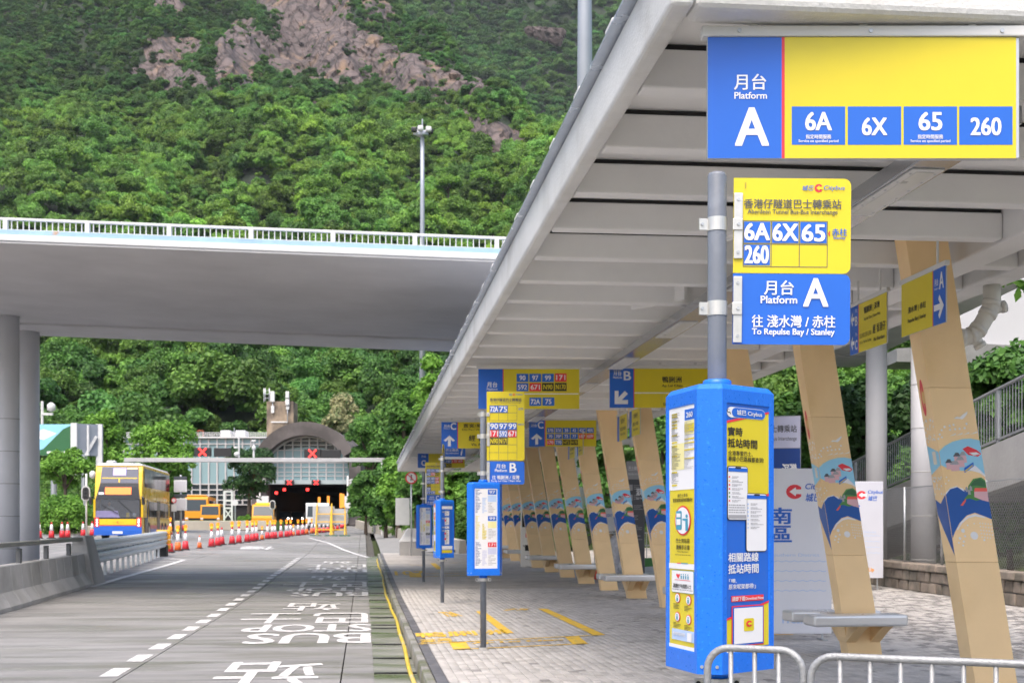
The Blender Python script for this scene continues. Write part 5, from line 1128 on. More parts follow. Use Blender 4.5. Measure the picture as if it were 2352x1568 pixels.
def cone_at(x, y, kind, n_, desc):
    d = hit(x, y); p = at(x, y, d); z = gz(p.x, p.y)
    if kind not in protos:
        protos[kind] = make_cone(CO if 'o' in kind else CR, 'l' in kind); o_ = protos[kind]
    else: o_ = dup(protos[kind])
    o_.location = (p.x, p.y, z); o_.rotation_euler = (0, 0, random.uniform(-.5, .5)); o_.scale = (.7,) * 3 if 's' in kind else (1, 1, 1)
    o_['label'] = ('small ' if 's' in kind else '') + ('orange' if 'o' in kind else 'red') + ' white traffic cone ' + ('with amber lamp, ' if 'l' in kind else 'without lamp, ') + desc
Z2 = [(55, 1562, 'rl'), (178, 1550, 'os'), (283, 1537, 'rl'), (338, 1527, 'rl'), (372, 1518, 'r'), (463, 1512, 'rl'), (523, 1503, 'rl'), (595, 1495, 'rl'), (642, 1487, 'rl'), (674, 1480, 'rl'), (725, 1475, 'osl'), (772, 1467, 'rl'), (815, 1464, 'rl'), (838, 1462, 'rl'), (890, 1455, 'rl'), (940, 1450, 'rl'), (975, 1442, 'rl'), (1000, 1438, 'osl'), (1040, 1436, 'rl'), (1080, 1431, 'rl'), (1115, 1426, 'ol'), (1160, 1419, 'ol'), (1190, 1415, 'rl'), (1228, 1414, 'rl'), (1265, 1411, 'rl'), (1300, 1405, 'rl'), (1350, 1395, 'r'), (1385, 1391, 'r'), (1420, 1375, 'r'), (1445, 1366, 'r')]
Z3 = [(1452, 455, 'rl'), (1520, 441, 'ol'), (1590, 438, 'rl')]
seq = [(.2689 * x, 1146.6 + .2689 * y, k) for x, y, k in Z3[:2]] + [(411.6 + .2625 * x, 852.6 + .2625 * y, k) for x, y, k in Z2]
for i, (x, y, k) in enumerate(seq): cone_at(x, y, k, i, ordw(i) + ' from the guardrail')
for i, (x, y) in enumerate(((335, 333), (440, 333), (530, 330), (578, 328), (710, 318), (788, 312))): cone_at(.2689 * x, 1146.6 + .2689 * y, 'r', i, ordw(i) + ' from left beside the hedge')
for i, (x, y) in enumerate(((1348, 305), (1455, 300), (1548, 262), (1568, 265))): cone_at(.2689 * x, 1146.6 + .2689 * y, 'rl' if i < 2 else 'r', i, ordw(i) + ' behind the bus side')
# ================================================================ double deck bus
BY = mat('bus_yellow', (.80, .50, .015), .28, 0, .04, 1, coat=.4); BB = mat('bus_blue', (.01, .11, .52), .3, 0, .05, 1, coat=.4); BR = mat('bus_red', (.65, .03, .03), .3); BK = mat('bus_black', (.02, .021, .024), .25); BWH = mat('bus_white', (.66, .66, .68), .35)
WGL = mat('windscreen', (.10, .11, .13), .05, 0, 0, 1, alpha=.38, spec=.8); UGL = mat('upper_glass', (.10, .105, .14), .08, 0, .1, .4, spec=.8); SGL = mat('side_glass', (.018, .02, .022), .07, 0, .2, .5, spec=.8)
bd = 76.0; bp = at(271, HY, bd); bz = gz(bp.x, bp.y + 3)
bus = thing('double_deck_bus', 'yellow double deck bus with blue bumper driving towards the camera', 'bus', (bp.x, bp.y, bz), R(.6))
W2 = 1.29
def yf(z): return lerp_tab([(0, .05), (.5, .0), (1.2, .02), (2.3, .10), (2.9, .20), (4.1, .52), (4.3, .7)], z)
def fstrip(name, x0, x1, z0, z1, m, e, n=4, parent=bus, xt=None, kind=None):
    b = MB(); zs = fr(z0, z1, n); xt = xt or (x0, x1)
    for a, c in zip(zs, zs[1:]):
        fa, fc = (a - z0) / (z1 - z0), (c - z0) / (z1 - z0); la, ra = x0 + (xt[0] - x0) * fa, x1 + (xt[1] - x1) * fa; lc, rc = x0 + (xt[0] - x0) * fc, x1 + (xt[1] - x1) * fc
        b.hexa([(la, yf(a) - e, a), (ra, yf(a) - e, a), (ra, yf(a) - e + .03, a), (la, yf(a) - e + .03, a), (lc, yf(c) - e, c), (rc, yf(c) - e, c), (rc, yf(c) - e + .03, c), (lc, yf(c) - e + .03, c)])
    return b.build(name, m, parent)
def prof_body(z0, z1, y0f, m, name, y1=11.9):
    zs = fr(z0, z1, 5); pts = [(-W2, yf(z) if y0f is None else y0f, z) for z in zs] + [(-W2, y1, z1), (-W2, y1, z0)]
    return MB().prism(pts, (2 * W2, 0, 0)).build(name, m, bus, bevel=.05)
prof_body(.28, 1.24, None, BY, 'lower_body'); prof_body(1.242, 2.26, 1.5, BY, 'middle_body'); prof_body(2.262, 4.16, None, BY, 'upper_body')
MB().hexa([(-W2 + .02, .5, 4.162), (W2 - .02, .5, 4.162), (W2 - .02, 11.85, 4.162), (-W2 + .02, 11.85, 4.162), (-W2 + .18, .75, 4.3), (W2 - .18, .75, 4.3), (W2 - .18, 11.7, 4.3), (-W2 + .18, 11.7, 4.3)]).build('roof', BWH, bus, bevel=.04)
MB().box(-.95, .95, .9, 11.5, 4.301, 4.315).build('roof_panel', mat('roof_grey', (.18, .19, .21), .5), bus); MB().lathe([(.28, 4.315), (.28, 4.42), (.2, 4.46)], 16, (-.55, 1.2, 0)).build('roof_vent', BWH, bus, True)
for sx in (-1, 1): MB().box(sx * W2 - .06, sx * W2 + .06, .1, 1.5, 1.24, 2.262).build('corner_pillar', BY, bus, bevel=.02)
fstrip('bumper', -W2 - .01, W2 + .01, .26, .78, BB, .05); fstrip('number_plate', -.3, .26, .34, .48, PRN['white'], .065, 1); fstrip('bumper_trim', -W2, W2, .79, .83, BR, .04, 1)
fstrip('front_panel', -1.0, 1.0, .835, 1.16, BY, .045); fstrip('wiper_band', -1.1, 1.1, 1.165, 1.24, BK, .05, 1)
for sx in (-1, 1):
    h_ = fstrip('headlight_cluster', min(sx * 1.02, sx * 1.28), max(sx * 1.02, sx * 1.28), .72, 1.24, BR, .055, 3)
    for z in (.82, .98, 1.12): MB().disc_y((sx * 1.13, -.075, z), .05, .04, 12).build('lamp', mat('headlamp', (.8, .8, .8), .2, emit=(1, .95, .9), estr=1.5), h_)
# cab bay with windscreen
MB().box(-1.2, 1.2, 1.42, 1.48, 1.243, 2.26).build('cab_bulkhead', mat('cab_grey', (.20, .19, .21), .8), bus); MB().box(-1.2, 1.2, .35, 1.4, 1.243, 1.26).build('cab_floor', BK, bus)
fstrip('windscreen', -1.22, 1.18, 1.25, 2.44, WGL, .03, 5); fstrip('sun_blind', -1.2, .08, 1.25, 1.62, mat('lilac_blind', (.42, .36, .72), .5), .005, 2, xt=(-1.2, -.02))
MB().box(.4, .55, .3, .45, 1.27, 1.52).build('ticket_box', PRN['yellow'], bus); MB().lathe([(.04, 1.27), (.1, 1.36), (.1, 1.45), (.04, 1.5)], 10, (.85, .3, 0)).build('dash_ornament', PRN['paleblue'], bus, True)
MB().bar((-.9, .02, 1.95), (.0, .0, 1.45), .03).build('wiper', BK, bus); MB().bar((.0, .02, 2.2), (.75, .0, 1.5), .03).build('wiper', BK, bus)
fstrip('destination_surround', -1.2, 1.16, 2.26, 3.16, BK, .05, 4, xt=(-1.0, 1.08)); fstrip('destination_display', -.72, .70, 2.53, 2.92, mat('led_orange', (.8, .2, .05), .5, emit=(1, .15, .03), estr=.8), .062, 2); fstrip('fleet_plate', -1.06, -.78, 2.52, 2.65, PRN['white'], .062, 1)
fstrip('upper_windscreen', -1.0, 1.07, 3.165, 4.08, UGL, .05, 5, xt=(-.94, 1.05)); fstrip('interior_rail', -.92, 1.0, 3.42, 3.47, BY, .058, 1); fstrip('interior_rail', -.01, .06, 3.2, 3.46, BY, .06, 1); fstrip('video_screen', -.32, .38, 3.6, 4.02, mat('lilac_screen', (.35, .30, .66), .4, emit=(.5, .42, 1), estr=.35), .058, 2)
fstrip('ceiling_lamp', .42, 1.0, 3.96, 4.02, mat('cabin_lamp', (.8, .5, .3), .5, emit=(1, .6, .35), estr=.6), .058, 1)
for sx in (-1, 1): # side windows, doors, wheels
    x = sx * (W2 + .006)
    def sp(name, y0, y1, z0, z1, m, th=.02): return MB().box(min(x, x + sx * th), max(x, x + sx * th), y0, y1, z0, z1).build(name, m, bus, bevel=.006)
    for k in range(6): sp('upper_window', .9 + k * 1.8, 2.66 + k * 1.8, 2.98, 4.02, SGL)
    for k, (a, b) in enumerate(((2.6, 4.3), (4.4, 6.0), (7.3, 9.1), (9.2, 11.2))): sp('lower_window', a, b, 1.3, 2.2, SGL)
    d_ = sp('door', 1.0, 2.3, .4, 2.25, BK); MB().box(min(x + sx * .021, x + sx * .03), max(x + sx * .021, x + sx * .03), 1.08, 1.6, .6, 2.1).build('door_pane', SGL, d_); MB().box(min(x + sx * .021, x + sx * .03), max(x + sx * .021, x + sx * .03), 1.68, 2.2, .6, 2.1).build('door_pane', SGL, d_)
    sp('exit_door', 6.05, 7.2, .4, 2.25, BK); sp('red_skirt', 2.4, 6.0, .62, .84, mat('bus_pink', (.62, .12, .12), .35), .012); sp('blue_skirt', 2.4, 6.0, .3, .6, BB, .012); sp('red_skirt', 7.25, 11.8, .62, .84, mat('bus_pink', (.62, .12, .12), .35), .012); sp('blue_skirt', 7.25, 11.8, .3, .6, BB, .012)
    for yw in (2.75, 8.3, 9.75):
        wh = MB().prism([(sx * (W2 + .02), yw + .5 * math.cos(2 * math.pi * k / 20), .5 + .5 * math.sin(2 * math.pi * k / 20)) for k in range(20)], (-sx * .32, 0, 0)).build('wheel', BLACK, bus)
        MB().prism([(sx * (W2 + .021), yw + .27 * math.cos(2 * math.pi * k / 16), .5 + .27 * math.sin(2 * math.pi * k / 16)) for k in range(16)], (sx * .012, 0, 0)).build('rim', STEEL, wh)
    mr = MB().bar((sx * 1.28, -.05, 2.4), (sx * 1.42, -.35, 2.35), .05).build('mirror_arm', BK, bus); MB().box(sx * 1.42 - .08, sx * 1.42 + .08, -.42, -.32, 1.95, 2.38).build('mirror_head', BK, mr, bevel=.03)
P = Print(bus, (0, 0, 100, 20), .7, .12, (-.35, -.047, .92)); citylogo(P, 50, 10, 9, 'yellow', 1); P.text('Citybus', 62, 4, 100, 16, 'orange', shear=.2); P.text('城巴', 6, 4, 36, 16, 'orange', shear=.2); P.flush()
# driver
def person_mesh(name, label, loc, V_, E_, rad, m, rz=0):
    me = bpy.data.meshes.new(name); me.from_pydata(V_, E_, []); o = bpy.data.objects.new(name, me); COL.objects.link(o); o.location = loc; o.rotation_euler = (0, 0, rz); me.materials.append(m)
    sk = o.modifiers.new('skin', 'SKIN'); sk.use_smooth_shade = True
    for i, r_ in enumerate(rad): me.skin_vertices[0].data[i].radius = (r_, r_ * .85)
    me.skin_vertices[0].data[0].use_root = True
    su = o.modifiers.new('sub', 'SUBSURF'); su.levels = 1; su.render_levels = 1
    return tag(o, label, 'person')
V_ = [(0, 0, 0), (0, -.02, .25), (0, -.02, .45), (0, -.03, .56), (0, -.05, .66), (0, -.05, .78), (.2, -.02, .44), (.28, -.12, .22), (.2, -.38, .2), (-.2, -.02, .44), (-.28, -.12, .22), (-.2, -.38, .2), (.12, -.4, -.02), (-.12, -.4, -.02)]
E_ = [(0, 1), (1, 2), (2, 3), (3, 4), (4, 5), (2, 6), (6, 7), (7, 8), (2, 9), (9, 10), (10, 11), (0, 12), (0, 13)]
dp = bus.matrix_basis if False else None
drv = person_mesh('person', 'bus driver in a pale shirt seated behind the windscreen', (bp.x - .62, bp.y + .95, bz + 1.32), V_, E_, [.17, .16, .15, .06, .1, .09, .08, .055, .045, .08, .055, .045, .08, .08], mat('pale_shirt', (.55, .6, .66), .8))
hm = MB().lathe([(.02, -.14), (.075, -.1), (.1, 0), (.095, .08), (.05, .13)], 12, (0, -.06, .72)); hm.build('head', mat('skin', (.50, .30, .22), .6), drv, True); hm = MB().lathe([(.108, .02), (.108, .09), (.06, .15), (.01, .16)], 12, (0, -.045, .72)); hm.build('hair', BLACK, drv, True)
# ================================================================ other vehicles
def vehicle(name, label, cat, x, yb, d, W, H, L, m, kind='van'):
    p = at(x, yb, d); z = gz(p.x, p.y)
    t = thing(name, label, cat, (p.x, p.y, z), R(1))
    w2 = W / 2
    def xp(pts, x0, x1, nm, mm, bev=.05): return MB().prism([(x0, a, b) for a, b in pts], (x1 - x0, 0, 0)).build(nm, mm, t, bevel=bev)
    if kind == 'van': pr = [(0, .3), (0, .75 * H * .62), (.25, H * .5), (.75, H * .96), (1.0, H), (L, H), (L, .3)]
    else: pr = [(0, .35), (0, H * .45), (.15, H * .93), (.4, H), (L, H), (L, .35)]
    xp(pr, -w2, w2, 'body', m)
    # windscreen lies on the sloping front
    a, b = (pr[2], pr[3]) if kind == 'van' else (pr[1], pr[2]); n_ = Vector((0, -(b[1] - a[1]), (b[0] - a[0]))).normalized() * .02
    lo = (a[0] + (b[0] - a[0]) * .1, a[1] + (b[1] - a[1]) * .1); hi = (a[0] + (b[0] - a[0]) * .9, a[1] + (b[1] - a[1]) * .9)
    MB().prism([(-w2 * .88, lo[0] + n_.y, lo[1] + n_.z), (w2 * .88, lo[0] + n_.y, lo[1] + n_.z), (w2 * .82, hi[0] + n_.y, hi[1] + n_.z), (-w2 * .82, hi[0] + n_.y, hi[1] + n_.z)], -n_ * .8).build('windscreen', mat('veh_glass', (.05, .065, .075), .15, spec=.35), t)
    MB().box(-w2 * .7, w2 * .7, -.03, .02, .52, .74).build('grille', BK, t); MB().box(-w2 * 1.01, w2 * 1.01, -.08, .1, .28, .48).build('bumper', BK, t, bevel=.03)
    for sx in (-1, 1):
        MB().box(sx * w2 * .84 - .14, sx * w2 * .84 + .14, -.035, .03, .62, .8).build('headlight', mat('headlamp_off', (.7, .7, .72), .15), t, bevel=.02)
        for yw in (.85, L - .9):
            wh = MB().prism([(sx * w2, yw + .36 * math.cos(2 * math.pi * k / 18), .36 + .36 * math.sin(2 * math.pi * k / 18)) for k in range(18)], (-sx * .22, 0, 0)).build('wheel', BLACK, t); MB().prism([(sx * (w2 + .001), yw + .2 * math.cos(2 * math.pi * k / 12), .36 + .2 * math.sin(2 * math.pi * k / 12)) for k in range(12)], (sx * .01, 0, 0)).build('rim', STEEL, wh)
        MB().box(sx * (w2 + .002), sx * (w2 + .012), 1.2, L * .9, H * .56, H * .88).build('side_window', GLASSD, t) if sx > 0 else MB().box(-w2 - .012, -w2 - .002, 1.2, L * .9, H * .56, H * .88).build('side_window', GLASSD, t)
        MB().box(sx * (w2 + .12) - .07, sx * (w2 + .12) + .07, .55, .65, H * .5, H * .62).build('mirror', BK, t, bevel=.02)
    return t
VY = mat('van_yellow', (.70, .30, .012), .5, 0, .05, 1); VW = mat('van_white', (.62, .64, .66), .35, 0, .05, 1)
t = vehicle('van', 'orange yellow works van facing the camera behind the cones', 'van', 411.6 + .2625 * 730, 1213, 125, 2.0, 2.3, 5, VY); MB().box(-.7, .7, 1.2, 1.5, 2.301, 2.45).build('light_bar', AMB, t, bevel=.03); MB().box(-.75, .75, 1.6, 4.6, 2.301, 2.36).build('roof_rack', VY, t)
t = vehicle('lorry', 'white lorry parked at the tunnel mouth behind the yellow frames', 'lorry', 411.6 + .2625 * 1210, 1216, 124, 2.1, 2.5, 6, VW, 'box'); MB().box(-.5, .5, -.05, .0, .95, 1.15).build('blue_stripe', PRN['skyblue'], t)
t = vehicle('service_bus', 'yellow service bus parked behind the low wall left of the minibus', 'bus', 411.6 + .2625 * 150, 1200, 138, 2.3, 2.95, 9, VY, 'box'); MB().box(-.95, .95, .3, 1.0, 2.951, 3.1).build('roof_pod', VY, t, bevel=.05)
t = vehicle('minibus', 'yellow minibus parked beside the service bus behind the low wall', 'minibus', 411.6 + .2625 * 270, 1200, 138, 1.95, 2.2, 6, VY, 'box')
HLON = mat('headlamp_on', (.8, .8, .8), .2, emit=(1, .95, .85), estr=6)
for lb, x in (('dark car with lit headlights just inside the tunnel mouth, left one', 905), ('dark car with lit headlights just inside the tunnel mouth, right one', 1030)):
    t = vehicle('car', lb, 'car', 411.6 + .2625 * x, 1203, 156 if x < 1000 else 160, 1.8, 1.5, 4.3, mat('car_dark', (.03, .03, .035), .3))
    for sx in (-.62, .62): MB().disc_y((sx, -.06, .68), .1, .02, 12).build('lit_lamp', HLON, t)
# low concrete wall with grass strip, yellow work frames
t = thing('low_wall', 'long low concrete wall with grass strip in front of parked yellow vehicles', 'wall', at(500, 1216, 118), -YAW)
zw = gz(t.location.x, t.location.y) - t.location.z
MB().box(-9, 5.0, 0, .35, zw, zw + .82).build('wall_body', mat('beige_concrete', (.40, .37, .31), .85, 0, .15, .8, .2, 8), t, bevel=.04); MB().box(-9, 5.0, .36, 4.5, zw, zw + .84).build('grass_strip', mat('grass_strip', (.10, .22, .035), .9, 0, .3, 3, .5, 20), t)
t = thing('low_wall', 'pale concrete kerb wall behind the left row of cones under the hedge', 'wall', at(230, 1212, 96), -YAW); zw = gz(t.location.x, t.location.y) - t.location.z
MB().box(-9, 2.5, 0, .4, zw, zw + .62).build('wall_body', mat('beige_concrete', (.40, .37, .31), .85), t, bevel=.1)
YFR = mat('frame_yellow', (.78, .45, .02), .4)
for (lb, x, n_) in (('yellow work frame with mesh panel at the tunnel mouth, left one', 1265, 0), ('yellow work frame with grey board at the tunnel mouth, right one', 1385, 1)):
    d = 104; p = at(411.6 + .2625 * x, 1232, d); t = thing('work_frame', lb, 'frame', (p.x, p.y, gz(p.x, p.y)), R(-8), 'yellow work frames'); wd = .55 if n_ else .62
    for sx in (-wd, wd): MB().bar((sx, 0, .1), (sx * (.9 if n_ == 0 else 1), .3, 2.5 if n_ == 0 else 1.9), .09).build('upright', YFR, t); MB().bar((sx, .9, .1), (sx * .9, .35, 2.3), .07).build('upright', YFR, t)
    for z in (.5, 1.1, 1.7): MB().bar((-wd, .05 + z * .1, z), (wd, .05 + z * .1, z), .07).build('cross_bar', YFR, t)
    MB().box(-wd * 1.5, wd * 1.2, .42, .46, .9, 2.3 if n_ == 0 else 2.1).build('panel', mat('mesh_grey', (.38, .40, .42), .6, 0, .1, 4), t)
    for sx in (-wd, wd): MB().box(sx - .4, sx + .4, -.15, .15, 0, .1).build('foot', mat('green_foot', (.06, .14, .11), .7), t)
# ================================================================ signs, masts and billboard
def zz1(x, y): return (188.2 + .15 * x, 1046.6 + .15 * y)
d = 88; p = at(*zz1(1515, 1010), d); t = thing('sign_post', 'post with two square sign backs and small speed sign right of the bus', 'sign', (p.x, p.y, gz(p.x, p.y)), -YAW); s1 = .15 * d / F; zg = lambda y: (1010 - y) * s1 + (p.z - gz(p.x, p.y))
MB().cyl((0, 0, 0), .06, 0, zg(290), 10).build('post', STEEL, t, True)
for (y0, y1) in ((370, 555), (650, 835)): MB().box(-100 * s1, 100 * s1, -.15, -.1, zg(y1), zg(y0)).build('sign_back', EDGEW, t, bevel=.02); MB().box(-82 * s1, 82 * s1, -.16, -.151, zg(y1 - 18), zg(y0 + 18)).build('sign_back_inset', mat('sign_inset', (.5, .5, .54), .5), t)
for y in (340, 610): MB().box(-100 * s1, 100 * s1, -.14, -.1, zg(y + 26), zg(y - 26)).build('dark_plate', mat('dark_plate', (.05, .06, .07), .5), t)
MB().disc_y((-98 * s1, -.2, zg(680)), 45 * s1 * .9, .02, 18).build('round_sign', PRN['red'], t); MB().disc_y((-98 * s1, -.215, zg(680)), 32 * s1 * .9, .012, 18).build('round_sign_face', PRN['white'], t); MB().box(-135 * s1, -55 * s1, -.2, -.17, zg(850), zg(740)).build('plate', EDGEW, t)
MB().cyl((-98 * s1, -.12, 0), .04, 0, zg(640), 8).build('post', STEEL, t, True)
d = 80; p = at(*zz1(68, 690), d); gzz = gz(p.x, p.y); t = thing('traffic_light', 'black traffic signal head with pale border left of the bus', 'traffic light', (p.x, p.y, gzz), -YAW); s1 = .15 * d / F; zg = lambda y: (690 - y) * s1 + (p.z - gzz)
MB().cyl((0, 0, 0), .055, 0, zg(270), 10).build('post', WPAINT, t, True)
def capsule(t, w_, z0, z1, y0, th, m, nm):
    r = w_ / 2; pts = [(r * math.cos(R(a)), y0, z1 - r + r * math.sin(R(a))) for a in range(0, 181, 15)] + [(-r, y0, z0 + r * .5), (-r * .5, y0, z0), (r * .5, y0, z0), (r, y0, z0 + r * .5)]
    MB().prism(pts, (0, th, 0)).build(nm, m, t)
capsule(t, 130 * s1, zg(685), zg(460), -.12, .03, WPAINT, 'backing_board'); capsule(t, 100 * s1, zg(668), zg(478), -.16, .035, DARKBOX, 'signal_head')
for y in (520, 575, 630): MB().disc_y((0, -.18, zg(y)), 22 * s1, .015, 14).build('lens', BK, t)
MB().lathe([(.05, 0), (.18, .1), (.18, .35), (.06, .45)], 12, (95 * s1, 0, zg(345))).build('camera', WPAINT, t, True)
t, lx, lz, s = frame2('round_sign', 'round white sign back on thin post near the glass building', 'sign', 490, 1300, 120); MB().cyl((0, 0, 0), .06, lz(1330), lz(1120), 8).build('post', STEEL, t); MB().disc_y((0, -.1, lz(1148)), 27 * s, .03, 18).build('plate', EDGEW, t)
t, lx, lz, s = frame2('scaffold_stand', 'pale steel scaffold stand left of the dark tree by the tunnel', 'scaffold', 425, 1300, 122)
for x in (393, 460): MB().box(lx(x) - .08, lx(x) + .08, 0, .15, lz(1330), lz(1045)).build('upright', EDGEW, t)
for y in (1050, 1130, 1195): MB().box(lx(393), lx(460), .02, .13, lz(y) - .07, lz(y) + .07).build('cross_bar', EDGEW, t)
MB().bar((lx(393), .08, lz(1290)), (lx(460), .08, lz(1200)), .1).build('brace', EDGEW, t); MB().bar((lx(393), .1, lz(1200)), (lx(460), .1, lz(1290)), .1).build('brace', EDGEW, t)
t, lx, lz, s = frame2('traffic_light', 'dark traffic signal with white rim left of the tunnel mouth', 'traffic light', 818, 1260, 122); MB().cyl((0, 0, 0), .06, lz(1330), lz(1150), 8).build('post', STEEL, t); capsule(t, 48 * s, lz(1205), lz(1125), -.1, .03, WPAINT, 'backing_board'); capsule(t, 36 * s, lz(1198), lz(1133), -.14, .035, DARKBOX, 'signal_head')
for (lb, x, y0, y1, yg, w_) in (('white roadside sign back right of the tunnel', 1640, 1050, 1115, 1200, 66), ('tall white roadside panel right of the tunnel', 1722, 995, 1110, 1250, 45)):
    t, lx, lz, s = frame2('roadside_sign', lb, 'sign', x, yg, 112); MB().cyl((0, .06, 0), .05, lz(1330), lz(y0), 8).build('post', STEEL, t); MB().box(-w_ / 2 * s, w_ / 2 * s, -.04, 0, lz(y1), lz(y0)).build('plate', EDGEW, t)
# billboard
d = 112; t = thing('billboard', 'large billboard showing green hill and blue sky left of the trees', 'billboard', at(140, 1100, d), -YAW); s1 = d / F; bx_ = lambda x: (x - 140) * s1; bz_ = lambda y: (1100 - y) * s1
MB().box(bx_(60), bx_(168), 0, .3, bz_(1045), bz_(974)).build('poster_panel', EDGEW, t); MB().prism([(bx_(168), 0, bz_(1045)), (bx_(220), 1.2, bz_(1045)), (bx_(220), 1.2, bz_(972)), (bx_(168), 0, bz_(972))], (0, .2, 0)).build('side_panel', mat('billboard_back', (.22, .25, .3), .6), t)
for x, yy in ((170, -.1), (218, 1.1)): MB().box(bx_(x) - .25, bx_(x) + .25, yy, yy + .3, bz_(1090), bz_(971)).build('frame_post', EDGEW, t)
MB().bar((bx_(192), .5, bz_(1045)), (bx_(214), .9, bz_(1000)), .2).build('brace', EDGEW, t); MB().box(bx_(196), bx_(200), .4, .7, bz_(1045), bz_(975)).build('brace', EDGEW, t)
P = Print(t, (60, 974, 168, 1045), 108 * s1, 71 * s1, (bx_(60), -.003, bz_(1045))); P.rect(60, 974, 168, 1045, 'skyblue', 3); P.poly([(60, 1000), (100, 985), (130, 995), (100, 1010)], 'white', 6); P.poly([(60, 1045), (100, 1030), (125, 1005), (145, 985), (165, 976), (168, 976), (168, 1045)], 'dkgreen', 9); P.rect(108, 1036, 156, 1041, 'white', 12); P.flush()
for x in (120, 190): MB().cyl((bx_(x), .4, 0), .25, bz_(1240), bz_(1045), 10).build('support', STEEL, t)
def mast(label, x, ytop, ybase, d, wpx, head):
    p = at(x, ybase, d); zb = gz(p.x, p.y); H = at(x, ytop, d).z - zb; t = thing('light_mast', label, 'mast', (p.x, p.y, zb)); r = wpx / F * d / 2
    MB().lathe([(r * 1.7, 0), (r, H * .85), (r * .9, H)], 14).build('pole', mat('mast_steel', (.40, .43, .48), .45, .5, .08, .4), t, True)
    if head:
        MB().lathe([(.2, H - .4), (.45, H - .3), (.45, H - .15), (.2, H)], 16).build('head_frame', STEEL, t)
        for k in range(6): a = R(60 * k + 15); c = Vector((math.cos(a) * .62, math.sin(a) * .62, H + .05)); MB().cbox(c, .42, .42, .38).build('floodlight', EDGEW if k % 3 else BK, t, bevel=.1)
        MB().cyl((0, 0, 0), .05, H, H + .9, 8).build('rod', STEEL, t)
    return t
mast('tall grey high mast light with ring of floodlights above the flyover', 970, 302, 1225, 100, 10, True); mast('thick grey mast rising beside the canopy edge at the top', 1343, -420, 1225, 62, 30, True)
t = thing('camera_pole', 'small white camera pole beside the left flyover pier', 'pole', at(97, 980, 117)); MB().cyl((0, 0, 0), .12, -2.4, 2.2, 8).build('pole', WPAINT, t); MB().cbox((.45, 0, 1.1), .9, .3, .2).build('bracket', WPAINT, t); MB().lathe([(.1, 0), (.35, .15), (.35, .6), (.1, .8)], 12, (.75, 0, 1.3)).build('camera', WPAINT, t, True)
# right verge wall with overgrown foot, distant kerb
t = thing('verge_wall', 'low pale concrete wall along the right road edge under the greenery', 'wall', (1, 80, 0)); pts = [(4.2, 61), (3.2, 73), (1.9, 98), (.3, 122), (-.9, 143)]
for (a, b) in zip(pts, pts[1:]):
    za, zb = gz(0, a[1]), gz(0, b[1]); MB().hexa([(a[0] - 1, a[1] - 80, za - .1), (a[0] - .6, a[1] - 80, za - .1), (b[0] - .6, b[1] - 80 - .01, zb - .1), (b[0] - 1, b[1] - 80 - .01, zb - .1), (a[0] - .95, a[1] - 80, za + .75), (a[0] - .65, a[1] - 80, za + .75), (b[0] - .65, b[1] - 80 - .01, zb + .75), (b[0] - .95, b[1] - 80 - .01, zb + .75)]).build('wall_section', mat('beige_concrete', (.40, .37, .31), .85), t, bevel=.03)
# ================================================================ vegetation
def leaf_mat(name, dark, light, inst=False):
    m = bpy.data.materials.new(name); m.use_nodes = True; nt = m.node_tree; N = nt.nodes; L = nt.links; b = N['Principled BSDF']; out = N['Material Output']
    tc = N.new('ShaderNodeTexCoord'); n1 = N.new('ShaderNodeTexNoise'); n1.inputs['Scale'].default_value = .55; n1.inputs['Detail'].default_value = 4; L.new(tc.outputs['Object'], n1.inputs[0])
    gi = N.new('ShaderNodeNewGeometry'); ad = N.new('ShaderNodeMath'); ad.operation = 'MULTIPLY_ADD'; L.new(gi.outputs['Random Per Island'], ad.inputs[0]); ad.inputs[1].default_value = .35; L.new(n1.outputs[0], ad.inputs[2])
    mr = N.new('ShaderNodeMapRange'); mr.inputs[1].default_value = .4; mr.inputs[2].default_value = .95; L.new(ad.outputs[0], mr.inputs[0])
    mx = N.new('ShaderNodeMix'); mx.data_type = 'RGBA'; L.new(mr.outputs[0], mx.inputs[0]); mx.inputs[6].default_value = (*dark, 1); mx.inputs[7].default_value = (*light, 1); cur = mx.outputs[2]
    if inst:
        a = N.new('ShaderNodeAttribute'); a.attribute_type = 'INSTANCER'; a.attribute_name = 'tint'
        v = N.new('ShaderNodeVectorMath'); v.operation = 'MULTIPLY'; L.new(cur, v.inputs[0]); L.new(a.outputs['Color'], v.inputs[1]); cur = v.outputs[0]
    L.new(cur, b.inputs['Base Color']); b.inputs['Roughness'].default_value = .55; b.inputs['Specular IOR Level'].default_value = .3
    tr = N.new('ShaderNodeBsdfTranslucent'); L.new(cur, tr.inputs[0]); ms = N.new('ShaderNodeMixShader'); ms.inputs[0].default_value = .28; L.new(b.outputs[0], ms.inputs[1]); L.new(tr.outputs[0], ms.inputs[2]); L.new(ms.outputs[0], out.inputs[0])
    return m
BARK = mat('bark', (.10, .075, .055), .9, 0, .3, 3, .5, 12)
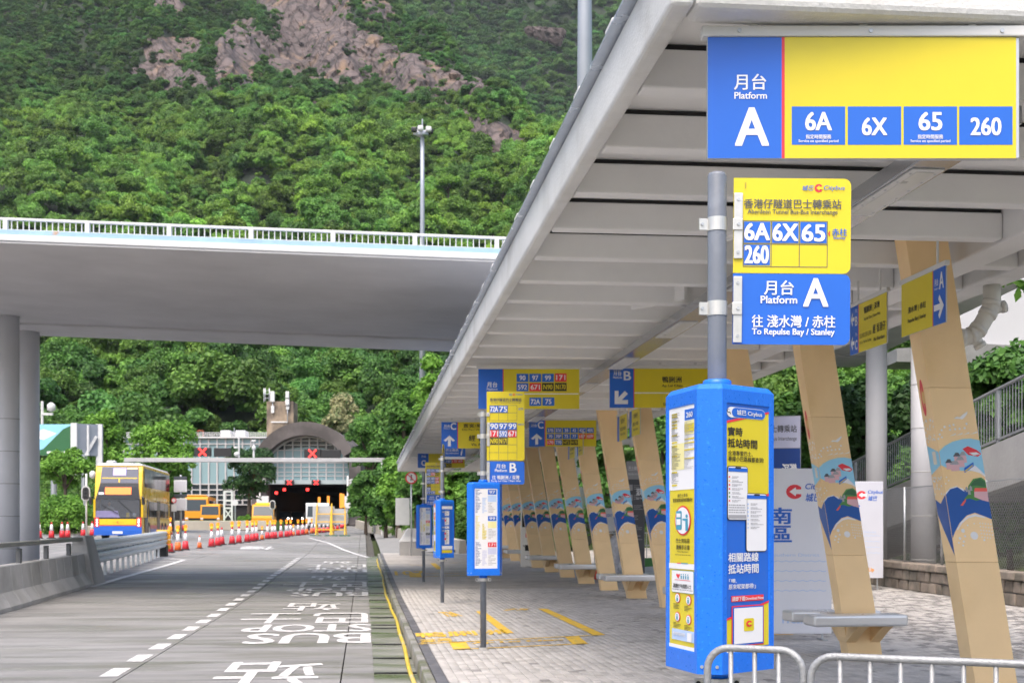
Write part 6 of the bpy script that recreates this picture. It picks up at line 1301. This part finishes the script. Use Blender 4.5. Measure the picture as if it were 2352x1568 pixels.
def crown_arrays(seed, rx, rz, lobes, n, leaf, flat=0.0, droop=.35):
    g = np.random.default_rng(seed)
    c = []
    while len(c) < lobes:
        p = g.uniform(-1, 1, 3)
        if np.linalg.norm(p) < 1: c.append(p)
    c = np.array(c); c[:, 2] = c[:, 2] * (1 - flat) + flat * .5 * (1 - (c[:, 0] ** 2 + c[:, 1] ** 2)); C = c * np.array([rx * .72, rx * .72, rz * .72]); rad = g.uniform(.28, .46, lobes) * min(rx, rz * 1.15)
    k = g.integers(0, lobes, n * 2); d = g.normal(size=(n * 2, 3)); d /= np.linalg.norm(d, axis=1)[:, None]; d[:, 2] = np.where(d[:, 2] < -.35, -d[:, 2] * .4, d[:, 2])
    rr = rad[k] * g.uniform(.72, 1.08, n * 2); P = C[k] + d * rr[:, None]
    dist = np.linalg.norm(P[:, None] - C[None], axis=2) / rad[None]; dist[np.arange(n * 2), k] = 9
    P = P[dist.min(1) > .72][:n]; d = d[dist.min(1) > .72][:n]; m = len(P)
    nr = d * .8 + g.normal(size=(m, 3)) * .5 + np.array([0, 0, .35]); nr /= np.linalg.norm(nr, axis=1)[:, None]
    t = g.normal(size=(m, 3)); t[:, 2] -= droop; t -= nr * (t * nr).sum(1)[:, None]; t /= np.linalg.norm(t, axis=1)[:, None]; s = np.cross(nr, t)
    l = leaf * g.uniform(.6, 1.25, m)[:, None]
    V = np.stack([P - t * l * .5, P + s * l * .3 + t * l * .05, P + t * l * .55, P - s * l * .3 + t * l * .05], 1).reshape(-1, 3)
    return V, C, rad
def quads_mesh(name, V):
    n = len(V) // 4; me = bpy.data.meshes.new(name); me.vertices.add(len(V)); me.vertices.foreach_set('co', V.astype(np.float32).ravel()); me.loops.add(n * 4); me.loops.foreach_set('vertex_index', np.arange(n * 4, dtype=np.int32)); me.polygons.add(n); me.polygons.foreach_set('loop_start', np.arange(0, n * 4, 4, dtype=np.int32)); me.update(calc_edges=True); return me
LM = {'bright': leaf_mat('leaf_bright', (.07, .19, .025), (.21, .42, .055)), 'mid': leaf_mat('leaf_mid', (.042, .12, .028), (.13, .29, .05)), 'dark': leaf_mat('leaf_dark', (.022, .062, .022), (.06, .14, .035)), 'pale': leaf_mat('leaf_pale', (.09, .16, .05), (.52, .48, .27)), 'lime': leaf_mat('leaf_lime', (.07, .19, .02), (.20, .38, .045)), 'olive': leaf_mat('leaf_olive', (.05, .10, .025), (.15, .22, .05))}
def tree(name, label, base, H, rx, kind, seed, n=5200, leaf=.3, lobes=16, cz=None, rz=None, group=None, flat=0, cat='tree', trunk=True):
    """base: ground point; H: total height; crown radius rx"""
    rz = rz or rx * .9; cz = cz or H - rz
    t = thing(name, label, cat, base, 0, group)
    V, C, rad = crown_arrays(seed, rx, rz, lobes, n, leaf, flat); me = quads_mesh('crown', V + np.array([0, 0, cz])); link('crown', me, LM[kind], t)
    if trunk:
        rg = random.Random(seed); r0 = max(.08, H * .022); tb = MB(); mid = Vector((rg.uniform(-.1, .1) * rx, rg.uniform(-.1, .1) * rx, max(.3, cz - rz * .5)))
        tb.tube([(0, 0, -.3), mid * .5, mid, mid + Vector((0, 0, rz * .7))], [r0 * 1.3, r0, r0 * .75, r0 * .3], 8)
        for i in range(min(6, len(C))): e = Vector(C[i]) + Vector((0, 0, cz)); tb.tube([mid * .85, (mid + e) / 2 + Vector((0, 0, .2)), e], [r0 * .55, r0 * .35, r0 * .12], 6)
        tb.build('trunk', BARK, t, True)
    return t
def tree_px(name, label, x0, x1, ytop, d, kind, seed, ybot=None, **k):
    rx = (x1 - x0) / F * d / 2; p = at((x0 + x1) / 2, ytop, d); zb = gz(p.x, p.y) if 'zb' not in k else k.pop('zb')
    H = p.z - zb; rz = None
    if ybot: rz = (ybot - ytop) / F * d / 2
    return tree(name, label, (p.x, p.y, zb), H, rx, kind, seed, rz=rz, cz=(H - rz) if rz else None, **k)
tree_px('roadside_tree', 'round bright green tree standing right behind the double deck bus', 288, 452, 938, 108, 'bright', 1, 1165, n=9000, leaf=.34, lobes=26)
tree_px('roadside_tree', 'light green tree behind the billboard left of the round tree', 176, 300, 930, 122, 'bright', 2, 1100, n=7000, leaf=.34, lobes=20)
tree_px('roadside_tree', 'mid green spreading tree below the billboard, left of the bus', 80, 226, 1030, 97, 'bright', 3, 1130, n=7000, leaf=.28, lobes=20)
tree_px('roadside_tree', 'leafy green tree half hidden by the left flyover piers', -60, 110, 1045, 103, 'mid', 4, 1150, n=6000, leaf=.3, lobes=16)
tree_px('roadside_tree', 'green tree filling the gap between bus and sign backs', 352, 440, 1050, 112, 'mid', 14, 1170, n=5000, leaf=.3, lobes=14)
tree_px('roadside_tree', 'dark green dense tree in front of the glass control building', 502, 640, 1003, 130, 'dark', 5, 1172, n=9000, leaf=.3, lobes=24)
tree_px('hedge', 'rounded clipped green hedge behind the left cones', 70, 216, 1137, 93, 'bright', 6, 1240, n=16000, leaf=.2, lobes=40, cat='hedge', trunk=False)
tree_px('shrub', 'small green shrub left of the orange works van', 545, 588, 1178, 126, 'bright', 7, 1203, n=1500, leaf=.25, lobes=8, cat='shrub', trunk=False)
tree_px('flowering_tree', 'pale cream flowering tree right of the stone tower', 735, 830, 896, 172, 'pale', 8, 1015, n=5000, leaf=.45, lobes=18, zb=7)
# ---- bank on the right of the road and behind the canopy
BX = [(10, 15.5), (56, 15.5), (62, 7), (72, 4.2), (90, 2.6), (112, 1.5), (143, .6), (150, 8), (175, 8)]
def bank(X, Y): return gz(0, Y) + .1 + max(0, X - lerp_tab(BX, Y)) * .5
ys = fr(14, 175, 46)
b = MB(); nx = 16
for y in ys:
    x0 = lerp_tab(BX, y)
    for i in range(nx): xx = x0 + (i / (nx - 1)) ** 1.6 * 70; b.v.append((xx, y, min(bank(xx, y), 30) - .05))
b.f = [(j * nx + i, j * nx + i + 1, (j + 1) * nx + i + 1, (j + 1) * nx + i) for j in range(len(ys) - 1) for i in range(nx - 1)]
struct(b.build('bank', GRASSM))
RB = [ (846, 926, 1052, 1238, 95, 'mid', 'bushy tree under the right end of the signal gantry'), # x0, x1, ytop, ybot, d, kind, text
 (806, 905, 925, 1130, 120, 'mid', 'green tree nearest the tunnel on the right bank'), (880, 985, 850, 1090, 104, 'mid', 'tall green tree on the right bank beside the canopy tip'), (800, 880, 1070, 1225, 112, 'mid', 'bushy green shrub mass beside the tunnel mouth on the right'), (868, 960, 1040, 1235, 92, 'bright', 'bright bushy tree hanging over the right verge wall'),
 (950, 1060, 800, 1040, 92, 'bright', 'bright green tree behind the canopy edge under the flyover'), (905, 1010, 1010, 1225, 76, 'mid', 'green tree behind the no pedestrians sign'), (985, 1090, 990, 1235, 66, 'bright', 'bright leafy tree behind the far blue stop boxes'), (1060, 1200, 900, 1240, 72, 'dark', 'dark leafy tree behind the platform B post'),
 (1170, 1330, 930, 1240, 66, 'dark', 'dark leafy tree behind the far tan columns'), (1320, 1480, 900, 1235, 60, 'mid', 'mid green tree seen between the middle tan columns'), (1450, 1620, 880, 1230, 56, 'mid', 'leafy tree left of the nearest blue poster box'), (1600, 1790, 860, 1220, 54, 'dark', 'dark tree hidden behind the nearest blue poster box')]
for i, (x0, x1, yt, yb, d, k, tx) in enumerate(RB):
    p = at((x0 + x1) / 2, yt, d); tree_px('bank_tree', tx, x0 - 6, x1 + 6, yt - 8, d, k, 30 + i, yb, n=7500, leaf=.26 if d < 80 else .32, lobes=24, zb=min(bank(p.x, p.y), at(0, yb, d).z) - .3, group='trees on the right bank')
# behind the ramp
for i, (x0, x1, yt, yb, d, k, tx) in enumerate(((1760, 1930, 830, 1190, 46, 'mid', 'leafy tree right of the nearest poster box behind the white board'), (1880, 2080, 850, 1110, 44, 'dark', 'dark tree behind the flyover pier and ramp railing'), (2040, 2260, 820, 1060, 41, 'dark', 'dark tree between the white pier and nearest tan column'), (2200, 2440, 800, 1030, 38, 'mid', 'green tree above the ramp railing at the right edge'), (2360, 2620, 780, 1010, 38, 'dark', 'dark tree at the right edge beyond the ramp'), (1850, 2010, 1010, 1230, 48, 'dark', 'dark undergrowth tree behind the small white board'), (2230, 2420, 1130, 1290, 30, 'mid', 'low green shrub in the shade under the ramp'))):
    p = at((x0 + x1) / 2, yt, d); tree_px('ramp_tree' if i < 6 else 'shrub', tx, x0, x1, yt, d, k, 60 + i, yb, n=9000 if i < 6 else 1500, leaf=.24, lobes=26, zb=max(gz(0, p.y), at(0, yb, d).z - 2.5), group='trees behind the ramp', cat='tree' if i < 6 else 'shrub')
p = at(2440, 640, 15.5); tree('overhanging_tree', 'broad leaved tree branch drooping beside the drain pipe at the right edge', (p.x + .3, p.y, pz(p.x, p.y)), p.z + 1.1 - pz(p.x, p.y), 1.25, 'bright', 90, n=900, leaf=.17, lobes=12, rz=.95)
# ---- hillside
HE = [(150, .02), (165, .035), (200, .085), (260, .125), (340, .175), (450, .238), (600, .305), (800, .372), (1100, .46), (1500, .52)]
def eridge(x): return lerp_tab([(-4000, .6), (700, .46), (840, .387), (1000, .345), (1240, .279), (1500, .255), (2600, .235)], x)
def wob(x, d): return .012 * math.sin(x * .011 + d * .013) + .008 * math.sin(x * .027 - d * .021 + 2) + .004 * math.sin(x * .06 + d * .05)
def hz(x, d): return CZ + d * (min(lerp_tab(HE, d), eridge(x)) + wob(x, d) * min(1, (d - 140) / 120)) - max(0, lerp_tab(HE, d) - eridge(x)) * d * .4
FE = [(700, .10), (900, .22), (1100, .30), (1400, .40), (1900, .52), (2400, .58)]
def hz2(x, d): return CZ + d * (lerp_tab(FE, d) + .012 * math.sin(x * .008 + d * .006) + .006 * math.sin(x * .02 - d * .013))
HILLM = mat('hill_scrub_shade', (.014, .028, .009), .95, 0, .45, .12, .6, .3, coords='World', col2=(.009, .018, .006), c2=(.45, .55))  # scrub ground, darkened in colour to stand for shade between crowns
def hill_sheet(name, xs, ds, fn, m):
    v = []
    for d in ds:
        for x in xs: p = at(x, HY, d); v.append((p.x, p.y, fn(x, d)))
    nx = len(xs); f = [(j * nx + i, j * nx + i + 1, (j + 1) * nx + i + 1, (j + 1) * nx + i) for j in range(len(ds) - 1) for i in range(nx - 1)]
    return struct(MB().add(v, f).build(name, m))
hill_sheet('hill', fr(-1500, 3600, 250), [158 + 11 * k for k in range(78)], hz, HILLM)
hill_sheet('far_hill', fr(300, 3800, 160), [700 + 28 * k for k in range(28)], hz2, HILLM)
def find_d(x, y, fn=hz, start=170, step=4):
    d = start; s_ = (HY - y) / F
    while d < 1150:
        if s_ * d + CZ <= fn(x, d):
            lo = d - step
            for _ in range(6):
                m_ = (lo + d) / 2
                if s_ * m_ + CZ <= fn(x, m_): d = m_
                else: lo = m_
            return d
        d += step
    return None
# rock crags: blocky faces standing proud of the slope
ROCK = mat('granite_rock', (.105, .082, .078), .9, 0, .4, .1, .6, .16, coords='World', stretch=(1, 1, .45), col2=(.18, .122, .08), c2=(.54, .68))
def rock_cracks():
    nt = ROCK.node_tree; N = nt.nodes; L = nt.links; b = N['Principled BSDF']
    for n_ in N:
        if n_.type == 'BUMP': n_.inputs['Distance'].default_value = 2.5
    g = N.new('ShaderNodeNewGeometry'); mp = N.new('ShaderNodeMapping'); mp.inputs['Scale'].default_value = (.09, .09, .04); L.new(g.outputs['Position'], mp.inputs[0])
    vo = N.new('ShaderNodeTexVoronoi'); vo.feature = 'DISTANCE_TO_EDGE'; vo.inputs['Scale'].default_value = 1; L.new(mp.outputs[0], vo.inputs['Vector'])
    mr = N.new('ShaderNodeMapRange'); mr.inputs[1].default_value = 0; mr.inputs[2].default_value = .12; mr.inputs[3].default_value = .35; mr.inputs[4].default_value = 1; L.new(vo.outputs[0], mr.inputs[0])
    src = b.inputs['Base Color'].links[0].from_socket; vm = N.new('ShaderNodeVectorMath'); vm.operation = 'SCALE'; L.new(src, vm.inputs[0]); L.new(mr.outputs[0], vm.inputs['Scale']); L.new(vm.outputs[0], b.inputs['Base Color'])
rock_cracks()
rng_ = random.Random(5)
def in_poly(poly, x, y):
    c = False; j = len(poly) - 1
    for i in range(len(poly)):
        if (poly[i][1] > y) != (poly[j][1] > y) and x < (poly[j][0] - poly[i][0]) * (y - poly[i][1]) / (poly[j][1] - poly[i][1]) + poly[i][0]: c = not c
        j = i
    return c
def edge_dist(poly, x, y):
    b_ = 1e9
    for (p, q) in zip(poly, poly[1:] + poly[:1]):
        ax, ay, bx_, by = p[0], p[1], q[0], q[1]; L2 = (bx_ - ax) ** 2 + (by - ay) ** 2 or 1; t_ = max(0, min(1, ((x - ax) * (bx_ - ax) + (y - ay) * (by - ay)) / L2)); b_ = min(b_, math.hypot(x - ax - t_ * (bx_ - ax), y - ay - t_ * (by - ay)))
    return b_
def blob(poly, n, sx, sz):
    xs = [p[0] for p in poly]; ys_ = [p[1] for p in poly]; x0, x1, y0, y1 = min(xs) - 16, max(xs) + 16, min(ys_) - 16, max(ys_) + 16
    cells = [(rng_.uniform(x0, x1), rng_.uniform(y0, y1), rng_.uniform(0, 1), rng_.uniform(-.35, .35), rng_.uniform(-.3, .3)) for _ in range(max(6, int((x1 - x0) * (y1 - y0) / (sx * sz * 1.1))))]
    fine = [(rng_.uniform(x0, x1), rng_.uniform(y0, y1), rng_.uniform(0, 1)) for _ in range(len(cells) * 5)]
    st = 3.0; nx, ny = int((x1 - x0) / st) + 2, int((y1 - y0) / st) + 2; v = []; ok = {}
    CA_ = np.array(cells); FA_ = np.array(fine); dprev = 380
    for j in range(ny):
        for i in range(nx):
            x, y = x0 + i * st + rng_.uniform(-.8, .8), y0 + j * st + rng_.uniform(-.8, .8)
            ins = in_poly(poly, x, y); e = edge_dist(poly, x, y) * (1 if ins else -1)
            d = find_d(x, y, start=380, step=14)
            if d is None: d = 1000
            k = d / F; q = np.argmin(((CA_[:, 0] - x) / sx) ** 2 + ((CA_[:, 1] - y) / sz) ** 2); c = cells[q]; q2 = fine[np.argmin((FA_[:, 0] - x) ** 2 / 1.0 + (FA_[:, 1] - y) ** 2 / 2.2)]
            hgt = (c[2] * 1.0 + ((x - c[0]) * c[3] + (y - c[1]) * c[4]) / sx * .9 + q2[2] * .2) * sx * .75
            hgt = hgt * min(1, max(0, (e + 12) / 16)) - (3 if e < -9 else 0) + 1.2
            p = at(x, y, d); v.append(Vector((p.x, p.y, p.z)) + Vector((-SA, -CA, .45)) * hgt * k * 1.0); ok[(i, j)] = e > -13
    f = [(j * nx + i, (j + 1) * nx + i, (j + 1) * nx + i + 1, j * nx + i + 1) for j in range(ny - 1) for i in range(nx - 1) if ok[(i, j)] and ok[(i + 1, j)] and ok[(i, j + 1)] and ok[(i + 1, j + 1)]]
    struct(MB().add(v, f).build('rock_crag', ROCK))
    return lambda x, y: in_poly(poly, x, y)
ROCKS = [([(600, 120), (640, 60), (720, 120), (830, 150), (850, 200), (740, 205), (640, 190)], 60, 17, 20), ([(497, 120), (520, 60), (585, 50), (612, 110), (600, 150), (575, 205), (500, 195)], 60, 17, 26), ([(585, 0), (790, 0), (800, 40), (770, 120), (700, 150), (650, 110), (640, 60)], 75, 16, 24), ([(735, 90), (800, 60), (905, 110), (1000, 155), (1135, 205), (1140, 232), (1040, 226), (940, 200), (850, 170), (820, 150), (700, 165)], 110, 17, 15), ([(865, 175), (940, 195), (950, 250), (900, 235)], 26, 13, 16), ([(980, 225), (1060, 255), (1130, 285), (1240, 325), (1235, 352), (1130, 342), (1050, 305)], 40, 14, 14), ([(310, 165), (340, 150), (470, 170), (480, 200), (400, 215), (350, 205)], 16, 10, 12), ([(330, 95), (470, 95), (440, 150), (350, 150)], 10, 8, 10), ([(695, 235), (755, 235), (750, 275), (710, 270)], 8, 13, 14), ([(350, 0), (420, 0), (420, 30), (360, 25)], 7, 12, 12), ([(840, 0), (900, 20), (900, 50), (850, 40)], 8, 12, 12), ([(1215, 70), (1290, 75), (1280, 95)], 4, 9, 6)]
INS = [blob(*r) for r in ROCKS]
def in_rock(x, y):
    x, y = x + 9 * math.sin(y * .13 + x * .05) + 5 * math.sin(y * .31), y + 7 * math.sin(x * .12) + 4 * math.sin(x * .29 + 1)
    return any(f(x, y) for f in INS)
# forest: instanced crowns, one object per hill
HL = leaf_mat('leaf_hill', (.055, .135, .03), (.15, .31, .05), True)
src = bpy.data.collections.new('crown_sources')
for k in range(7):
    V, C, rad = crown_arrays(200 + k, 1.0, [.75, .85, .6, 1.0, .7, .8, .5][k], [12, 16, 14, 10, 18, 13, 9][k], [3600, 3600, 3200, 3000, 3800, 3400, 2800][k], .125, [0, 0, .5, 0, .2, 0, .7][k])
    me = quads_mesh('crown', V); me.materials.append(HL); o_ = bpy.data.objects.new('crown', me); src.objects.link(o_)
def forest(name, label, pts, rots, scl, idx, tint):
    me = bpy.data.meshes.new(name); me.from_pydata(pts, [], [])
    for nm, ty, data in (('rot', 'FLOAT_VECTOR', rots), ('scl', 'FLOAT_VECTOR', scl), ('tint', 'FLOAT_VECTOR', tint)):
        a = me.attributes.new(nm, ty, 'POINT'); a.data.foreach_set('vector', np.array(data, dtype=np.float32).ravel())
    a = me.attributes.new('idx', 'INT', 'POINT'); a.data.foreach_set('value', np.array(idx, dtype=np.int32))
    o = bpy.data.objects.new(name, me); COL.objects.link(o); o['kind'] = 'stuff'; tag(o, label, 'forest')
    ng = bpy.data.node_groups.new(name, 'GeometryNodeTree'); ng.interface.new_socket('Geometry', in_out='INPUT', socket_type='NodeSocketGeometry'); ng.interface.new_socket('Geometry', in_out='OUTPUT', socket_type='NodeSocketGeometry')
    N = ng.nodes; L = ng.links; gi = N.new('NodeGroupInput'); go = N.new('NodeGroupOutput'); ip = N.new('GeometryNodeInstanceOnPoints'); ci = N.new('GeometryNodeCollectionInfo')
    ci.inputs['Collection'].default_value = src; ci.inputs['Separate Children'].default_value = True; ci.inputs['Reset Children'].default_value = True
    def na(nm, ty):
        n = N.new('GeometryNodeInputNamedAttribute'); n.data_type = ty; n.inputs['Name'].default_value = nm; return n.outputs['Attribute']
    m2p = N.new('GeometryNodeMeshToPoints'); L.new(gi.outputs[0], m2p.inputs['Mesh']); L.new(m2p.outputs[0], ip.inputs['Points']); L.new(ci.outputs[0], ip.inputs['Instance']); ip.inputs['Pick Instance'].default_value = True
    L.new(na('idx', 'INT'), ip.inputs['Instance Index']); L.new(na('scl', 'FLOAT_VECTOR'), ip.inputs['Scale'])
    e2r = N.new('FunctionNodeEulerToRotation'); L.new(na('rot', 'FLOAT_VECTOR'), e2r.inputs[0]); L.new(e2r.outputs[0], ip.inputs['Rotation']); L.new(ip.outputs[0], go.inputs[0])
    md = o.modifiers.new('forest', 'NODES'); md.node_group = ng
    return o
def scatter(fn, xr, dr, spacing, size, seed, rock=True):
    rg = random.Random(seed); pts, rots, scl, idx, tint = [], [], [], [], []
    d = dr[0]
    while d < dr[1]:
        st = spacing(d); x = xr[0] + rg.uniform(0, 1) * st * F / d
        while x < xr[1]:
            xx = x + rg.uniform(-.4, .4) * st * F / d; dd = d + rg.uniform(-.5, .5) * st; z = fn(xx, dd); ysc = HY - (z - CZ) / dd * F
            s = size(dd, ysc) * rg.choice((.5, .7, .85, 1, 1, 1.15, 1.4)) * rg.uniform(.85, 1.15)
            ok = True
            if rock and in_rock(xx, ysc): ok = rg.random() < (.75 if math.sin(xx * .09 + 1) + math.sin(ysc * .16 + xx * .05) > .3 else .22); s *= rg.uniform(.35, .8)
            if ok and ysc > -500 and not (rock and ysc < -60 and rg.random() < .6):
                p = at(xx, HY, dd); pts.append((p.x, p.y, z + s * rg.uniform(.2, .95))); rots.append((rg.uniform(-.15, .15), rg.uniform(-.15, .15), rg.uniform(0, 6.28))); scl.append((s, s, s * rg.uniform(.8, 1.15))); idx.append(rg.randrange(7))
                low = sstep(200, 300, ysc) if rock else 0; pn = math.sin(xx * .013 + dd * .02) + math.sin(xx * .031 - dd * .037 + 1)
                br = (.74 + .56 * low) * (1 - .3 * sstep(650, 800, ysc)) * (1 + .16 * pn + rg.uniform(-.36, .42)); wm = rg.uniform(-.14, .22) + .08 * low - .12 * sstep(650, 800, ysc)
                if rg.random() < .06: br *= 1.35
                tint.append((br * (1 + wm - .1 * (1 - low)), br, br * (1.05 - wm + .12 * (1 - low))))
            x += st * F / d
        d += st * .8
    return pts, rots, scl, idx, tint
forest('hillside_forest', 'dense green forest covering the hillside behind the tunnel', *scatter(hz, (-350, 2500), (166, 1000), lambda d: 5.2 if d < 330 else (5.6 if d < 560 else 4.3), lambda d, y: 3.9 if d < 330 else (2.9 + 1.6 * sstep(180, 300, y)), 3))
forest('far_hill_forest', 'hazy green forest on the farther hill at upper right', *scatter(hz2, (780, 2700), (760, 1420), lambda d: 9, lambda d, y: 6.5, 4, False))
rg = random.Random(77); pts, rots, scl, idx, tint = [], [], [], [], []
def under(X, Y, z, s_, br):
    pts.append((X, Y, z + s_ * .3)); rots.append((rg.uniform(-.2, .2), rg.uniform(-.2, .2), rg.uniform(0, 6.28))); scl.append((s_, s_, s_ * rg.uniform(.8, 1.2))); idx.append(rg.randrange(7)); wm = rg.uniform(-.1, .15); tint.append((br * (1 + wm), br, br * (1 - wm)))
Y = 20.0
while Y < 172:
    x0 = lerp_tab(BX, Y); X = x0 + (.6 if Y > 60 else 2)
    while X < x0 + 34:
        s_ = rg.uniform(.9, 1.7) if X < x0 + 4 else rg.uniform(1.5, 3.0); under(X + rg.uniform(-.5, .5), Y + rg.uniform(-.6, .6), bank(X, Y), s_, rg.uniform(.75, 1.35)); X += s_ * 1.05
    Y += 1.7
forest('bank_undergrowth', 'dense leafy undergrowth covering the bank right of the road', pts, rots, scl, idx, tint)
pts, rots, scl, idx, tint = [], [], [], [], []
for k in range(420):
    x = rg.uniform(-60, 300); d = rg.uniform(118, 160); p = at(x, HY, d); under(p.x, p.y, gz(p.x, p.y) + (d - 118) * .1, rg.uniform(1.4, 2.8), rg.uniform(.7, 1.2))
forest('left_undergrowth', 'leafy undergrowth behind the billboard and left trees', pts, rots, scl, idx, tint)
# a few flat topped trees that stand out above the flyover
for i, (x0, x1, yt, yb) in enumerate(((985, 1075, 400, 452), (1060, 1150, 385, 445), (1110, 1200, 405, 460), (1085, 1185, 490, 545))):
    d = find_d((x0 + x1) / 2, yb + 30) or 430; x = (x0 + x1) / 2
    tree_px('flat_topped_tree', ordw(i) + ' flat topped bright tree from left, above the flyover rail beside the mast' if i < 3 else 'round bright tree just above the flyover rail beside the canopy', x0, x1, yt, d, 'lime', 120 + i, yb, n=4200, leaf=.75, lobes=16, zb=hz(x, d) - 1, flat=.6 if i < 3 else 0, group='bright trees above the flyover')

# ================================================================ damp air
hb = MB().box(-1500, 1800, -400, 1750, -1.8, 720).build('haze', None); hb['kind'] = 'stuff'; hb['label'] = 'thin pale damp air over the whole valley'; hb['category'] = 'haze'
hm_ = bpy.data.materials.new('haze'); hm_.use_nodes = True; N = hm_.node_tree.nodes; N.remove(N['Principled BSDF']); pv = N.new('ShaderNodeVolumePrincipled'); pv.inputs['Color'].default_value = (.86, .93, 1, 1); pv.inputs['Density'].default_value = .00006; pv.inputs['Anisotropy'].default_value = .2
hm_.node_tree.links.new(pv.outputs[0], N['Material Output'].inputs['Volume']); hb.data.materials.append(hm_)
